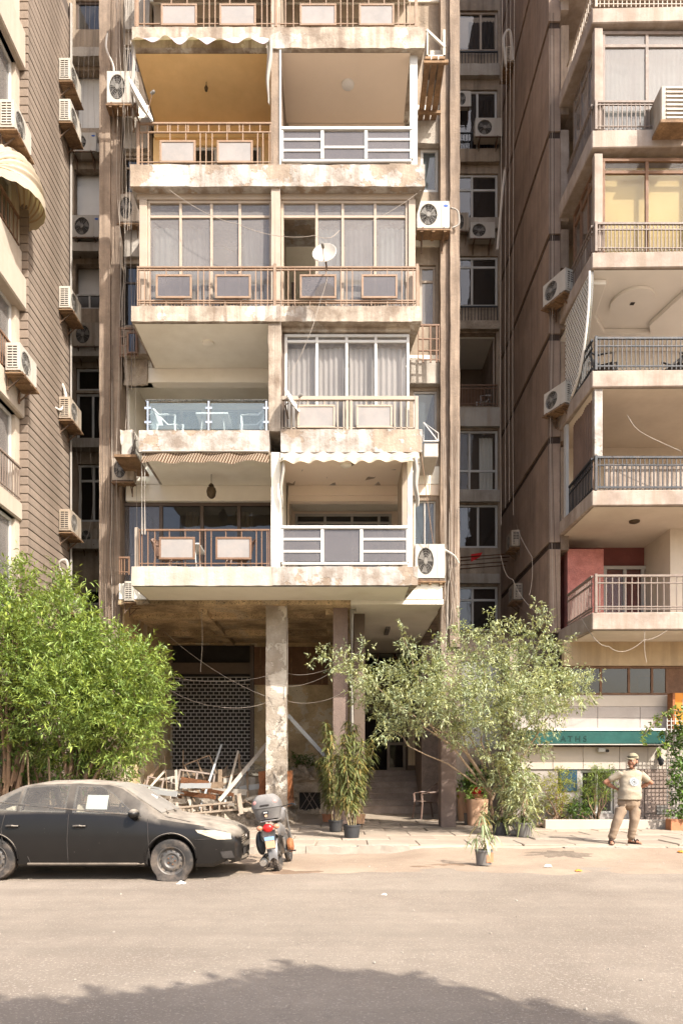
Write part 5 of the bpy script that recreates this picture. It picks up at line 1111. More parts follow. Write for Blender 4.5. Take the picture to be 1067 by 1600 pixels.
# ------------------------------------------------------------------ laundry poles and red cloth in the right shaft
lp = empty('laundry_poles', P3(760, 875, 24), 'rusty laundry poles across the right shaft', 'clothes rack')
for q, y in ((868, 23.6), (873, 23.9), (880, 24.2), (886, 24.5)): b = MB(); b.tube([P3(718, q+3, y), (RX, y-.2, PZ(q, y))], .02, 6); b.build('pole', 'rust', lp, smooth=True)
b = MB(); b.grid(8, 6, lambda u, v: P3(735+18*u-4*v*u, 866+12*v*(1-.4*u)-3*u, 23.58-.03*math.sin(u*6)*v)); tag(b.build('red_cloth', 'red_cloth', None, smooth=True, recalc=False, sharp=180), 'red cloth hung over the laundry poles in the shaft', 'cloth')
# ------------------------------------------------------------------ cables
g = 'cables hanging down the left strip'
for i in range(9):
    x0 = 186+i*3.2; y = 17.75+rnd(-.1, .15); pts = [P3(x0+rnd(-2, 2), -60, y)]
    for q in range(60, int(rnd(560, 900)), 110): pts.append(P3(x0+rnd(-5, 5), q, y+rnd(-.06, .06)))
    cable(pts, 'thin cable hanging among others left of the stacked balconies', r=rnd(.006, .011), m=random.choice(('cable_pale', 'cable_pale', 'cable_dark')), group=g, sag=0)
g = 'cables along the left pilaster'
for i in range(7):
    x0 = 160+i*3.6; y = 17.93; pts = [P3(x0+rnd(-2, 2), rnd(480, 760), y)]
    for q in range(800, 985, 60): pts.append(P3(x0+rnd(-2, 2), q, y+rnd(-.03, .02)))
    cable(pts, 'cable running down the lower left pilaster', r=rnd(.008, .014), m=random.choice(('cable_pale', 'bracket', 'cable_dark')), group=g)
g = 'cables along the right pilaster'
for i in range(12):
    x0 = 693+i*2.1; y = 17.9+rnd(-.04, .02); pts = [P3(x0+rnd(-3, 3), rnd(640, 860), y)]
    for q in range(870, 985, 28): pts.append(P3(x0+rnd(-3.5, 3.5), q, y+rnd(-.05, .02)))
    cable(pts, 'tangled cable hanging on the lower right pilaster', r=rnd(.007, .012), m=random.choice(('cable_pale', 'cable_pale', 'pilaster')), group=g)
for i, x0 in enumerate((791, 797, 784, 803)):
    cable([P3(x0, -30, 20.5), P3(x0-2, 300, 20.5), P3(x0-3, 600, 20.5), P3(x0-2, rnd(700, 860), 20.5)], ('second', 'third', 'leftmost', 'rightmost')[i]+' pale cable hanging before the shaded brown wall', r=.010, group='cables before the brown wall')
for i, x0 in enumerate((858, 861, 864)): cable([P3(x0, 20, 19.0), P3(x0+1, 450, 19.0), P3(x0-2, 700, 19.0), P3(x0+3*i, 985, 19.0)], ('left dark cable down the right corner pier', 'pale middle cable down the right corner pier', 'right dark cable down the right corner pier')[i], r=.012, m=('cable_dark', 'cable_pale', 'cable_dark')[i], group='cables on the corner pier')
for i, x0 in enumerate((122, 131, 138, 146)): cable([P3(x0+4, -30, 21.5), P3(x0, 120, 21.5), P3(x0-6+3*i, rnd(190, 260), 21.5)], ('leftmost', 'second', 'third', 'rightmost')[i]+' thin wire across the top of the left shaft', r=.007, group='wires in the left shaft')
for i, x0 in enumerate((118, 127, 140)): cable([P3(x0, 690, 20.0), P3(x0+rnd(-6, 10), 780, 20.2), P3(x0-8, 850, 19.6)], ('leftmost looping wire in the lower left shaft', 'middle looping wire in the lower left shaft', 'rightmost looping wire in the lower left shaft')[i], r=.009, group='wires in the lower left shaft', sag=.15)
# loops of old pipe insulation and hoses
for pts, lab, r_ in (([P3(98, 600, 18.2), P3(103, 620, 18.0), P3(95, 640, 17.9), P3(80, 632, 17.7)], 'white hose curling off the brick wall', .03), ([P3(790, 110, 22.5), P3(786, 60, 22.4), P3(796, 50, 22.4), P3(800, 95, 22.5)], 'white insulated hose looped high on the brown wall', .045), ([P3(788, 262, 22), P3(784, 300, 22), P3(776, 390, 22.2)], 'white hose running down beside the shaft windows', .035), ([P3(690, 857, 17.8), P3(708, 868, 17.85), P3(716, 880, 17.9)], 'white hose from the lowest right air conditioner', .025), ([P3(703, 325, 17.8), P3(714, 330, 17.8), P3(716, 350, 17.85), P3(706, 356, 17.9)], 'coiled pipe beside the clean white air conditioner', .02), ([P3(168, 50, 17.9), P3(166, 75, 17.85), P3(176, 100, 17.8), P3(178, 112, 17.8)], 'bent hose above the large dusty air conditioner', .025), ([P3(98, 900, 18.1), P3(92, 880, 18.0), P3(104, 876, 18.0), P3(108, 905, 18.1)], 'insulated hose curled above the tree on the brick wall', .03)):
    cable(pts, lab, r=r_, m='pipe_white', name='hose', cat='hose', n=6)
cable([P3(258, 292, 16.3), P3(372, 350, 16.2), P3(490, 368, 16.1), P3(530, 360, 16.3)], 'slack wire crossing before the fourth-floor windows', r=.009, sag=.08)
cable([P3(657, 297, 16.3), P3(580, 345, 16.15)], 'wire from the slab corner down across the right glazing', r=.007, sag=.05)
cable([P3(512, 430, 16.2), P3(500, 470, 16.2), P3(480, 530, 16.15), P3(450, 590, 16.2)], 'dish cable trailing down to the third floor', r=.008, sag=.03)
cable([P3(437, 280, 16.3), P3(438, 480, 16.3), P3(436, 640, 16.3)], 'thin wire hanging down the middle pier', r=.006)
cable([P3(655, 690, 17), P3(664, 760, 17.2), P3(676, 850, 17.6)], 'thick cord hanging right of the white striped awning', r=.014, m='rail_tan')
cable([P3(668, 860, 17.7), P3(672, 800, 17.6), P3(668, 740, 17.5)], 'dark wire above the lowest right air conditioner', r=.010, m='cable_dark')
cable([P3(700, 900, 17.85), P3(696, 1000, 17.9), P3(692, 1090, 17.9)], 'pale conduit down the right pilaster foot', r=.02)
g = 'wires across the gutted shop'
for a, b_, s_ in (((245, 975, 19.5), (430, 1092, 17.9), .25), ((240, 1050, 19), (420, 1055, 17.9), .2), ((255, 1070, 19), (422, 1095, 17.9), .35), ((449, 1052, 18), (560, 1018, 16.5), .2), ((449, 1072, 18), (520, 1048, 17), .1), ((449, 1095, 18), (530, 1085, 17), .12)): cable([P3(*a), P3(*b_)], {245: 'wire slanting from the stained ceiling down to the bare column', 240: 'upper level wire from the tree to the bare column', 255: 'lower sagging wire from the tree to the bare column'}.get(a[0], {1052: 'upper wire from the bare column into the spreading tree', 1072: 'middle wire from the bare column towards the tree', 1095: 'lowest wire from the bare column towards the dark pillar'}.get(a[1])), r=.009, sag=s_, group=g)
cable([P3(447.5, 935, 17.85), P3(449, 1010, 17.9), P3(448, 1085, 17.9)], 'pale cable down the right side of the bare column', r=.016)
cable([P3(314, 940, 18.3), P3(316, 1000, 18.3), P3(313, 1050, 18.4)], 'loose wire dangling from the stained ceiling', r=.010)
cable([P3(978, 648, 16.6), P3(1000, 675, 16.6), P3(1062, 705, 16.6)], 'white rope slanting across the right third-floor opening', r=.012)
cable([P3(905, 962, 17.3), P3(950, 1010, 17.0), P3(1005, 1000, 17.0), P3(1067, 960, 17.0)], 'drooping wire under the lowest right balcony', r=.009, sag=.1)
cable([P3(1006, 985, 16.95), P3(1006, 1015, 16.95), P3(1009, 1035, 16.95)], 'short frayed wire under the lowest right balcony', r=.009)
cable([P3(780, 860, 20), P3(800, 905, 20), P3(850, 960, 19)], 'wire slanting across the brown wall above the tree', r=.010, sag=.2)
cable([P3(806, 820, 20), P3(830, 870, 19.5), P3(826, 930, 19.2)], 'looped wire below the laundry poles', r=.010, sag=.15)
# ------------------------------------------------------------------ parked car
random.seed(8)
def dusty(name, col, rough=.25, metal=.2, dust=(.36,.29,.22), amt=.75, side=.25, coat=.6, spots=True, lo=.3):
    """paint under street dust: dust settles on what faces up, with dried splashes on the flanks"""
    m = bpy.data.materials.new(name); m.use_nodes = True; nt = m.node_tree; L = nt.links; bs = nt.nodes['Principled BSDF']
    g = _n(nt, 'ShaderNodeNewGeometry'); sp = _n(nt, 'ShaderNodeSeparateXYZ'); L.new(g.outputs['Normal'], sp.inputs[0])
    up = _n(nt, 'ShaderNodeMapRange'); L.new(sp.outputs[2], up.inputs[0]); up.inputs[1].default_value = lo; up.inputs[2].default_value = .95; up.inputs[3].default_value = side; up.inputs[4].default_value = amt
    tc = _n(nt, 'ShaderNodeTexCoord'); ns = _n(nt, 'ShaderNodeTexNoise'); ns.inputs['Scale'].default_value = 3.2; ns.inputs['Detail'].default_value = 9; ns.inputs['Roughness'].default_value = .7; L.new(tc.outputs['Object'], ns.inputs[0])
    nr = _n(nt, 'ShaderNodeMapRange'); L.new(ns.outputs[0], nr.inputs[0]); nr.inputs[1].default_value = .32; nr.inputs[2].default_value = .68; nr.inputs[3].default_value = .45; nr.inputs[4].default_value = 1.25
    mu = _n(nt, 'ShaderNodeMath', operation='MULTIPLY'); mu.use_clamp = True; L.new(up.outputs[0], mu.inputs[0]); L.new(nr.outputs[0], mu.inputs[1])
    fac = mu.outputs[0]
    if spots:
        mp = _n(nt, 'ShaderNodeMapping'); mp.inputs['Scale'].default_value = (1, 1, .45); L.new(tc.outputs['Object'], mp.inputs[0])
        n2 = _n(nt, 'ShaderNodeTexNoise'); n2.inputs['Scale'].default_value = 42; n2.inputs['Detail'].default_value = 3; L.new(mp.outputs[0], n2.inputs[0])
        r2 = _n(nt, 'ShaderNodeMapRange'); L.new(n2.outputs[0], r2.inputs[0]); r2.inputs[1].default_value = .735; r2.inputs[2].default_value = .76; r2.inputs[4].default_value = .6
        mx = _n(nt, 'ShaderNodeMath', operation='MAXIMUM'); L.new(fac, mx.inputs[0]); L.new(r2.outputs[0], mx.inputs[1]); fac = mx.outputs[0]
    mi = _n(nt, 'ShaderNodeMix', data_type='RGBA'); L.new(fac, mi.inputs[0]); mi.inputs[6].default_value = (*col, 1); mi.inputs[7].default_value = (*dust, 1); L.new(mi.outputs[2], bs.inputs['Base Color'])
    rr = _n(nt, 'ShaderNodeMapRange'); L.new(fac, rr.inputs[0]); rr.inputs[3].default_value = rough; rr.inputs[4].default_value = .92; L.new(rr.outputs[0], bs.inputs['Roughness'])
    inv = _n(nt, 'ShaderNodeMath', operation='MULTIPLY_ADD'); L.new(fac, inv.inputs[0]); inv.inputs[1].default_value = -coat; inv.inputs[2].default_value = coat; inv.use_clamp = True; L.new(inv.outputs[0], bs.inputs['Coat Weight'])
    bs.inputs['Metallic'].default_value = metal; bs.inputs['Coat Roughness'].default_value = .05; bs.inputs['Specular IOR Level'].default_value = .2; MAT[name] = m; return m
dusty('car_black', (.009,.008,.0075), .28, .0, amt=.90, side=.008, coat=.2, dust=(.31,.265,.215), lo=.30); dusty('car_trim', (.012,.012,.012), .6, 0, amt=.8, side=.2, coat=0, spots=False)
glass('car_glass', tint=(.88,.92,.90), clear=.95, dust=.16, dustcol=(.36,.32,.27), refl=.03); glass('car_screen', tint=(.6,.64,.62), clear=.9, dust=.55, dustcol=(.36,.33,.29), refl=.05)
dusty('headlamp', (.34,.31,.245), .2, 0, dust=(.42,.36,.27), amt=.8, side=.45, coat=.8, spots=False)
mat('tyre', (.035,.032,.03), .9, .2, 6, stain=(.20,.155,.12), stain_amt=.6, stain_scale=4, bump=.3)
mat('steel_rim', (.10,.095,.09), .5, .2, 6, stain=(.3,.22,.15), stain_amt=.5, stain_scale=6, metal=.3, bump=.1)
mat('chrome', (.6,.58,.55), .25, .05, 3, metal=.9, bump=0)
CAR = empty('parked_car', (-3.8, 11.63, 0), 'dusty black sedan with a flat front tyre parked at the kerb', 'car')
XF, CYc = -1.52, 11.63
ST = [(0.00,.60,.60,.56,.63,.40,.64),(.06,.72,.66,.68,.70,.5,.71),(.20,.80,.72,.77,.76,.55,.775),(.50,.85,.80,.81,.84,.6,.85),(.95,.87,.865,.81,.905,.6,.918),(1.12,.87,.895,.81,.94,.62,.955),
      (1.45,.875,.93,.83,1.15,.70,1.175),(1.75,.875,.945,.84,1.345,.63,1.375),(1.95,.875,.95,.845,1.395,.61,1.435),(2.4,.88,.965,.85,1.42,.61,1.47),(3.0,.88,.98,.85,1.40,.60,1.455),(3.3,.875,.99,.84,1.355,.60,1.40),
      (3.6,.87,1.0,.83,1.21,.64,1.245),(3.95,.865,1.0,.81,1.06,.68,1.08),(4.35,.85,.98,.79,1.02,.62,1.035),(4.50,.80,.90,.75,.95,.6,.96),(4.54,.74,.80,.7,.85,.55,.86)]
def interp(s):
    s = max(0, min(4.54, s))
    for a, b in zip(ST[:-1], ST[1:]):
        if a[0] <= s <= b[0]:
            t = (s-a[0])/(b[0]-a[0]); return [a[i]+(b[i]-a[i])*t for i in range(7)]
def section(s):
    _, w, z4, w4, z5, w5, zt = interp(s); lift = .10 if s < .25 or s > 4.3 else 0.0
    zb = .19+lift*.6
    return [(0, zb), (w*.88, zb), (w*.985, zb+.06), (w*1.0, .36), (w*1.012, .52), (w*1.005, .66 if z4 > .72 else z4-.06), (w*.985, z4-.09 if z4 > .8 else z4-.03), (w4, z4), ((w4+w5)/2+.012, (z4+z5)/2+.004), (w5, z5), (w5*.62, (z5+zt*2)/3), (0, zt)]
def side_y(s, z):
    P = section(s)[2:10]
    for a, b in zip(P[:-1], P[1:]):
        if a[1] <= z <= b[1] and b[1] > a[1]: t = (z-a[1])/(b[1]-a[1]); return a[0]+(b[0]-a[0])*t
    return P[-1][0] if z > P[-1][1] else P[0][0]
def cp(s, z, off=.0, side=-1): return Vector((XF-s, CYc+side*(side_y(s, z)+off), z))
ss = sorted(set([a[0] for a in ST] + [x*.12 for x in range(1, 38)])); n = len(section(0)); body = MB()
rows = []
for s in ss:
    P = section(s); rows.append([(XF-s, CYc-y, z) for y, z in P] + [(XF-s, CYc+y, z) for y, z in P[-2:0:-1]])
m_ = len(rows[0])
for r_ in rows: body.v.extend(r_)
for i in range(len(rows)-1):
    for k in range(m_): a = i*m_+k; b = i*m_+(k+1) % m_; body.f.append((a, b, b+m_, a+m_)); body.m.append(0)
body.f.append(tuple(range(m_))); body.f.append(tuple((len(rows)-1)*m_+k for k in range(m_-1, -1, -1))); body.m += [0, 0]
bo = body.build('body', ['car_black', 'ac_inside'], CAR, smooth=True, sharp=28)
AX = [(XF-.97, .318), (XF-3.57, .318)]
cut = MB()
for x, z in AX:
    cut.lathe([(.365, -1.2), (.365, -.55)], 32, (x, CYc, z), Matrix.Rotation(R(-90), 3, 'X'), mi=1); cut.lathe([(.365, .55), (.365, 1.2)], 32, (x, CYc, z), Matrix.Rotation(R(-90), 3, 'X'), mi=1)
# the cabin is hollow: its inner volume, the side windows and both screens are cut out of the shell
cab = MB(); cs_ = [1.30, 1.45, 1.6, 1.75, 1.95, 2.2, 2.4, 2.7, 3.0, 3.3, 3.45, 3.6, 3.72]; cr_ = []
for s in cs_:
    _, w, z4, w4, z5, w5, zt = interp(s); P = [(w4-.10, .42), (w4-.09, z4), (w5-.055, z5-.05), (w5*.5, (z5+zt)/2-.05), (-w5*.5, (z5+zt)/2-.05), (-w5+.055, z5-.05), (-w4+.09, z4), (-w4+.10, .42)]; cr_.append([(XF-s, CYc+y, z) for y, z in P])
for r_ in cr_: cab.v.extend(r_)
for i_ in range(len(cr_)-1):
    for k in range(8): a = i_*8+k; d = i_*8+(k+1) % 8; cab.f.append((a, d, d+8, a+8)); cab.m.append(1)
cab.f.append(tuple(range(8))); cab.f.append(tuple((len(cr_)-1)*8+k for k in range(7, -1, -1))); cab.m += [1, 1]
SW = ([(1.50, .965), (2.42, .99), (2.42, 1.385), (2.05, 1.375), (1.85, 1.27)], [(2.52, .995), (3.20, 1.01), (3.20, 1.36), (2.9, 1.385), (2.52, 1.39)], [(3.24, 1.012), (3.58, 1.03), (3.42, 1.22), (3.24, 1.32)])
swm = MB()
for o_ in SW:
    c = (sum(p[0] for p in o_)/len(o_), sum(p[1] for p in o_)/len(o_)); q_ = [(XF-(c[0]+(p[0]-c[0])*.93), c[1]+(p[1]-c[1])*.93) for p in o_]
    swm.prism(q_, CYc-1.3, CYc+1.3, 'y', mi=0)
scm = MB(); scm.prism([(XF-1.19, CYc-.60), (XF-1.19, CYc+.60), (XF-1.84, CYc+.51), (XF-1.84, CYc-.51)], .985, 1.7, 'z'); scm.prism([(XF-3.43, CYc-.49), (XF-3.43, CYc+.49), (XF-3.84, CYc+.54), (XF-3.84, CYc-.54)], 1.075, 1.7, 'z')
cutters = []
for mb_c in (cut, cab, swm, scm):
    cme = mb_c.mesh('cut'); bm = bmesh.new(); bm.from_mesh(cme); bmesh.ops.recalc_face_normals(bm, faces=bm.faces); bm.to_mesh(cme); bm.free(); cme.materials.append(MAT['car_black']); cme.materials.append(MAT['ac_inside'])
    co_ = bpy.data.objects.new('cut', cme); COL.objects.link(co_); cutters.append(co_)
    md = bo.modifiers.new('b', 'BOOLEAN'); md.operation = 'DIFFERENCE'; md.object = co_; md.solver = 'EXACT'
bpy.context.view_layer.update(); dg = bpy.context.evaluated_depsgraph_get(); me2 = bpy.data.meshes.new_from_object(bo.evaluated_get(dg)); bo.modifiers.clear(); bo.data = me2
for co_ in cutters: bpy.data.objects.remove(co_)
try: me2.set_sharp_from_angle(angle=R(28))
except Exception: pass
def panel(name, pts, m__, off=.008, parent=CAR, side=-1, thick=True, sub=6):
    """a pane or plate lying on the flank: outline in (s, z)"""
    b = MB(); c = (sum(p[0] for p in pts)/len(pts), sum(p[1] for p in pts)/len(pts)); vs = []; dense = []
    for a, d in zip(pts, pts[1:]+pts[:1]):
        for k in range(sub): dense.append((a[0]+(d[0]-a[0])*k/sub, a[1]+(d[1]-a[1])*k/sub))
    N = len(dense); vs = [cp(*c, off, side)]
    for f in (.33, .66, 1.0):
        for p in dense: q = (c[0]+(p[0]-c[0])*f, c[1]+(p[1]-c[1])*f); vs.append(cp(q[0], q[1], off, side))
    for p in dense: vs.append(cp(p[0], p[1], off-.002, side))
    fs = [(0, 1+k, 1+(k+1) % N) for k in range(N)]
    for r_ in range(3):
        for k in range(N): a = 1+r_*N+k; d = 1+r_*N+(k+1) % N; fs.append((a, d, d+N, a+N))
    b.add(vs, fs); return b.build(name, m__, parent, smooth=True)
for side in (-1, 1):
    panel('side_window', [(1.50, .965), (2.42, .99), (2.42, 1.385), (2.05, 1.375), (1.85, 1.27)], 'car_glass', .006, side=side)
    panel('side_window', [(2.52, .995), (3.20, 1.01), (3.20, 1.36), (2.9, 1.385), (2.52, 1.39)], 'car_glass', .006, side=side)
    panel('side_window', [(3.24, 1.012), (3.62, 1.03), (3.42, 1.24), (3.24, 1.33)], 'car_glass', .006, side=side)
    for line in ([(1.28, .30), (1.30, .60), (1.32, .90)], [(2.47, .26), (2.48, .6), (2.47, .97)], [(3.42, .52), (3.45, .75), (3.40, .99)], [(3.02, .26), (3.06, .36)]):
        b = MB(); pts = []
        for a, d in zip(line[:-1], line[1:]):
            for k in range(6): pts.append(cp(a[0]+(d[0]-a[0])*k/6, a[1]+(d[1]-a[1])*k/6, .001, side))
        pts.append(cp(*line[-1], .001, side)); b.tube(pts, .006, 5); b.build('door_seam', 'ac_inside', CAR, smooth=True)
    b = MB(); b.tube([cp(1.42+.12*k, .95+.0036*k*3, .006, side) for k in range(19)], .010, 5); b.build('belt_trim', 'chrome' if side == 1 else 'steel_rim', CAR, smooth=True)
    b = MB(); b.tube([cp(1.36+.1*k, .245, .006, side) for k in range(18)], .022, 6); b.build('sill', 'car_trim', CAR, smooth=True)
    for s in (2.30, 3.28):
        b = MB(); b.tube([cp(s-.09, .80, .018, side), cp(s, .805, .03, side), cp(s+.09, .80, .018, side)], .018, 6); b.build('door_handle', 'car_black', CAR, smooth=True); panel('handle_cup', [(s-.07, .765), (s+.07, .765), (s+.07, .815), (s-.07, .815)], 'ac_inside', .003, side=side)
    # wheel arch lips
    for x, z in AX:
        b = MB(); b.tube([cp(XF-(x+.372*math.cos(R(a))), z+.372*math.sin(R(a)), .004, side) for a in range(-8, 190, 9)], .014, 5); b.build('arch_lip', 'car_black', CAR, smooth=True)
    # headlamps, fog recess
    panel('headlight', [(.10, .60), (.30, .60), (.58, .70), (.62, .745), (.34, .735), (.12, .685)], 'headlamp', .012, side=side)
    panel('fog_recess', [(.06, .32), (.22, .32), (.26, .42), (.10, .43)], 'ac_inside', .006, side=side)
    b = MB(); c = cp(1.50, .98, .10, side); b.sphere(c, (.085, .11, .075), 12, 8); b.build('mirror', 'car_black', CAR, smooth=True); b = MB(); b.bar(cp(1.46, .93, -.01, side), c, .05); b.build('mirror_arm', 'car_trim', CAR)
    panel('tail_light', [(4.38, .72), (4.52, .74), (4.50, .88), (4.36, .9)], 'red_cloth', .01, side=side)
# bumper seam, lower lip, grille, front plate
b = MB(); b.tube([cp(.62-.05*k, .60+.002*k, .004) for k in range(11)], .006, 5); b.build('bumper_seam', 'ac_inside', CAR)
b = MB(); b.tube([Vector((XF+.015-abs(y)**2*.35, CYc+y, .27)) for y in [(-.74+.1*k) for k in range(16)]], .04, 6); b.build('bumper_lip', 'car_trim', CAR, smooth=True)
g_ = MB()
for k in range(4): g_.box(XF-.02, XF+.02, CYc-.42, CYc+.42, .50+k*.034, .516+k*.034)
g_.build('grille', 'car_trim', CAR); b = MB(); b.lathe([(.055, .0), (.05, .02)], 16, (XF+.01, CYc, .585), Matrix.Rotation(R(90), 3, 'Y') @ Matrix.Diagonal((.7, 1, 1))); b.build('badge', 'chrome', CAR, smooth=True)
b = MB(); b.box(XF+.012, XF+.03, CYc-.3, CYc+.3, .33, .42); b.build('air_intake', 'ac_inside', CAR)
# windscreen and rear window on the roof slopes
def slope_glass(name, s0, s1, w0, w1, m__):
    def top(s, f):
        P = section(s)[9:]; w5, z5 = P[0]; zt = P[-1][1]; return z5+(zt-z5)*(1-f*f)
    b = MB(); b.grid(12, 8, lambda u, v: (XF-(s0+(s1-s0)*v), CYc+(2*u-1)*(w0+(w1-w0)*v), top(s0+(s1-s0)*v, abs(2*u-1)*.95)+.012)); return b.build(name, m__, CAR, smooth=True, recalc=False, sharp=180)
slope_glass('windscreen', 1.16, 1.88, .63, .54, 'car_screen'); slope_glass('rear_window', 3.40, 3.87, .52, .57, 'car_screen')
for y0, a in ((-.45, .35), (.05, .35)): b = MB(); b.tube([(XF-1.10, CYc+y0, .97), (XF-1.22, CYc+y0+.25, 1.02), (XF-1.27, CYc+y0+.5, 1.04)], .012, 5); b.build('wiper', 'car_trim', CAR)
# seats, wheel and dashboard inside
mat('seat_cloth', (.52,.44,.34), .95, .15, 5, bump=.3)
for yy in (-.38, .38):
    b = MB(); b.bar((XF-2.36, CYc+yy, .55), (XF-2.52, CYc+yy, 1.08), .16, .44, up=(0, 1, 0)); b.build('seat', 'seat_cloth', CAR, bevel=.03); b = MB(); b.bar((XF-2.53, CYc+yy, 1.10), (XF-2.56, CYc+yy, 1.27), .10, .25, up=(0, 1, 0)); b.build('headrest', 'seat_cloth', CAR, bevel=.03)
b = MB(); b.bar((XF-3.25, CYc, .55), (XF-3.45, CYc, 1.06), .16, 1.25, up=(0, 1, 0)); b.build('rear_seat', 'seat_cloth', CAR, bevel=.03)
b = MB(); b.tube([Vector((XF-1.78-.06*math.sin(2*math.pi*k/24), CYc-.38+.18*math.cos(2*math.pi*k/24), .94+.17*math.sin(2*math.pi*k/24))) for k in range(25)], .014, 6, False); b.build('steering_wheel', 'rail_black', CAR, smooth=True)
# paper taped inside the front window, pale sheet on the dashboard, steering wheel and seats
panel('paper_sheet', [(1.93, 1.04), (2.24, 1.045), (2.24, 1.25), (1.93, 1.245)], 'paper', -.012, side=-1)
b = MB(); b.grid(4, 3, lambda u, v: (XF-(1.42+.10*v), CYc+.12+.26*u, 1.15+.055*v+.02*math.sin(u*5)+.012)); b.build('dash_paper', 'paper', CAR, recalc=False)
b = MB()
for k in range(16):
    c = [(1.0+.05, .97)]
b.tube([cp(1.1-.03*k, .92-.006*k, .0) + Vector((0, .02, .01)) for k in range(14)], .004, 4); b.build('bonnet_seam', 'ac_inside', CAR)
def make_wheel(x, y, z, side, flat=0.0, r=.315):
    w = MB(); prof = [(.205, -.09), (.255, -.105), (r-.02, -.10), (r, -.07), (r, .07), (r-.02, .10), (.255, .105), (.205, .09)]
    M0 = Matrix.Rotation(R(90), 3, 'X'); w.lathe(prof, 40, (x, y, z), M0, caps=False)
    if flat:
        nv = []
        for p in w.v:
            q = Vector(p); lo = .004
            if q.z < lo+flat:
                f = (lo+flat-q.z)/flat; q.z = lo + .25*(q.z-lo) if q.z > lo else lo; q.y += (q.y-y)*.35*min(1, f); q.x += (q.x-x)*.12
            nv.append(tuple(q))
        w.v = nv
    t = w.build('wheel', 'tyre', CAR, smooth=True)
    rm = MB(); s = -side; R1 = Matrix.Rotation(R(90 if side < 0 else -90), 3, 'X'); rm.lathe([(.212, .085), (.205, .095), (.19, .085), (.18, .05), (.165, .045), (.145, .062), (.11, .066), (.085, .05), (.06, .052), (.001, .052)], 36, (x, y, z), R1, caps=False); rm.build('rim', 'steel_rim', t, smooth=True)
    for k in range(12):
        a = 2*math.pi*k/12; h = MB(); h.lathe([(.016, 0), (.001, .001)], 10, Vector((x, y, z)) + R1 @ Vector((.15*math.cos(a), .15*math.sin(a), .064)), R1, caps=False); h.build('rim_hole', 'ac_inside', t)
    for k in range(5):
        a = 2*math.pi*k/5; h = MB(); h.lathe([(.011, 0), (.009, .014)], 8, Vector((x, y, z)) + R1 @ Vector((.055*math.cos(a), .055*math.sin(a), .052)), R1); h.build('wheel_nut', 'rust', t)
    h = MB(); h.lathe([(.03, .05), (.028, .07)], 14, (x, y, z), R1); h.build('hub', 'steel_rim', t, smooth=True)
make_wheel(AX[0][0], CYc-.775, .29, -1, .05); make_wheel(AX[1][0], CYc-.775, .315, -1); make_wheel(AX[0][0], CYc+.775, .315, 1); make_wheel(AX[1][0], CYc+.775, .315, 1)
MB().box(XF-3.4, XF-1.2, CYc-.55, CYc+.55, .20, .3).build('underbody', 'ac_inside', CAR)
# ------------------------------------------------------------------ motorcycle, seen from behind
BK = empty('motorcycle', (PX(431, 11.45), 11.45, .0), 'small motorcycle with a grey top box seen from behind, red tail light', 'motorcycle'); local_parent(BK); BK.rotation_euler = (0, R(-8), R(-4))
dusty('bike_grey', (.05,.05,.052), .45, 0, dust=(.36,.33,.3), amt=.7, side=.3, coat=.1, spots=False); dusty('bike_silver', (.20,.20,.205), .3, .4, amt=.5, side=.15, coat=.2, spots=False)
mat('plate_blue', (.22,.36,.55), .5, .05, 3, bump=0); mat('lens_red', (.62,.012,.01), .25, .1, 3, bump=0, coat=.5); mat('lens_pink', (.40,.20,.18), .35, .1, 3, bump=0); mat('lens_orange', (.42,.2,.12), .3, .1, 3, bump=0)
def bwheel(y, r, w, name='wheel'):
    b = MB(); M0 = Matrix.Rotation(R(90), 3, 'Y'); b.lathe([(r-.10, -w*.7), (r-.05, -w), (r-.012, -w*.75), (r, 0), (r-.012, w*.75), (r-.05, w), (r-.10, w*.7)], 32, (0, y, r), M0, caps=False); t = b.build(name, 'tyre', BK, smooth=True)
    rm = MB(); rm.lathe([(r-.09, -w*.6), (r-.11, -w*.5), (r-.11, w*.5), (r-.09, w*.6)], 32, (0, y, r), M0, caps=False); rm.lathe([(.05, -.07), (.05, .07)], 14, (0, y, r), M0); rm.build('rim', 'steel_rim', t, smooth=True)
    for k in range(6): a = k*math.pi/3; s_ = MB(); s_.bar((0, y+.05*math.cos(a), r+.05*math.sin(a)), (0, y+(r-.10)*math.cos(a), r+(r-.10)*math.sin(a)), .022); s_.build('spoke', 'steel_rim', t)
bwheel(.30, .29, .055); bwheel(1.52, .29, .045)
def bp(name, b, m__, **k): return b.build(name, m__, BK, **k)
# tread blocks on the rear tyre
b = MB()
for k in range(30):
    a = 2*math.pi*k/30
    for x in (-.032, 0, .032): M1 = Vector((x, .30+.291*math.cos(a+(.1 if x == 0 else 0)), .29+.291*math.sin(a+(.1 if x == 0 else 0)))); b.sphere(M1, (.012, .016, .016), 5, 4)
o = bp('tread', b, 'tyre'); o['kind'] = 'stuff'
b = MB(); b.grid(6, 12, lambda u, v: ((u-.5)*.17*(1-.2*v), .30-.34*math.sin(R(20+75*v))*1.0, .29+.36*math.cos(R(20+75*v))+.0*u - .06*(2*u-1)**2)); bp('rear_fender', b, 'bike_silver', smooth=True, recalc=False)
b = MB(); b.grid(8, 8, lambda u, v: ((u-.5)*(.15+.06*v), -.10+.03*math.cos((u-.5)*3)-.03*v, .40+.30*v)); bp('tail_panel', b, 'bike_silver', smooth=True, recalc=False)
b = MB(); b.box(-.075, .075, -.155, -.145, .42, .54); bp('number_plate', b, 'terracotta_pale', bevel=.004); b = MB(); b.box(-.075, .075, -.159, -.1555, .545, .60); bp('plate_top', b, 'plate_blue')
b = MB(); b.sphere((0, -.16, .735), (.082, .05, .068), 14, 8); bp('tail_light', b, 'lens_red', smooth=True)
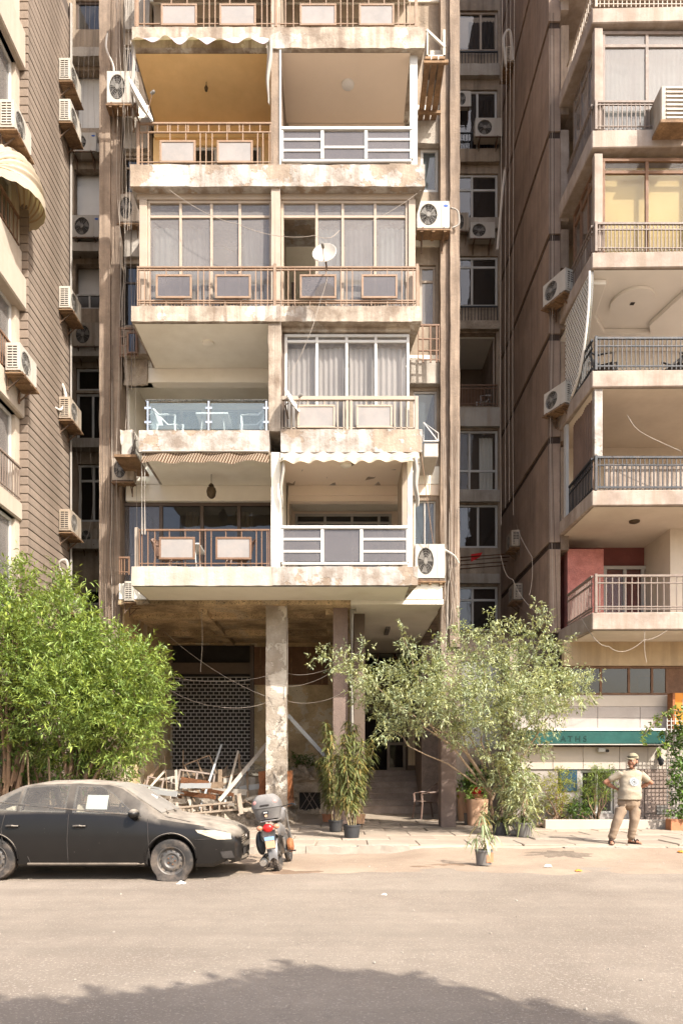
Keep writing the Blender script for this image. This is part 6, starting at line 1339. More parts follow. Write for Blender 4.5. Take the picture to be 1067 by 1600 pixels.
for sx in (-1, 1):
    b = MB(); b.sphere((sx*.13, -.15, .745), (.05, .035, .04), 10, 7); bp('turn_signal', b, 'lens_orange', smooth=True); b = MB(); b.tube([(sx*.06, -.10, .74), (sx*.12, -.14, .745)], .016, 6); bp('signal_stalk', b, 'rail_black')
    b = MB(); b.grid(6, 10, lambda u, v: (sx*(.10+.045*math.sin(u*math.pi)), -.10+.75*v, .52+.20*u+.06*math.sin(v*math.pi))); bp('side_cover', b, 'bike_grey', smooth=True, recalc=False)
    b = MB(); b.tube([(sx*.11, .30, .29), (sx*.12, .12, .60)], .028, 8); bp('shock_absorber', b, 'steel_rim', smooth=True); b = MB(); b.tube([(sx*.10, .30, .29), (sx*.10, .78, .34)], .024, 6); bp('swing_arm', b, 'rail_black', smooth=True)
    b = MB(); b.tube([(sx*.085, 1.52, .29), (sx*.09, 1.30, .92)], .024, 8); bp('fork', b, 'steel', smooth=True)
    b = MB(); b.tube([(0, 1.22, .98), (sx*.22, 1.16, 1.02), (sx*.30, 1.08, 1.00)], .016, 7); bp('handlebar', b, 'rail_black', smooth=True)
    b = MB(); b.tube([(sx*.16, .60, .28), (sx*.27, .60, .27)], .018, 6); bp('foot_peg', b, 'rail_black', smooth=True)
b = MB(); b.tube([(-.11, .75, .24), (-.14, .4, .25), (-.16, .20, .30)], .025, 8); bp('exhaust_pipe', b, 'steel', smooth=True); b = MB(); b.lathe([(.04, 0), (.062, .03), (.066, .38), (.05, .42), (.025, .42)], 16, (-.165, .34, .26), Matrix.Rotation(R(98), 3, 'X')); bp('silencer', b, 'chrome', smooth=True)
b = MB(); b.sphere((-.19, .12, .50), (.075, .17, .19), 14, 9); bp('side_bag', b, 'rail_black', smooth=True)
b = MB(); b.lathe([(.03, 0), (.11, .01), (.12, .05), (.10, .09), (.03, .1)], 18, (.13, .72, .36), Matrix.Rotation(R(90), 3, 'Y')); bp('crank_cover', b, 'rust_orange', smooth=True); b = MB(); b.box(-.12, .12, .62, 1.0, .24, .52); bp('engine', b, 'steel_rim', bevel=.03)
b = MB(); b.grid(10, 8, lambda u, v: ((u-.5)*.27*(1-.3*abs(v-.3)), -.02+.62*v, .80+.05*(1-(2*u-1)**2)+.04*math.sin(v*4))); bp('seat', b, 'rail_black', smooth=True, recalc=False)
b = MB(); b.sphere((0, .88, .86), (.14, .26, .14), 14, 9); bp('fuel_tank', b, 'bike_grey', smooth=True)
b = MB(); b.tube([(-.14, .40, .83), (-.15, .0, .84), (-.10, -.12, .84), (.10, -.12, .84), (.15, .0, .84), (.14, .40, .83)], .014, 7); bp('rear_rack', b, 'bike_silver', smooth=True)
b = MB(); b.lathe([(.02, 0), (.08, .02), (.09, .06), (.05, .1)], 16, (0, 1.36, .90), Matrix.Rotation(R(-90), 3, 'X')); bp('headlamp', b, 'bike_silver', smooth=True)
# top box: lower tub, lid, side reflectors, latch, carry slot
def rbox(c, sx, sy, z0, z1, k=3.2, taper=(1, 1), nz=8, top_round=0):
    b = MB(); n = 32
    def fn(u, v):
        a = 2*math.pi*u; cx_, sy_ = math.cos(a), math.sin(a); rx = abs(cx_)**(2/k)*(1 if cx_ >= 0 else -1); ry = abs(sy_)**(2/k)*(1 if sy_ >= 0 else -1)
        f = taper[0]+(taper[1]-taper[0])*v
        if top_round: f *= math.sqrt(max(0.02, 1-(max(0, v-.25)/.75)**2*top_round))
        return (c[0]+sx*rx*f, c[1]+sy*ry*f, z0+(z1-z0)*v)
    b.grid(n, nz, fn); b.add([fn(i/n, 0) for i in range(n)], [tuple(range(n))]); b.add([fn(i/n, 1) for i in range(n)], [tuple(range(n))]); return b
bp('top_box', rbox((0, .03, 0), .225, .20, .87, 1.04, taper=(.80, 1.0)), 'bike_grey', smooth=True, sharp=60); bp('top_box_lid', rbox((0, .03, 0), .235, .21, 1.045, 1.25, taper=(1.0, .92), top_round=.72, nz=10), 'bike_grey', smooth=True, sharp=60)
b = MB(); b.box(-.07, .07, -.190, -.17, 1.075, 1.10); bp('carry_slot', b, 'ac_inside', bevel=.006)
for sx in (-1, 1): b = MB(); b.sphere((sx*.135, -.105, 1.125), (.065, .055, .05), 10, 7); bp('reflector', b, 'lens_pink', smooth=True)
b = MB(); b.box(-.045, .045, -.186, -.16, .95, 1.0); bp('latch', b, 'rail_black', bevel=.005); b = MB(); b.box(-.03, .03, -.190, -.187, .965, .985); bp('badge', b, 'alu_grey'); b = MB(); b.lathe([(.022, 0), (.02, .02)], 12, (0, -.165, .925), Matrix.Rotation(R(90), 3, 'X')); bp('lock', b, 'terracotta_pale')
b = MB(); b.tube([(-.10, .72, .28), (-.26, .74, .012)], .014, 6); bp('side_stand', b, 'rail_black')
# ------------------------------------------------------------------ standing man
random.seed(9)
def remesh_obj(name, mb, m__, parent, vox=.014, smooth_it=4, fn=None):
    """overlapping solids fused into one continuous skin"""
    me = mb.mesh(name); bm = bmesh.new(); bm.from_mesh(me); bmesh.ops.recalc_face_normals(bm, faces=bm.faces); bm.to_mesh(me); bm.free()
    o = bpy.data.objects.new(name, me); COL.objects.link(o)
    r_ = o.modifiers.new('r', 'REMESH'); r_.mode = 'VOXEL'; r_.voxel_size = vox
    s_ = o.modifiers.new('s', 'SMOOTH'); s_.factor = .5; s_.iterations = smooth_it
    bpy.context.view_layer.update(); nm = bpy.data.meshes.new_from_object(o.evaluated_get(bpy.context.evaluated_depsgraph_get())); bpy.data.objects.remove(o)
    if fn:
        for v in nm.vertices: v.co = fn(v.co)
    nm.polygons.foreach_set('use_smooth', [True]*len(nm.polygons)); nm.materials.clear(); nm.materials.append(MAT[m__]); nm.name = name
    o = bpy.data.objects.new(name, nm); COL.objects.link(o); o.parent = parent; WO[o.name] = Vector((0,0,0)); return o
def limb(mb, pts, rs, n=14, flat=None):
    mb.tube(pts, rs, n, True, flat=flat); mb.sphere(pts[0], rs[0]*.98, 12, 8); mb.sphere(pts[-1], rs[-1]*.98, 12, 8)
mat('skin', (.34,.165,.10), .6, .12, 5, stain=(.30,.12,.07), stain_amt=.35, stain_scale=6, bump=.05, spec=.4)
mat('khaki_shirt', (.32,.27,.20), .95, .06, 5, bump=.35, bscale=9, stain=(.27,.21,.145), stain_amt=.35, stain_scale=5)
mat('khaki_trousers', (.245,.178,.122), .95, .08, 5, bump=.4, bscale=10, stain=(.18,.125,.085), stain_amt=.4, stain_scale=6)
mat('khaki_cap', (.25,.215,.14), .95, .08, 6, bump=.2); mat('beard', (.045,.028,.02), .95, .3, 20, bump=.5, bscale=200)
mat('print_white', (.40,.42,.43), .9, .1, 8, bump=0); mat('print_grey', (.12,.15,.18), .9, .1, 8, bump=0); mat('sandal', (.05,.032,.025), .7, .2, 6, bump=.2)
PY = 14.42; PPX = 978
MAN = empty('person', (PX(PPX, PY), PY, pave_z(5.6, PY)+.02), 'man in khaki cap, t-shirt and trousers with hands behind his back', 'person'); local_parent(MAN)
V = Vector
# body: head, neck, arms with hands, ankles and feet, fused
b = MB(); hc = V((.11, -.03, 1.615))
Rh = Matrix.Rotation(R(-48), 3, 'Z')                              # head turned to the left of the picture
def H(x, y, z): return hc + Rh @ V((x, y, z))*1.07                      # face points -y before turning
def hs(p, r): 
    s0 = len(b.v); b.sphere((0, 0, 0), r, 16, 12)
    for i in range(s0, len(b.v)): b.v[i] = tuple(hc + Rh @ (V(b.v[i]) + V(p))*1.07)
hs((0, 0, .015), (.078, .098, .105)); hs((0, -.02, -.06), (.064, .078, .062)); hs((0, -.072, -.098), (.036, .030, .028)); hs((0, -.098, -.012), (.013, .022, .026)); hs((0, -.112, -.028), (.018, .016, .013)); hs((0, -.088, .022), (.052, .016, .012))
hs((-.078, .0, -.01), (.014, .026, .034)); hs((.078, .0, -.01), (.014, .026, .034)); hs((0, -.088, -.062), (.026, .012, .008)); hs((0, -.086, -.074), (.024, .012, .008)); hs((-.045, -.065, -.04), (.03, .026, .03)); hs((.045, -.065, -.04), (.03, .026, .03))
limb(b, [V((.105, .0, 1.54)), V((.095, .02, 1.46)), V((.09, .03, 1.36))], [.063, .066, .09])
SHL, SHR = V((-.105, .03, 1.37)), V((.285, .04, 1.36)); ELL, ELR = V((-.365, .14, 1.205)), V((.53, .13, 1.195)); WRL, WRR = V((-.165, .21, 1.09)), V((.325, .22, 1.09))
for S0, E0, W0, sg in ((SHL, ELL, WRL, 1), (SHR, ELR, WRR, -1)):
    limb(b, [S0, S0.lerp(E0, .5), E0], [.050, .050, .043]); limb(b, [E0, E0.lerp(W0, .35), W0], [.047, .047, .030])
    # hand resting on the lower back: palm, four fingers, thumb
    d = V((sg*.85, .10, -.35)).normalized(); pc = W0+d*.055; limb(b, [W0, pc, W0+d*.095], [.028, .036, .034], flat=.6)
    for k in range(4):
        f0 = W0+d*.09+V((0, .012, .034-.022*k)); L_ = (.072, .08, .076, .06)[k]; f1 = f0+d*L_*.5+V((0, -.006, -.004)); f2 = f1+d*L_*.5+V((0, -.02, -.01)); limb(b, [f0, f1, f2], [.0095, .009, .0075], 8)
    t0 = W0+d*.03+V((0, -.005, .03)); limb(b, [t0, t0+V((sg*.03, -.01, .035)), t0+V((sg*.055, -.018, .05))], [.012, .011, .009], 8)
FL, FR = V((-.315, -.02, .07)), V((.08, .02, .07))
KL, KR = V((-.20, -.05, .47)), V((.135, -.045, .47))
for Kk, Fk, toe in ((KL, FL, V((-.055, -.20, 0))), (KR, FR, V((.14, -.165, 0)))):
    limb(b, [Kk.lerp(Fk, .55), Fk+V((0, 0, .06)), Fk], [.055, .043, .042]); limb(b, [Fk+V((0, .035, -.03)), Fk+toe*.5+V((0, 0, -.03)), Fk+toe+V((0, 0, -.042))], [.042, .043, .026], flat=.8)
    for k in range(5): sd_ = V((toe.y, -toe.x, 0)).normalized(); limb(b, [Fk+toe*.92+sd_*(.034-.017*k)+V((0,0,-.046)), Fk+toe*(1.12-.03*abs(k-(1 if Kk is KR else 3)))+sd_*(.036-.018*k)+V((0,0,-.052))], [.011, .009], 8)
limb(b, [V((.09, .03, 1.36)), V((.09, .03, 1.0)), V((.06, .03, .8))], [.12, .13, .12])     # trunk under the clothes
limb(b, [V((-.03, .03, .82)), KL, KL.lerp(FL, .6)], [.08, .06, .045]); limb(b, [V((.16, .03, .82)), KR, KR.lerp(FR, .6)], [.08, .06, .045])
remesh_obj('body', b, 'skin', MAN, .0085, 3)
# shirt with belly, short sleeves, creases
b = MB(); prof = [(1.455, .10, .085, .095), (1.42, .17, .11, .095), (1.36, .210, .130, .09), (1.26, .207, .145, .085), (1.14, .203, .165, .075), (1.02, .214, .185, .065), (.93, .224, .185, .06), (.865, .232, .18, .055)]
rings = []; N = 36
for z, rx, ry, cx_ in prof: rings.append([V((cx_+rx*math.copysign(abs(math.cos(2*math.pi*k/N))**.85, math.cos(2*math.pi*k/N)), .035+(-.03 if z < 1.2 else 0)+ry*math.sin(2*math.pi*k/N), z)) for k in range(N)])
vs = [p for r_ in rings for p in r_]; fs = [(i*N+k, i*N+(k+1) % N, (i+1)*N+(k+1) % N, (i+1)*N+k) for i in range(len(prof)-1) for k in range(N)] + [tuple(range(N-1, -1, -1)), tuple((len(prof)-1)*N+k for k in range(N))]
b.add(vs, fs)
for S0, E0 in ((SHL, ELL), (SHR, ELR)): limb(b, [S0+V((.07 if S0 is SHL else -.07, 0, .005)), S0, S0.lerp(E0, .35), S0.lerp(E0, .62)], [.085, .082, .074, .066])
def crease(co):
    n_ = mnoise.noise(V((co.x*5+co.z*3, co.y*5, co.z*11))) ; m2_ = mnoise.noise(V((co.x*14, co.y*14, co.z*26)))
    w_ = .010 if co.z > 1.2 else .014
    d = V((co.x-.08, co.y-.03, 0)); d = d.normalized() if d.length > 1e-4 else d
    return co + d*(n_*w_+m2_*.004)
remesh_obj('shirt', b, 'khaki_shirt', MAN, .011, 3, crease)
# collar band
c_ = MB(); c_.tube([V((.10+.082*math.cos(a), .015+.078*math.sin(a), 1.462-.016*math.sin(a)*-1)) for a in [2*math.pi*k/24 for k in range(25)]], .009, 6, False); o = c_.build('collar', 'khaki_shirt', None, smooth=True); o.parent = MAN
# printed sunflower-like ring on the chest, lying on the cloth
def chest(x, z):
    ry = np.interp(z, [p[0] for p in prof][::-1], [p[2] for p in prof][::-1]); rx = np.interp(z, [p[0] for p in prof][::-1], [p[1] for p in prof][::-1]); cx_ = np.interp(z, [p[0] for p in prof][::-1], [p[3] for p in prof][::-1])
    off = -.03 if z < 1.2 else (-.03*(1.32-z)/.12 if z < 1.32 else 0)
    u = max(-.98, min(.98, (x-cx_)/rx)); return .035+off-ry*math.sqrt(1-abs(u)**2.35) - .012
pr = MB(); e0 = V((.085, 0, 1.215))
for k in range(18):
    a = 2*math.pi*k/18
    def q(r_, da): x, z = e0.x+r_*math.cos(a+da), e0.z+r_*math.sin(a+da); return (x, chest(x, z)-.002, z)
    pr.add([q(.055, -.14), q(.078, -.10), q(.092, 0), q(.078, .10), q(.055, .14)], [(0,1,2,3,4)])
o = pr.build('print_petals', 'print_white', None, recalc=False); o.parent = MAN
pr = MB()
for r0, r1 in ((.043, .054), (.016, .024)):
    for k in range(24):
        a0, a1 = 2*math.pi*k/24, 2*math.pi*(k+1)/24; P_ = []
        for r_, a in ((r0, a0), (r1, a0), (r1, a1), (r0, a1)): x, z = e0.x+r_*math.cos(a), e0.z+r_*math.sin(a); P_.append((x, chest(x, z)-.002, z))
        pr.add(P_, [(0,1,2,3)])
o = pr.build('print_ring', 'print_grey', None, recalc=False); o.parent = MAN
pr = MB()
for r0, r1 in ((.026, .041),):
    for k in range(24):
        a0, a1 = 2*math.pi*k/24, 2*math.pi*(k+.62)/24; P_ = []
        for r_, a in ((r0, a0), (r1, a0), (r1, a1), (r0, a1)): x, z = e0.x+r_*math.cos(a), e0.z+r_*math.sin(a); P_.append((x, chest(x, z)-.002, z))
        pr.add(P_, [(0,1,2,3)])
o = pr.build('print_centre', 'print_white', None, recalc=False); o.parent = MAN
# trousers
b = MB(); limb(b, [V((.06, .03, .93)), V((.055, .025, .82))], [.178, .178], 20, flat=.84); limb(b, [V((-.05, .02, .80)), V((-.11, -.005, .66)), KL, KL.lerp(FL, .5), KL.lerp(FL, .80)], [.124, .115, .090, .082, .072], 18); limb(b, [V((.155, .02, .80)), V((.16, .0, .66)), KR, KR.lerp(FR, .5), KR.lerp(FR, .80)], [.122, .113, .090, .082, .072], 18)
for Kk, Fk in ((KL, FL), (KR, FR)): limb(b, [Kk.lerp(Fk, .80), Kk.lerp(Fk, .84), Kk.lerp(Fk, .90)], [.082, .070, .058], 16)
def tcrease(co):
    low = max(0, 1-abs(co.z-.25)/.25); n_ = mnoise.noise(V((co.x*8, co.y*8, co.z*6))); k_ = mnoise.noise(V((co.x*6, co.y*6+3, co.z*34)))*.006*low
    c = KL.lerp(FL, max(0, min(1, (.47-co.z)/.4))) if co.x < -.03 else KR.lerp(FR, max(0, min(1, (.47-co.z)/.4)))
    d = V((co.x-c.x, co.y-c.y, 0)); d = d.normalized() if d.length > 1e-4 else d
    return co + d*(n_*.013+k_)
remesh_obj('trousers', b, 'khaki_trousers', MAN, .012, 3, tcrease)
for Kk, Fk, toe in ((KL, FL, V((-.055, -.20, 0))), (KR, FR, V((.14, -.165, 0)))):
    sd_ = V((toe.y, -toe.x, 0)).normalized(); tn = toe.normalized(); b = MB(); pts = []
    for k in range(24):
        a = 2*math.pi*k/24; p = Fk + tn*(.085+.145*math.cos(a)) + sd_*(.050*math.sin(a)*(1+.12*math.cos(a))); pts.append((p.x, p.y))
    b.prism(pts, .002, .022); o = b.build('sandal', 'sandal', None); o.parent = MAN
    b = MB(); b.tube([Fk+tn*.13+sd_*.052*math.cos(t)+V((0,0,-.055+.075*math.sin(t))) for t in [math.pi*k/10 for k in range(11)]], .02, 6, flat=.4); o = b.build('sandal_strap', 'sandal', None, smooth=True); o.parent = MAN
    b = MB(); b.tube([Fk+tn*.06+sd_*.050*math.cos(t)+V((0,0,-.055+.10*math.sin(t))) for t in [math.pi*k/10 for k in range(11)]], .014, 6, flat=.4); o = b.build('sandal_strap', 'sandal', None, smooth=True); o.parent = MAN
# cap, sunglasses on it, hair and beard, eyes
b = MB(); b.grid(24, 8, lambda u, v: H(.090*math.cos(2*math.pi*u)*math.cos(v*1.45), .112*math.sin(2*math.pi*u)*math.cos(v*1.45)+.008, .05+.105*math.sin(v*1.45)**.9)); o = b.build('cap', 'khaki_cap', None, smooth=True, recalc=False, sharp=180); o.parent = MAN
b = MB(); b.grid(10, 5, lambda u, v: H((u-.5)*.17*(1-.25*v), -.095-.075*v*math.sqrt(max(0, 1-(2*u-1)**2*.85)), .062-.022*v-.012*(2*u-1)**2)); b.grid(10, 5, lambda u, v: H((.5-u)*.17*(1-.25*v), -.095-.075*v*math.sqrt(max(0, 1-(2*u-1)**2*.85)), .055-.022*v-.012*(2*u-1)**2)); o = b.build('cap_brim', 'khaki_cap', None, smooth=True, recalc=False, sharp=180); o.parent = MAN
b = MB(); b.tube([H(.098*math.sin(a), -.118*math.cos(a)+.008, .085) for a in [R(-75+15*k) for k in range(11)]], .012, 6, flat=.5); o = b.build('sunglasses', 'ac_inside', None, smooth=True); o.parent = MAN
b = MB()
b.grid(18, 6, lambda u, v: H(.074*math.sin(R(-105+210*u))*(1+.02*v), -.088*math.cos(R(-105+210*u))*(1-.10*v)-.004, -.055-.052*v+.03*abs(2*u-1)**2)); o = b.build('beard', 'beard', None, smooth=True, recalc=False, sharp=180); o.parent = MAN
b = MB(); b.tube([H(.03*math.sin(R(-60+20*k)), -.103+.01*abs(k-3)/3, -.046-.004*abs(k-3)/3) for k in range(7)], .006, 5); o = b.build('moustache', 'beard', None, smooth=True); o.parent = MAN
b = MB(); b.grid(14, 5, lambda u, v: H(.083*math.sin(R(70+220*u)), -.104*math.cos(R(70+220*u))+.008, .055-.085*v)); o = b.build('hair', 'beard', None, smooth=True, recalc=False, sharp=180); o.parent = MAN
for sx in (-1, 1):
    b = MB(); b.sphere(H(sx*.032, -.086, .005), .0115, 10, 7); o = b.build('eye', 'lamp_white', None, smooth=True); o.parent = MAN; b = MB(); b.sphere(H(sx*.032-.001, -.0955, .005), .005, 8, 6); e_ = b.build('iris', 'ac_inside', None, smooth=True); e_.parent = MAN
    b = MB(); b.tube([H(sx*.012, -.100, .024), H(sx*.032, -.099, .03), H(sx*.052, -.086, .024)], .005, 5); o = b.build('eyebrow', 'beard', None, smooth=True); o.parent = MAN
# ------------------------------------------------------------------ foliage
RNG = np.random.default_rng(10); random.seed(10)
def unit(a): return a/np.maximum(1e-9, np.linalg.norm(a, axis=1, keepdims=True))
def leaf_mesh(name, base, dirs, length, width, mat_, parent, tone, droop=.0, fold=.35, kinked=False):
    """every leaf its own folded blade; tone: per-leaf colour multiplier (N,3)"""
    N = len(base); d = unit(dirs); up = np.tile(np.array([[0, 0, 1.]]), (N, 1)) + RNG.normal(0, .45, (N, 3))
    side = unit(np.cross(d, up)); nrm = unit(np.cross(side, d)); L = length[:, None]; Wd = width[:, None]
    mid = base + d*L*.45 + nrm*L*.03; tip = base + d*L - np.array([[0, 0, 1.]])*L*droop
    a = mid + side*Wd*.5 - nrm*Wd*fold*.5; b = mid - side*Wd*.5 - nrm*Wd*fold*.5
    V_ = np.stack([base, a, tip, b], 1).reshape(-1, 3); 
    idx = np.arange(N)*4
    tri = np.stack([idx, idx+1, idx+2, idx, idx+2, idx+3], 1).reshape(-1, 3)
    me = bpy.data.meshes.new(name); me.vertices.add(len(V_)); me.vertices.foreach_set('co', V_.astype(np.float32).ravel())
    me.loops.add(len(tri)*3); me.polygons.add(len(tri)); me.loops.foreach_set('vertex_index', tri.ravel().astype(np.int32)); me.polygons.foreach_set('loop_start', (np.arange(len(tri))*3).astype(np.int32)); me.polygons.foreach_set('loop_total', np.full(len(tri), 3, np.int32))
    me.update(calc_edges=True)
    at = me.color_attributes.new('tone', 'FLOAT_COLOR', 'POINT'); col = np.ones((len(V_), 4), np.float32); col[:, :3] = np.repeat(tone, 4, 0); at.data.foreach_set('color', col.ravel())
    me.materials.append(MAT[mat_]); me.validate(); o = place(name, me, parent); return o
def blob_leaves(blobs, dens, per, twig, ll, lw, shell=.55, out=.8, up=.35, spread=.8, yellow=.25, dark_in=0):
    """sprigs of leaves spread through a set of balls; returns base, dirs, length, width, tone"""
    B, D, LL, LW, T = [], [], [], [], []
    for c, r in blobs:
        n = max(3, int(dens*r*r)); v = unit(RNG.normal(size=(n, 3))); rad = r*(shell+(1.06-shell)*RNG.random((n, 1))**.7); 
        rad *= 1+.22*np.array([[mnoise.noise(Vector(tuple(p*2.2+np.array(c)*1.7)))] for p in v])
        P = np.array(c) + v*rad*np.array([[1, 1, 1]])
        td = unit(v*out + np.array([[0, 0, up]]) + RNG.normal(0, .45, (n, 3)))
        st = .72+.5*RNG.random((n, 1)); hue = RNG.random((n, 1))
        k = per; t = np.linspace(.05, 1, k)
        bb = P[:, None, :] + td[:, None, :]*(t[None, :, None]*twig*(.7+.6*RNG.random((n, 1, 1))))
        ld = unit((td[:, None, :]*.75 + RNG.normal(0, spread, (n, k, 3))).reshape(-1, 3))
        B.append(bb.reshape(-1, 3)); D.append(ld); m = n*k; LL.append(ll*(.6+.7*RNG.random(m))); LW.append(lw*(.7+.6*RNG.random(m)))
        tn = np.repeat(st, k, 0)*(.55+.8*RNG.random((m, 1))); yl = np.repeat(hue, k, 0)*yellow
        T.append(np.concatenate([tn*(1+yl*1.3), tn*(1+yl*.45), tn*(1-yl*.5)], 1))
    return [np.concatenate(q) for q in (B, D, LL, LW, T)]
def branches(parent, base, blobs, r0, m_, name='trunk', kink=.15, n=7, rmin=.008):
    """one trunk mesh with limbs to every ball of leaves"""
    b = MB(); base = Vector(base)
    for c, r in blobs:
        c = Vector(c); pts = []; rs_ = []
        for i in range(n+1):
            t = i/n; p = base.lerp(c, t); p.z = base.z+(c.z-base.z)*(t**.75); w = kink*math.sin(t*math.pi); p += Vector((fbm(c.x*3+t*2, c.z, 1), fbm(c.z*3+t*2, c.y, 5), 0))*w*1.4; pts.append(p); rs_.append(max(rmin, r0*(1-t)**1.1*.8+rmin))
        b.tube(pts, rs_, 7)
    return b.build(name, m_, parent, smooth=True)
def px_blobs(lst, Y, dy=.45):
    out = []
    for i, q in enumerate(lst):
        px, py, rp = q[:3]; y = Y + (q[3] if len(q) > 3 else dy*math.sin(i*2.4)); out.append((tuple(P3(px, py, y)), rp/F*y))
    return out
# ---- trees at the left edge
t1 = empty('street_tree', (PX(125, 14.9), 14.9, .14), 'dense bright green tree behind the parked car', 'tree', 'street trees')
bl = px_blobs([(140, 1055, 64), (200, 1070, 52), (95, 985, 48), (160, 1130, 62), (75, 1050, 56), (222, 1040, 30), (85, 1125, 60), (195, 1150, 44), (120, 1165, 45), (228, 1085, 26), (205, 1110, 40), (175, 1020, 36), (150, 1090, 60, -.7), (95, 1090, 55, -.8), (185, 1185, 28), (240, 1060, 16), (247, 1110, 14), (110, 1020, 40, -.5), (215, 1170, 20)], 14.9)

def tree_crown(parent, bl, m_, dens, per, twig, ll, lw, name='crown', droop=.15, **k):
    B, D, LL, LW, T = blob_leaves(bl, dens, per, twig, ll, lw, **k); return leaf_mesh(name, B, D, LL, LW, m_, parent, T, droop)
tree_crown(t1, bl, 'leaf_bright', 560, 10, .30, .125, .030, yellow=.3, spread=.6)
branches(t1, (PX(110, 15), 15.0, .1), bl[:10], .06, 'bark')
t2 = empty('street_tree', (PX(10, 15.2), 15.2, .14), 'taller light green tree cut by the left edge', 'tree', 'street trees')
bl = px_blobs([(30, 915, 26), (28, 950, 34), (20, 1000, 44), (60, 975, 30), (10, 1060, 46), (25, 1110, 40), (-20, 1020, 50), (98, 925, 24), (104, 955, 24), (95, 905, 14), (5, 960, 32), (40, 890, 12), (125, 960, 18)], 15.3)
tree_crown(t2, bl, 'leaf_bright', 560, 9, .28, .14, .030, yellow=.35, up=.6); branches(t2, (PX(8, 15.2), 15.2, .1), bl, .055, 'bark')
# understorey beneath: small palm-like plant and dark shrub
t3 = empty('shrub', (PX(60, 15.4), 15.4, .14), 'dark leafy shrub under the bright tree', 'shrub'); bl = px_blobs([(25, 1195, 34), (70, 1200, 34), (115, 1205, 34), (10, 1160, 30), (150, 1205, 30), (60, 1165, 30), (190, 1205, 22)], 15.5); tree_crown(t3, bl, 'leaf_dark', 480, 8, .2, .12, .035); branches(t3, (PX(60, 15.5), 15.5, .1), bl, .03, 'bark', 'stem')
def rosette(parent, c, n, L, w, m_, droop=.5, name='leaves', up=.35, tone=1.0):
    c = np.array(c, float); a = RNG.random(n)*2*np.pi; el = RNG.normal(up, .45, n); D = np.stack([np.cos(a)*np.cos(el), np.sin(a)*np.cos(el), np.sin(el)], 1); B = c+D*.02
    T = np.ones((n, 3))*(.6+.6*RNG.random((n, 1)))*tone; return leaf_mesh(name, B, D, L*(.6+.6*RNG.random(n)), np.full(n, w), m_, parent, T, droop)
def fronds(parent, cs, n, L, w, m_, up=.35, droop=.55, tone=1.0, name='leaves', seg=5, brown=0):
    """long arching blades, each bent along its length"""
    b = MB(); tones = []
    for c in cs:
        for i in range(n):
            a = rnd(0, 6.283); e = random.gauss(up, .4); d = Vector((math.cos(a)*math.cos(e), math.sin(a)*math.cos(e), math.sin(e))); Lk = L*rnd(.55, 1.15); side = d.cross(Vector((0, 0, 1))).normalized() if abs(d.z) < .98 else Vector((1, 0, 0)); p = Vector(c); vs = []
            tn = rnd(.6, 1.25)*tone; br = random.random() < brown; tcol = (tn*1.7, tn*1.15, tn*.9) if br else (tn, tn, tn*.9)
            for k in range(seg+1):
                t = k/seg; wd = w*math.sin(math.pi*min(1, .12+.88*t))**.7*(1 if k < seg else .05); q = p + d*Lk*t + Vector((0, 0, -droop*Lk*t*t)); vs += [q-side*wd/2, q+side*wd/2]
            b.add(vs, [(2*k, 2*k+1, 2*k+3, 2*k+2) for k in range(seg)]); tones += [tcol]*len(vs)
    me = b.mesh(name); at = me.color_attributes.new('tone', 'FLOAT_COLOR', 'POINT'); at.data.foreach_set('color', np.concatenate([np.array(tones, np.float32), np.ones((len(tones), 1), np.float32)], 1).ravel()); me.materials.append(MAT[m_]); return place(name, me, parent)
pm_ = empty('fan_palm', (PX(73, 14.6), 14.6, .1), 'small palm with narrow radiating leaves behind the car roof', 'palm'); fronds(pm_, [P3(74, 1182, 14.6), P3(42, 1172, 14.7)], 26, .42, .03, 'leaf_reed', up=.3, droop=.4)
for px, t_ in ((76, 1182), (43, 1172)): b = MB(); b.tube([P3(px+4, 1290, 14.6), P3(px, t_, 14.6)], .022, 6); b.build('stem', 'bark_pale', pm_, smooth=True)
# ---- spreading tree before the entrance
t4 = empty('feathery_tree', (PX(772, 17.3), 17.3, .15), 'wide spreading silvery green tree in front of the entrance', 'tree', 'street trees')
bl = px_blobs([(775, 1060, 46), (830, 1050, 44), (705, 1068, 42), (650, 1055, 36), (600, 1065, 30), (558, 1050, 24), (520, 1036, 15), (492, 1024, 9), (740, 1010, 28), (845, 990, 18), (838, 960, 9), (800, 1000, 26), (872, 1075, 34), (905, 1085, 24), (725, 1110, 40), (655, 1105, 34), (605, 1110, 26), (805, 1118, 40), (850, 1115, 32), (565, 1085, 20), (640, 1010, 12), (628, 995, 7), (690, 1030, 18), (765, 1100, 40, -.8), (690, 1090, 34, -.8), (820, 1085, 36, -.8), (925, 1060, 9), (900, 1055, 14), (770, 980, 12), (700, 1135, 22), (610, 1140, 14), (545, 1020, 9), (573, 1012, 8), (680, 1005, 10), (718, 985, 9), (866, 1015, 14), (600, 1150, 12), (640, 1142, 16), (720, 1150, 20), (800, 1160, 24), (838, 1160, 20), (770, 1175, 22), (795, 1205, 20), (760, 1215, 14), (838, 942, 5), (845, 968, 7), (630, 980, 5), (768, 962, 5), (716, 970, 5), (882, 1000, 6), (505, 1018, 6), (800, 975, 6)], 16.3, .6)
tree_crown(t4, bl, 'leaf_silver', 640, 9, .20, .092, .028, shell=.25, up=.25, spread=.7, yellow=.22, droop=.2)
branches(t4, (PX(768, 17.2), 17.2, .9), [q for i, q in enumerate(bl) if i in (0, 1, 3, 5, 8, 9, 12, 15, 21, 30)], .028, 'bark_pale', 'branch', kink=.35, rmin=.004); 
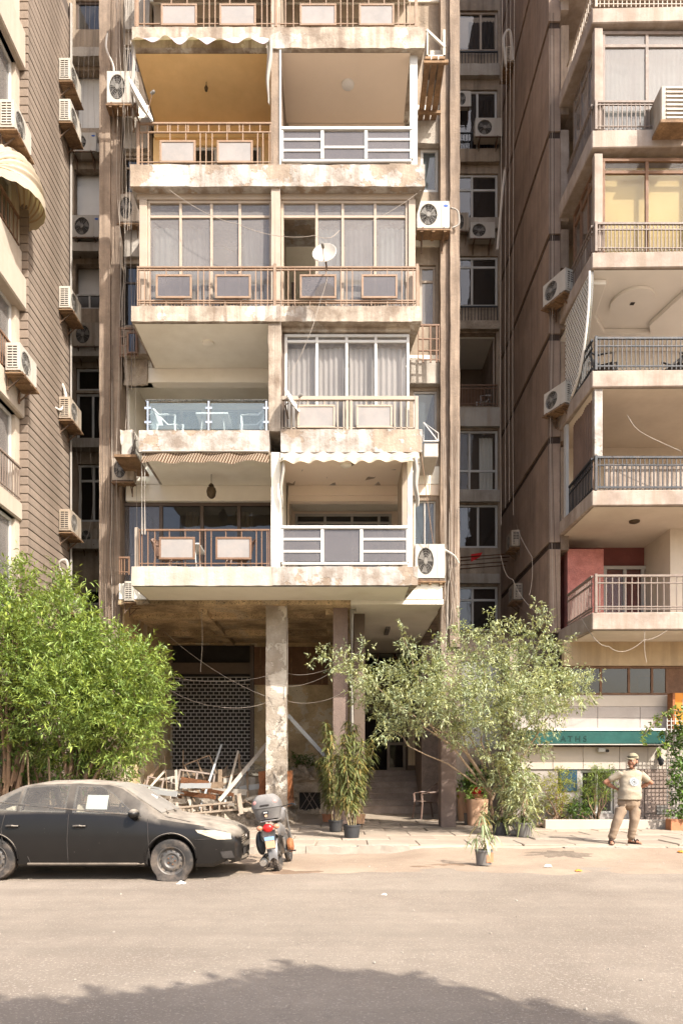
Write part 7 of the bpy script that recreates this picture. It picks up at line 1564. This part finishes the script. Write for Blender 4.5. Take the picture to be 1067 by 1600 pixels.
b = MB(); b.tube([(PX(772, 17.3), 17.3, .1), (PX(768, 17.2), 17.2, .55), (PX(764, 17.1), 17.1, 1.1)], [.055, .045, .034], 8); b.tube([(PX(778, 17.3), 17.3, .1), (PX(782, 17.2), 17.2, .7), (PX(790, 17.0), 17.0, 1.5)], [.045, .035, .02], 8); b.build('trunk', 'bark', t4, smooth=True)
for i, (a, m__, z) in enumerate((((768, 1245), (705, 1165), (650, 1128)), ((770, 1240), (725, 1170), (690, 1140)), ((772, 1230), (830, 1160), (862, 1110)))):
    b = MB(); b.tube([P3(*a, 17.0), P3((a[0]+m__[0])/2+4, (a[1]+m__[1])/2+6, 16.7), P3(*m__, 16.5), P3(*z, 16.2)], [.034, .028, .021, .01], 7); b.build('limb', 'bark_pale', t4, smooth=True)
# ---- potted plants
def pot(parent, c, r, h, m_, flare=.82, rim=True, soil=True, n=20, name='pot'):
    b = MB(); prof = [(r*flare, 0), (r*.97, h*.86), (r, h*.86), (r*1.04, h*.88), (r*1.04, h), (r*.93, h), (r*.90, h*.88)] if rim else [(r*flare, 0), (r, h), (r*.92, h), (r*.9, h*.9)]
    b.lathe(prof, n, c, caps=False); b.lathe([(r*flare, .001), (.001, 0)], n, c, caps=False); o = b.build(name, m_, parent, smooth=True)
    if soil: s_ = MB(); s_.lathe([(r*.91, h*.87), (r*.4, h*.9), (.001, h*.91)], n, c, caps=False); s_.build('soil', 'soil', parent, smooth=True)
    return o
def gz(px, py, z=.16): Y = (CH-z)*F/(py-HZ); return PX(px, Y), Y, z
def bamboo(px, py, hpx, pot_r, pot_h, pot_m, label, n=9, leaves=True, lean=0, top=None, dens=14, spread=.2, m_='leaf_reed', L=.24):
    x, y, z = gz(px, py); z = pave_z(x, y)+.03; e = empty('potted_plant', (x, y, z), label, 'potted plant'); pot(e, (x, y, z), pot_r, pot_h, pot_m); H_ = hpx/F*y; tips = []
    for i in range(n):
        a = rnd(0, 6.28); b0 = Vector((x+rnd(-.5, .5)*pot_r, y+rnd(-.5, .5)*pot_r, z+pot_h*.85)); hh = H_*rnd(.55, 1); t = b0+Vector((math.cos(a)*spread*hh+lean, math.sin(a)*spread*hh, hh)); pts = [b0.lerp(t, k/5)+Vector((.02*math.sin(k*1.7+i), .02*math.cos(k*2.1+i), 0)) for k in range(6)]; b = MB(); b.tube(pts, [.012, .011, .010, .009, .007, .004], 5); b.build('cane', 'cane', e, smooth=True); tips += [pts[0].lerp(t, f) for f in np.linspace(.28, 1, 10)]
    fronds(e, tips, dens, L, .026, m_, up=.25, droop=.75, brown=.22); return e
random.seed(12)
bamboo(524, 1300, 165, .17, .26, 'pot_black', 'tall reedy plant in a black pot, left of the pair by the stairs', n=10, dens=17)
bamboo(549, 1310, 150, .185, .27, 'pot_black', 'tall reedy plant in a black pot, front right of the pair', n=10, dens=17)
bamboo(560, 1290, 120, .17, .24, 'terracotta_pale', 'reedy plant in a pale terracotta pot behind the black pots', n=7, dens=17)
bamboo(512, 1287, 130, .16, .2, 'terracotta', 'reedy plant in a red pot behind the black pots', n=7, dens=17)
# dracaena shoot rising above them
dr_ = empty('potted_plant', gz(518, 1292), 'tall thin dracaena shoot above the reedy pots', 'potted plant'); x, y, z = gz(518, 1290); b = MB(); b.tube([(x, y, .2), (x-.02, y, 1.4), (x-.03, y, 2.55)], [.016, .014, .01], 6); b.build('cane', 'cane', dr_, smooth=True); fronds(dr_, [(x-.03, y, 2.55), (x-.03, y, 2.35), (x-.02, y, 2.1)], 14, .40, .028, 'leaf_reed', up=.5, droop=.6)
# plant in a torn pot at the road edge
x, y, z = PX(755, 12.35), 12.35, .03; e = empty('potted_plant', (x, y, z), 'wilting plant in a torn grey pot at the road edge', 'potted plant'); pot(e, (x, y, z), .145, .25, 'pot_grey', .86)
b = MB(); b.tube([(x+.02, y, z+.2), (x, y, z+.5), (x-.03, y, z+.82)], [.012, .01, .006], 5); b.tube([(x-.04, y, z+.2), (x-.12, y, z+.42)], [.01, .006], 5); b.tube([(x+.05, y, z+.2), (x+.14, y, z+.44)], [.01, .006], 5); b.build('cane', 'cane', e, smooth=True)
fronds(e, [(x-.03, y, z+.80), (x-.02, y, z+.66), (x-.12, y, z+.43), (x+.14, y, z+.45), (x, y, z+.5), (x+.06, y, z+.38)], 12, .30, .026, 'leaf_silver', up=.35, droop=1.15, brown=.2)
b = MB(); b.grid(6, 6, lambda u, v: (x+.02+.12*u, y-.135+.03*u, z+.05+.2*v-.05*u*v)); b.build('torn_patch', 'terracotta', e, smooth=True, recalc=False)
# big terracotta planters and pots right of the stairs
def sq_planter(px0, px1, py_top, py_bot, label, m_='terracotta_pale'):
    xm, y, z = gz((px0+px1)/2, py_bot); z = pave_z(xm, y)+.02; w = (px1-px0)/F*y/2; h = PZ(py_top, y)-z; e = empty('planter', (xm, y, z), label, 'planter')
    b = MB(); n = 28
    def fn(u, v):
        a = 2*math.pi*u; c, s = math.cos(a), math.sin(a); f = .86+.14*v; k = .55; return (xm+w*f*math.copysign(abs(c)**k, c), y+w+w*f*math.copysign(abs(s)**k, s), z+h*v)
    b.grid(n, 6, fn); b.grid(n, 1, lambda u, v: (lambda p, q: tuple(p[i]+(q[i]-p[i])*v for i in range(3)))(fn(u, 1), (xm+(fn(u, 1)[0]-xm)*.86, y+w+(fn(u, 1)[1]-y-w)*.86, z+h-.01))); b.build('body', m_, e, smooth=True, recalc=False, sharp=50)
    s_ = MB(); s_.add([(xm+w*.86*math.copysign(abs(math.cos(2*math.pi*k/20))**.55, math.cos(2*math.pi*k/20)), y+w+w*.86*math.copysign(abs(math.sin(2*math.pi*k/20))**.55, math.sin(2*math.pi*k/20)), z+h-.03) for k in range(20)], [tuple(range(20))]); s_.build('soil', 'soil', e); return e, xm, y+w, z+h
e, x, y, z = sq_planter(716, 738, 1237, 1286, 'tall pale terracotta planter nearest the stairs'); bl = [((x, y, z+.1), .2), ((x+.15, y, z+.15), .17)]; tree_crown(e, bl, 'leaf_yellow', 420, 7, .12, .10, .05)
e, x, y, z = sq_planter(731, 764, 1249, 1293, 'wide pale terracotta planter before the spreading tree'); bl = [((x, y, z+.05), .2), ((x-.12, y, z+.12), .15)]; tree_crown(e, bl, 'leaf_bright', 380, 7, .14, .10, .04)
for px, py, r_, h_, m_, lab in ((690, 1273, .20, .36, 'terracotta', 'round terracotta pot with a bare stem beside the brown chair'), (703, 1275, .19, .40, 'terracotta', 'terracotta pot tucked between the chair and planter'), (713, 1281, .11, .24, 'terracotta', 'small orange clay pot before the tall planter'), (728, 1291, .07, .3, 'pot_grey', 'slim grey pot before the tall planter')):
    x, y, z = gz(px, py); z = pave_z(x, y)+.02; e = empty('potted_plant' if r_ > .15 else 'flower_pot', (x, y, z), lab, 'pot'); pot(e, (x, y, z), r_, h_, m_)
    if r_ > .185:
        b = MB(); b.tube([(x, y, z+h_*.85), (x-.02, y, z+1.0), (x+.08, y, z+1.9)], [.03, .025, .012], 6); b.tube([(x-.02, y, z+1.0), (x-.16, y, z+1.7)], [.02, .01], 6); b.build('stem', 'bark_pale', e, smooth=True); tree_crown(e, [((x+.12, y, z+.75), .22)] if m_ == 'terracotta' and px > 700 else [((x+.05, y, z+1.9), .2)], 'leaf_bright', 300, 7, .15, .10, .05)
x, y, z = gz(748, 1225); e = empty('potted_plant', (PX(745, 19.5), 19.5, .2), 'leafy plant in a red pot behind the terracotta planters', 'potted plant'); y = 19.5; x = PX(745, y); pot(e, (x, y, PZ(1240, y)-.5), .16, .62, 'terracotta'); pot(e, (x, y, PZ(1240, y)), .2, .18, 'red_cloth', name='bowl'); tree_crown(e, [((x, y, PZ(1215, y)), .3), ((x-.25, y, PZ(1220, y)), .2), ((x+.2, y, PZ(1212, y)), .22)], 'leaf_dark', 360, 8, .16, .13, .06)
# cluster of pots under the tree
for px, py, r_, h_, m_, lab, hp, nn in ((781, 1305, .19, .27, 'pot_black', 'bushy plant in a black pot under the spreading tree', 120, 9), (797, 1300, .16, .25, 'pot_black', 'leafy plant half hidden among the pots under the tree', 100, 8), (818, 1308, .185, .30, 'pot_grey', 'drooping plant in a round grey pot right of the tree', 95, 8)):
    x, y, z = gz(px, py); z = pave_z(x, y)+.03; e = empty('potted_plant', (x, y, z), lab, 'potted plant'); pot(e, (x, y, z), r_, h_, m_); H_ = hp/F*y
    bl = [((x+.06+rnd(-.18, .26), y+rnd(-.15, .2), z+h_+H_*f), .21*(1.1-f*.3)) for f in (.15, .3, .45, .6, .75, .9, .5, .35)]; tree_crown(e, bl, 'leaf_silver', 330, 8, .2, .13, .03, up=.1, spread=.9, droop=.4); branches(e, (x, y, z+h_*.8), bl[:5], .014, 'bark_pale', 'stem')
    fronds(e, [(x+rnd(-.1, .1), y, z+h_+.05) for _ in range(3)], 12, .45, .03, 'leaf_reed', up=.6, droop=.9)
# fallen pale stones and bags at the tree foot
for i, (px, py) in enumerate(((795, 1301), (803, 1306), (789, 1305))): x, y, z = gz(px, py); b = MB(); b.sphere((0, 0, 0), (.10, .09, .08), 10, 7); b.v = [tuple(Vector(p)*(1+.25*fbm(p[0]*9+i, p[1]*9, p[2]*9))+Vector((x, y, pave_z(x, y)+.09))) for p in b.v]; tag(b.build('stone', 'kerb', None, smooth=True), ('rounded pale stone against the black pot under the tree', 'pale stone between the black and grey pots', 'small pale stone at the foot of the spreading tree')[i], 'stone')
# shrubs in the planter before the shop
PYs = 18.15
for px, m_, bls, lab in ((868, 'leaf_yellow', ((862, 1225, 14), (875, 1215, 15), (868, 1245, 15), (858, 1258, 12), (878, 1255, 13), (885, 1228, 11), (870, 1272, 12), (850, 1235, 8)), 'yellow-green feathery shrub in the stone planter'), (918, 'leaf_dark', ((905, 1262, 15), (920, 1270, 12), (900, 1272, 10), (890, 1258, 8)), 'low dark green shrub in the stone planter'), (930, 'leaf_bright', ((925, 1225, 16), (940, 1215, 16), (950, 1235, 14), (935, 1250, 13), (915, 1240, 12), (955, 1210, 10), (930, 1203, 8)), 'tall fine-leaved shrub behind the man'), (838, 'leaf_reed', ((838, 1268, 10), (845, 1275, 9), (884, 1276, 8)), 'small sage shrub beside the grey pot')):
    e = empty('shrub', (PX(px, PYs), PYs, .2), lab, 'shrub', 'planter shrubs'); bl = px_blobs(bls, PYs, .12); fine = m_ in ('leaf_yellow', 'leaf_bright'); tree_crown(e, bl, m_, 900 if fine else 700, 8, .14, .085 if fine else .09, .014 if fine else .035, shell=.2, up=.5); branches(e, (PX(px, PYs), PYs, .15), bl, .02, 'bark', 'stem')
mat('planter_soil', (.10,.07,.05), .98, .3, 4, bump=.7); MB().box(xf(838)+.02, 9.4, 17.96, FY-.005, .1, .22).build('soil_bed', 'planter_soil', RB)
# climbing vine on a white trellis at the right edge, with an arching spray
e = empty('trellis', (PX(1052, 17.7), 17.7, .2), 'white lattice trellis under the climbing vine at the right edge', 'trellis')
for i in range(14): x = PX(1041, 17.7)+i*.1; b = MB(); b.box(x-.009, x+.009, 17.69, 17.705, .55, 2.85); b.build('slat', 'alu_white', e)
for i in range(23): z = .58+i*.1; b = MB(); b.box(PX(1041, 17.7), PX(1041, 17.7)+1.31, 17.706, 17.72, z-.009, z+.009); b.build('slat', 'alu_white', e)
e = empty('climbing_vine', (PX(1060, 17.5), 17.5, .2), 'climbing vine with round leaves hanging over the trellis', 'vine'); bl = px_blobs([(1055, 1265, 14), (1062, 1235, 16), (1058, 1205, 14), (1065, 1175, 18), (1052, 1160, 12), (1072, 1145, 18), (1075, 1215, 20), (1050, 1185, 9), (1075, 1255, 16), (1042, 1150, 10), (1060, 1130, 10)], 17.4, .12)
sp = [(1067, 1112, 7), (1050, 1108, 6), (1040, 1112, 5), (1030, 1120, 5), (1022, 1128, 5), (1014, 1136, 5), (1008, 1143, 5), (1002, 1150, 4.5), (998, 1157, 4), (1035, 1165, 6), (1028, 1178, 4)]
tree_crown(e, bl, 'leaf_dark', 650, 7, .14, .09, .05, shell=.3, up=.1); tree_crown(e, px_blobs(sp, 17.0, .05), 'leaf_bright', 1100, 7, .08, .075, .045, shell=.2, name='arching_spray', up=.1)
b = MB(); b.tube([P3(px, py+1, 17.0) for px, py, _ in sp[:9]][::-1], [.006+.0012*k for k in range(9)], 5); b.tube([P3(1067, 1112, 17.0), P3(1085, 1140, 17.4), (PX(1085, 17.5), 17.5, .2)], .018, 6); b.build('stem', 'bark', e, smooth=True)
for px, lab in ((1052, 'terracotta trough under the trellis'), (1067, 'second terracotta trough at the right edge under the trellis')): b = MB(); x = PX(px, 17.4); b.box(x-.12, x+.12, 17.3, 17.6, .17, .44); tag(b.build('trough', 'terracotta', None, bevel=.01), lab, 'planter')
# low rubble plants on the terrace
e = empty('weed_clump', P3(470, 1192, 22.9), 'dark weeds growing on the broken terrace edge', 'weeds'); bl = px_blobs([(458, 1192, 9), (470, 1190, 10), (485, 1193, 9), (498, 1196, 8)], 22.9, .05); tree_crown(e, bl, 'leaf_dark', 500, 7, .18, .14, .03)
# ---- tall trees on the camera's side of the street: only their shade reaches the picture
te = empty('roadside_tree', (4.6, -1.8, 0), 'tall roadside tree behind the viewer shading the near road', 'tree'); 
cs = []
def shade_at(px, py, z, rp):
    py += 15
    Y = CH*F/(py-HZ); g_ = Vector((PX(px, Y), Y, 0)); q = g_ + sd*(z/sd.z); cs.append((tuple(q), rp))
for px, py, r_ in ((560, 1560, .55), (450, 1560, .5), (680, 1570, .5), (350, 1585, .5), (760, 1590, .4), (250, 1600, .45), (500, 1620, .8), (650, 1640, .8), (380, 1650, .8), (170, 1640, .5), (30, 1590, .35), (480, 1520, .25), (540, 1530, .25), (620, 1535, .25), (720, 1560, .25), (870, 1572, .11), (915, 1582, .10), (175, 1557, .12), (960, 1587, .07), (-60, 1620, .5), (700, 1680, .5), (100, 1720, .8), (300, 1720, .9), (540, 1750, .9)): shade_at(px, py, 6.2+.25*math.sin(px), r_)
tree_crown(te, cs, 'leaf_bright', 900, 8, .22, .15, .075, shell=.1); branches(te, (4.6, -1.8, .0), cs[:12], .16, 'bark')
# ------------------------------------------------------------------ heap of debris before the gutted shop
random.seed(11)
def plank(a, b_, w, t, m_, label, name='plank', cat='plank', group='debris planks'):
    w = w*.62; b = MB(); a, b_ = (*a[:2], a[2]-1.35), (*b_[:2], b_[2]-1.45); p, q = Vector(P3(*a)), Vector(P3(*b_)); q = q+(q-p).normalized()*.25; n = 6; d = (q-p).normalized(); s = d.cross(Vector((0, 1, 0))).normalized(); nn = s.cross(d)
    vs = []
    for i in range(n+1):
        f = i/n; c = p.lerp(q, f) + nn*.015*math.sin(f*3+w*40) ; ww = w*(1+.08*fbm(f*5, w*30, 1)); e_ = (.03*fbm(1, w*77, 2) if i in (0, n) else 0)
        for sx, sy in ((-1, -1), (1, -1), (1, 1), (-1, 1)): vs.append(c + s*ww/2*sx + nn*t/2*sy + d*e_*sx)
    fs = [(0,1,2,3), tuple(n*4+k for k in (3,2,1,0))] + [(i*4+k, i*4+(k+1) % 4, (i+1)*4+(k+1) % 4, (i+1)*4+k) for i in range(n) for k in range(4)]
    b.add(vs, fs); return tag(b.build(name, m_, None), label, cat, group)
W_P, W_B, W_W = 'plank_white', 'plank_blue', 'plank_wood'
plank((275, 1203, 20.6), (277, 1262, 20.2), .11, .03, W_P, 'upright white plank standing left in the debris heap')
plank((284, 1216, 20.4), (298, 1256, 20.1), .13, .03, W_P, 'short white board leaning right in the debris heap')
plank((346, 1163, 21.2), (316, 1254, 20.2), .08, .05, W_B, 'blue-grey pole slanting up before the shutter')
plank((421, 1157, 20.6), (352, 1240, 20.0), .16, .03, W_P, 'long pale board slanting up to the bare column')
plank((372, 1173, 20.9), (353, 1248, 20.2), .09, .03, W_P, 'narrow white slat leaning in the middle of the heap')
plank((344, 1203, 20.8), (344, 1252, 20.4), .17, .03, W_W, 'wide brown board standing in the heap')
plank((286, 1172, 21.2), (286, 1254, 20.6), .03, .03, W_W, 'thin rod standing upright left in the heap')
plank((257, 1180, 21.2), (262, 1252, 20.6), .03, .03, W_W, 'thin stick at the far left of the heap')
plank((302, 1206, 20.9), (313, 1254, 20.3), .10, .04, W_W, 'dark brown board leaning behind the white planks')
plank((240, 1220, 20.9), (303, 1209, 21.3), .12, .03, W_P, 'white board lying level across the heap')
plank((214, 1225, 20.4), (274, 1237, 20.2), .07, .03, W_B, 'grey strip lying low above the car bonnet')
plank((252, 1193, 21.4), (226, 1226, 20.8), .12, .04, W_W, 'weathered board leaning left behind the car')
plank((355, 1196, 21.3), (330, 1240, 20.7), .06, .04, W_W, 'brown batten crossing the heap')
plank((373, 1178, 21.3), (376, 1222, 20.9), .10, .03, W_W, 'reddish board behind the narrow white slat')
plank((415, 1186, 19.6), (431, 1212, 19.4), .06, .03, W_P, 'short pale stick leaning on the rusty panel')
plank((449, 1117, 20.4), (499, 1172, 20.6), .16, .03, 'plank_blue', 'long grey board leaning right of the bare column')
plank((452, 1120, 20.5), (499, 1177, 20.7), .05, .04, W_W, 'dark batten beside the long grey board')
plank((380, 1250, 19.8), (404, 1262, 19.5), .05, .03, W_W, 'short stick on the ground beside the ladder')
plank((322, 1215, 21.0), (330, 1254, 20.4), .05, .03, 'rust', 'rusty strip standing in the heap')
plank((268, 1213, 21.0), (266, 1252, 20.5), .07, .03, W_P, 'grey lath standing by the upright white plank')
plank((300, 1235, 20.5), (345, 1226, 20.7), .07, .03, W_W, 'brown lath lying across the middle of the heap')
plank((228, 1237, 20.6), (250, 1213, 21.0), .09, .03, W_P, 'pale broken board at the left end of the heap')
plank((390, 1200, 21.0), (366, 1236, 20.5), .05, .05, W_B, 'thin grey rod right in the heap')
for k in range(12):
    x0 = rnd(215, 395); plank((x0, rnd(1216, 1238), 20.9+rnd(-.3, .4)), (x0+rnd(-26, 26), rnd(1240, 1262), 20.4+rnd(-.3, .3)), rnd(.03, .07), .025, random.choice((W_P, W_W, W_W)), 'splintered lath among the loose debris', group='splintered laths')
# broken window frames standing and lying in the heap
def loose_frame(c, w, h, rot, label, m_='plank_white', t=.045):
    e = empty('window_frame', c, label, 'frame', 'broken window frames'); e.rotation_euler = rot; local_parent(e)
    for a, b2 in (((-w/2, 0, 0), (w/2, 0, 0)), ((-w/2, 0, h), (w/2, 0, h)), ((-w/2, 0, 0), (-w/2, 0, h)), ((w/2, 0, 0), (w/2, 0, h)), ((0, 0, 0), (0, 0, h))):
        b = MB(); b.bar(a, b2, t, t*.7, up=(0, 1, 0)); b.build('frame_bar', m_, e)
loose_frame(P3(300, 1262, 18.9), .9, 1.0, (R(-24), R(8), R(10)), 'grey window frame leaning left of the middle of the heap', 'rail_grey')
loose_frame(P3(365, 1258, 18.8), .8, .9, (R(-30), R(-14), R(-12)), 'brown window frame tilted right in the heap', 'plank_wood')
loose_frame(P3(248, 1256, 19.0), .8, .8, (R(-40), R(16), R(20)), 'low grey frame at the left end of the heap', 'rail_grey')
loose_frame(P3(335, 1258, 19.4), .7, 1.3, (R(-10), R(-22), R(5)), 'tall thin frame crossing the blue-grey pole', 'plank_wood', .035)
for k in range(16):
    x0 = rnd(212, 432); y0 = rnd(1222, 1256); plank((x0-rnd(12, 26), y0+rnd(-5, 8), 20.3+rnd(-.4, .3)), (x0+rnd(12, 26), y0+rnd(-5, 8), 20.2+rnd(-.4, .3)), rnd(.12, .26), .03, random.choice((W_W, W_P, W_P, 'concrete', 'plank_blue', 'rust')), 'weathered board lying flat among the debris', group='flat debris boards')
# plates, sheets
def sheet(name, pts, Y0, Y1, m_, label, cat, t=.02, bend=0):
    b = MB(); P_ = [P3(px, py, Y0+(Y1-Y0)*i/(len(pts)-1) if Y1 != Y0 else Y0) for i, (px, py) in enumerate(pts)]; n = len(P_); b.add([p for p in P_]+[p+Vector((0, t, 0)) for p in P_], [tuple(range(n)), tuple(range(2*n-1, n-1, -1))]+[(i, (i+1) % n, n+(i+1) % n, n+i) for i in range(n)]); return tag(b.build(name, m_, None), label, cat)
sheet('concrete_sheet', [(349, 1216), (398, 1214), (401, 1250), (377, 1253), (350, 1251)], 19.3, 19.2, 'concrete', 'grey slab of board standing in the heap', 'board', .04)
b = MB(); b.grid(14, 8, lambda u, v: P3(354+68*u, 1212-20*math.sin(v*1.57)*math.sin(.35+u*2.45), 19.6+.5*v)); tag(b.build('curved_sheet', 'glass_blocks', None, smooth=True, recalc=False, sharp=180), 'curved pale sheet behind the grey slab in the heap', 'sheet')
sheet('rusty_panel', [(403, 1206), (421, 1203), (431, 1210), (425, 1222), (428, 1236), (420, 1249), (401, 1252), (405, 1228)], 18.6, 18.4, 'rust_orange', 'bent orange rusty panel left of the column foot', 'panel', .02)
sheet('rusty_panel', [(421, 1222), (436, 1205), (455, 1205), (456, 1222), (450, 1250), (424, 1252), (418, 1240)], 18.2, 18.5, 'rust_orange', 'larger rusty panel with a torn hole against the column', 'panel', .02)
sheet('rusty_panel', [(437, 1203), (457, 1204), (459, 1256), (448, 1262), (446, 1225)], 18.7, 18.8, 'rust', 'dark rusted plate behind the torn panel', 'panel', .02)
b = MB(); b.box(PX(426, 20), PX(438, 20), 19.9, 20.1, PZ(1203, 20), PZ(1194, 20)); tag(b.build('foam_block', 'plastic_white', None, bevel=.03), 'white foam block on top of the rusty panels', 'block')
# aluminium ladder lying across the front
ld = empty('ladder', P3(330, 1262, 18.5), 'cream ladder lying on its edge before the debris heap', 'ladder')
la = [(280, 1262, 18.6), (378, 1252, 18.3)]; lb = [(280, 1273, 18.6), (378, 1264, 18.3)]
for c in (la, lb): b = MB(); b.bar(P3(*c[0]), P3(*c[1]), .06, .05); b.build('rail', 'alu_cream', ld, bevel=.006)
for i in range(7): f = (i+.5)/7; b = MB(); b.bar(P3(*la[0]).lerp(P3(*la[1]), f), P3(*lb[0]).lerp(P3(*lb[1]), f), .035); b.build('rung', 'alu_cream', ld)
b = MB(); b.bar(P3(373, 1240, 18.2), P3(377, 1272, 18.15), .10, .06); b.bar(P3(380, 1262, 18.2), P3(372, 1274, 18.15), .05); b.build('foot', 'alu_cream', ld)
# low mound of crushed masonry under the planks
mb_h = MB(); mb_h.grid(60, 30, lambda u, v: (lambda x, y: (x, y, pave_z(x, y)-.03+.42*math.sin(math.pi*min(1, v*1.15))**.8*math.sin(math.pi*u)**.35*(1+.55*fbm(x*2.2, y*2.2, 4))+.05*fbm(x*9, y*9, 2)))(-5.3+4.1*u, 18.75+3.6*v)); tag(mb_h.build('masonry_mound', 'concrete_broken', None, smooth=False, recalc=False), 'low mound of crushed masonry under the planks', 'mound')
# broken lumps
lump_me = []
for k in range(4):
    b = MB(); b.sphere((0, 0, 0), 1, 9, 6); b.v = [tuple(Vector(p)*(1+.45*fbm(p[0]*1.6+k*7, p[1]*1.6, p[2]*1.6))) for p in b.v]; me = b.mesh('concrete_lump'); me.materials.append(MAT['concrete_broken']); lump_me.append(me)
spots = [(456+rnd(-18, 46), rnd(1258, 1274)) for _ in range(26)] + [(rnd(225, 400), rnd(1262, 1290)) for _ in range(40)] + [(rnd(440, 470), rnd(1252, 1280)) for _ in range(10)]
for i, (px, py) in enumerate(spots):
    x, y, z = gz(px, py, .2); y = min(y, 22.6); s = rnd(.04, .13); o = inst('concrete_lump', lump_me[i % 4], None, (x, y, pave_z(x, y)+s*.4+(.22 if 205 < px < 400 and y > 19 else 0)), (s*rnd(.8, 1.4), s, s*rnd(.6, 1)), (rnd(0, 3), rnd(0, 3), rnd(0, 3))); tag(o, 'lump of broken concrete at the foot of the terrace wall', 'concrete_lump', 'broken concrete lumps')
# stones and broken render on the terrace wall by the vent
for i, (px, py, s) in enumerate(((462, 1208, .14), (475, 1206, .16), (490, 1207, .13), (503, 1210, .15), (455, 1240, .16), (458, 1256, .15), (512, 1225, .15))): o = inst('concrete_lump', lump_me[i % 4], None, P3(px, py, 22.65), (s*1.6, s, s), (rnd(0, 3), rnd(0, 3), rnd(0, 3))); tag(o, 'crumbled masonry lump on the terrace wall beside the vent', 'concrete_lump', 'crumbled terrace masonry')
# brown chair by the stairs and an upturned one on the steps
monobloc((PX(666, 20.6), 20.6, pave_z(2.4, 20.8)+.03), -72, 'brown plastic chair facing left beside the stairs', 'plastic_brown', s=1.12)
monobloc((PX(683, 23.4), 23.6, PZ(1232, 23.4)), 100, 'pale brown chair tipped against the entrance pier', 'curtain_cream', s=.9, rx=0, ry=-38)
sp_ = MB(); sp_.sphere(P3(708, 1205, 20.8), .16, 14, 10); tag(sp_.build('metal_ball', 'alu_grey', None, smooth=True), 'grey round lamp globe among the pots', 'globe')
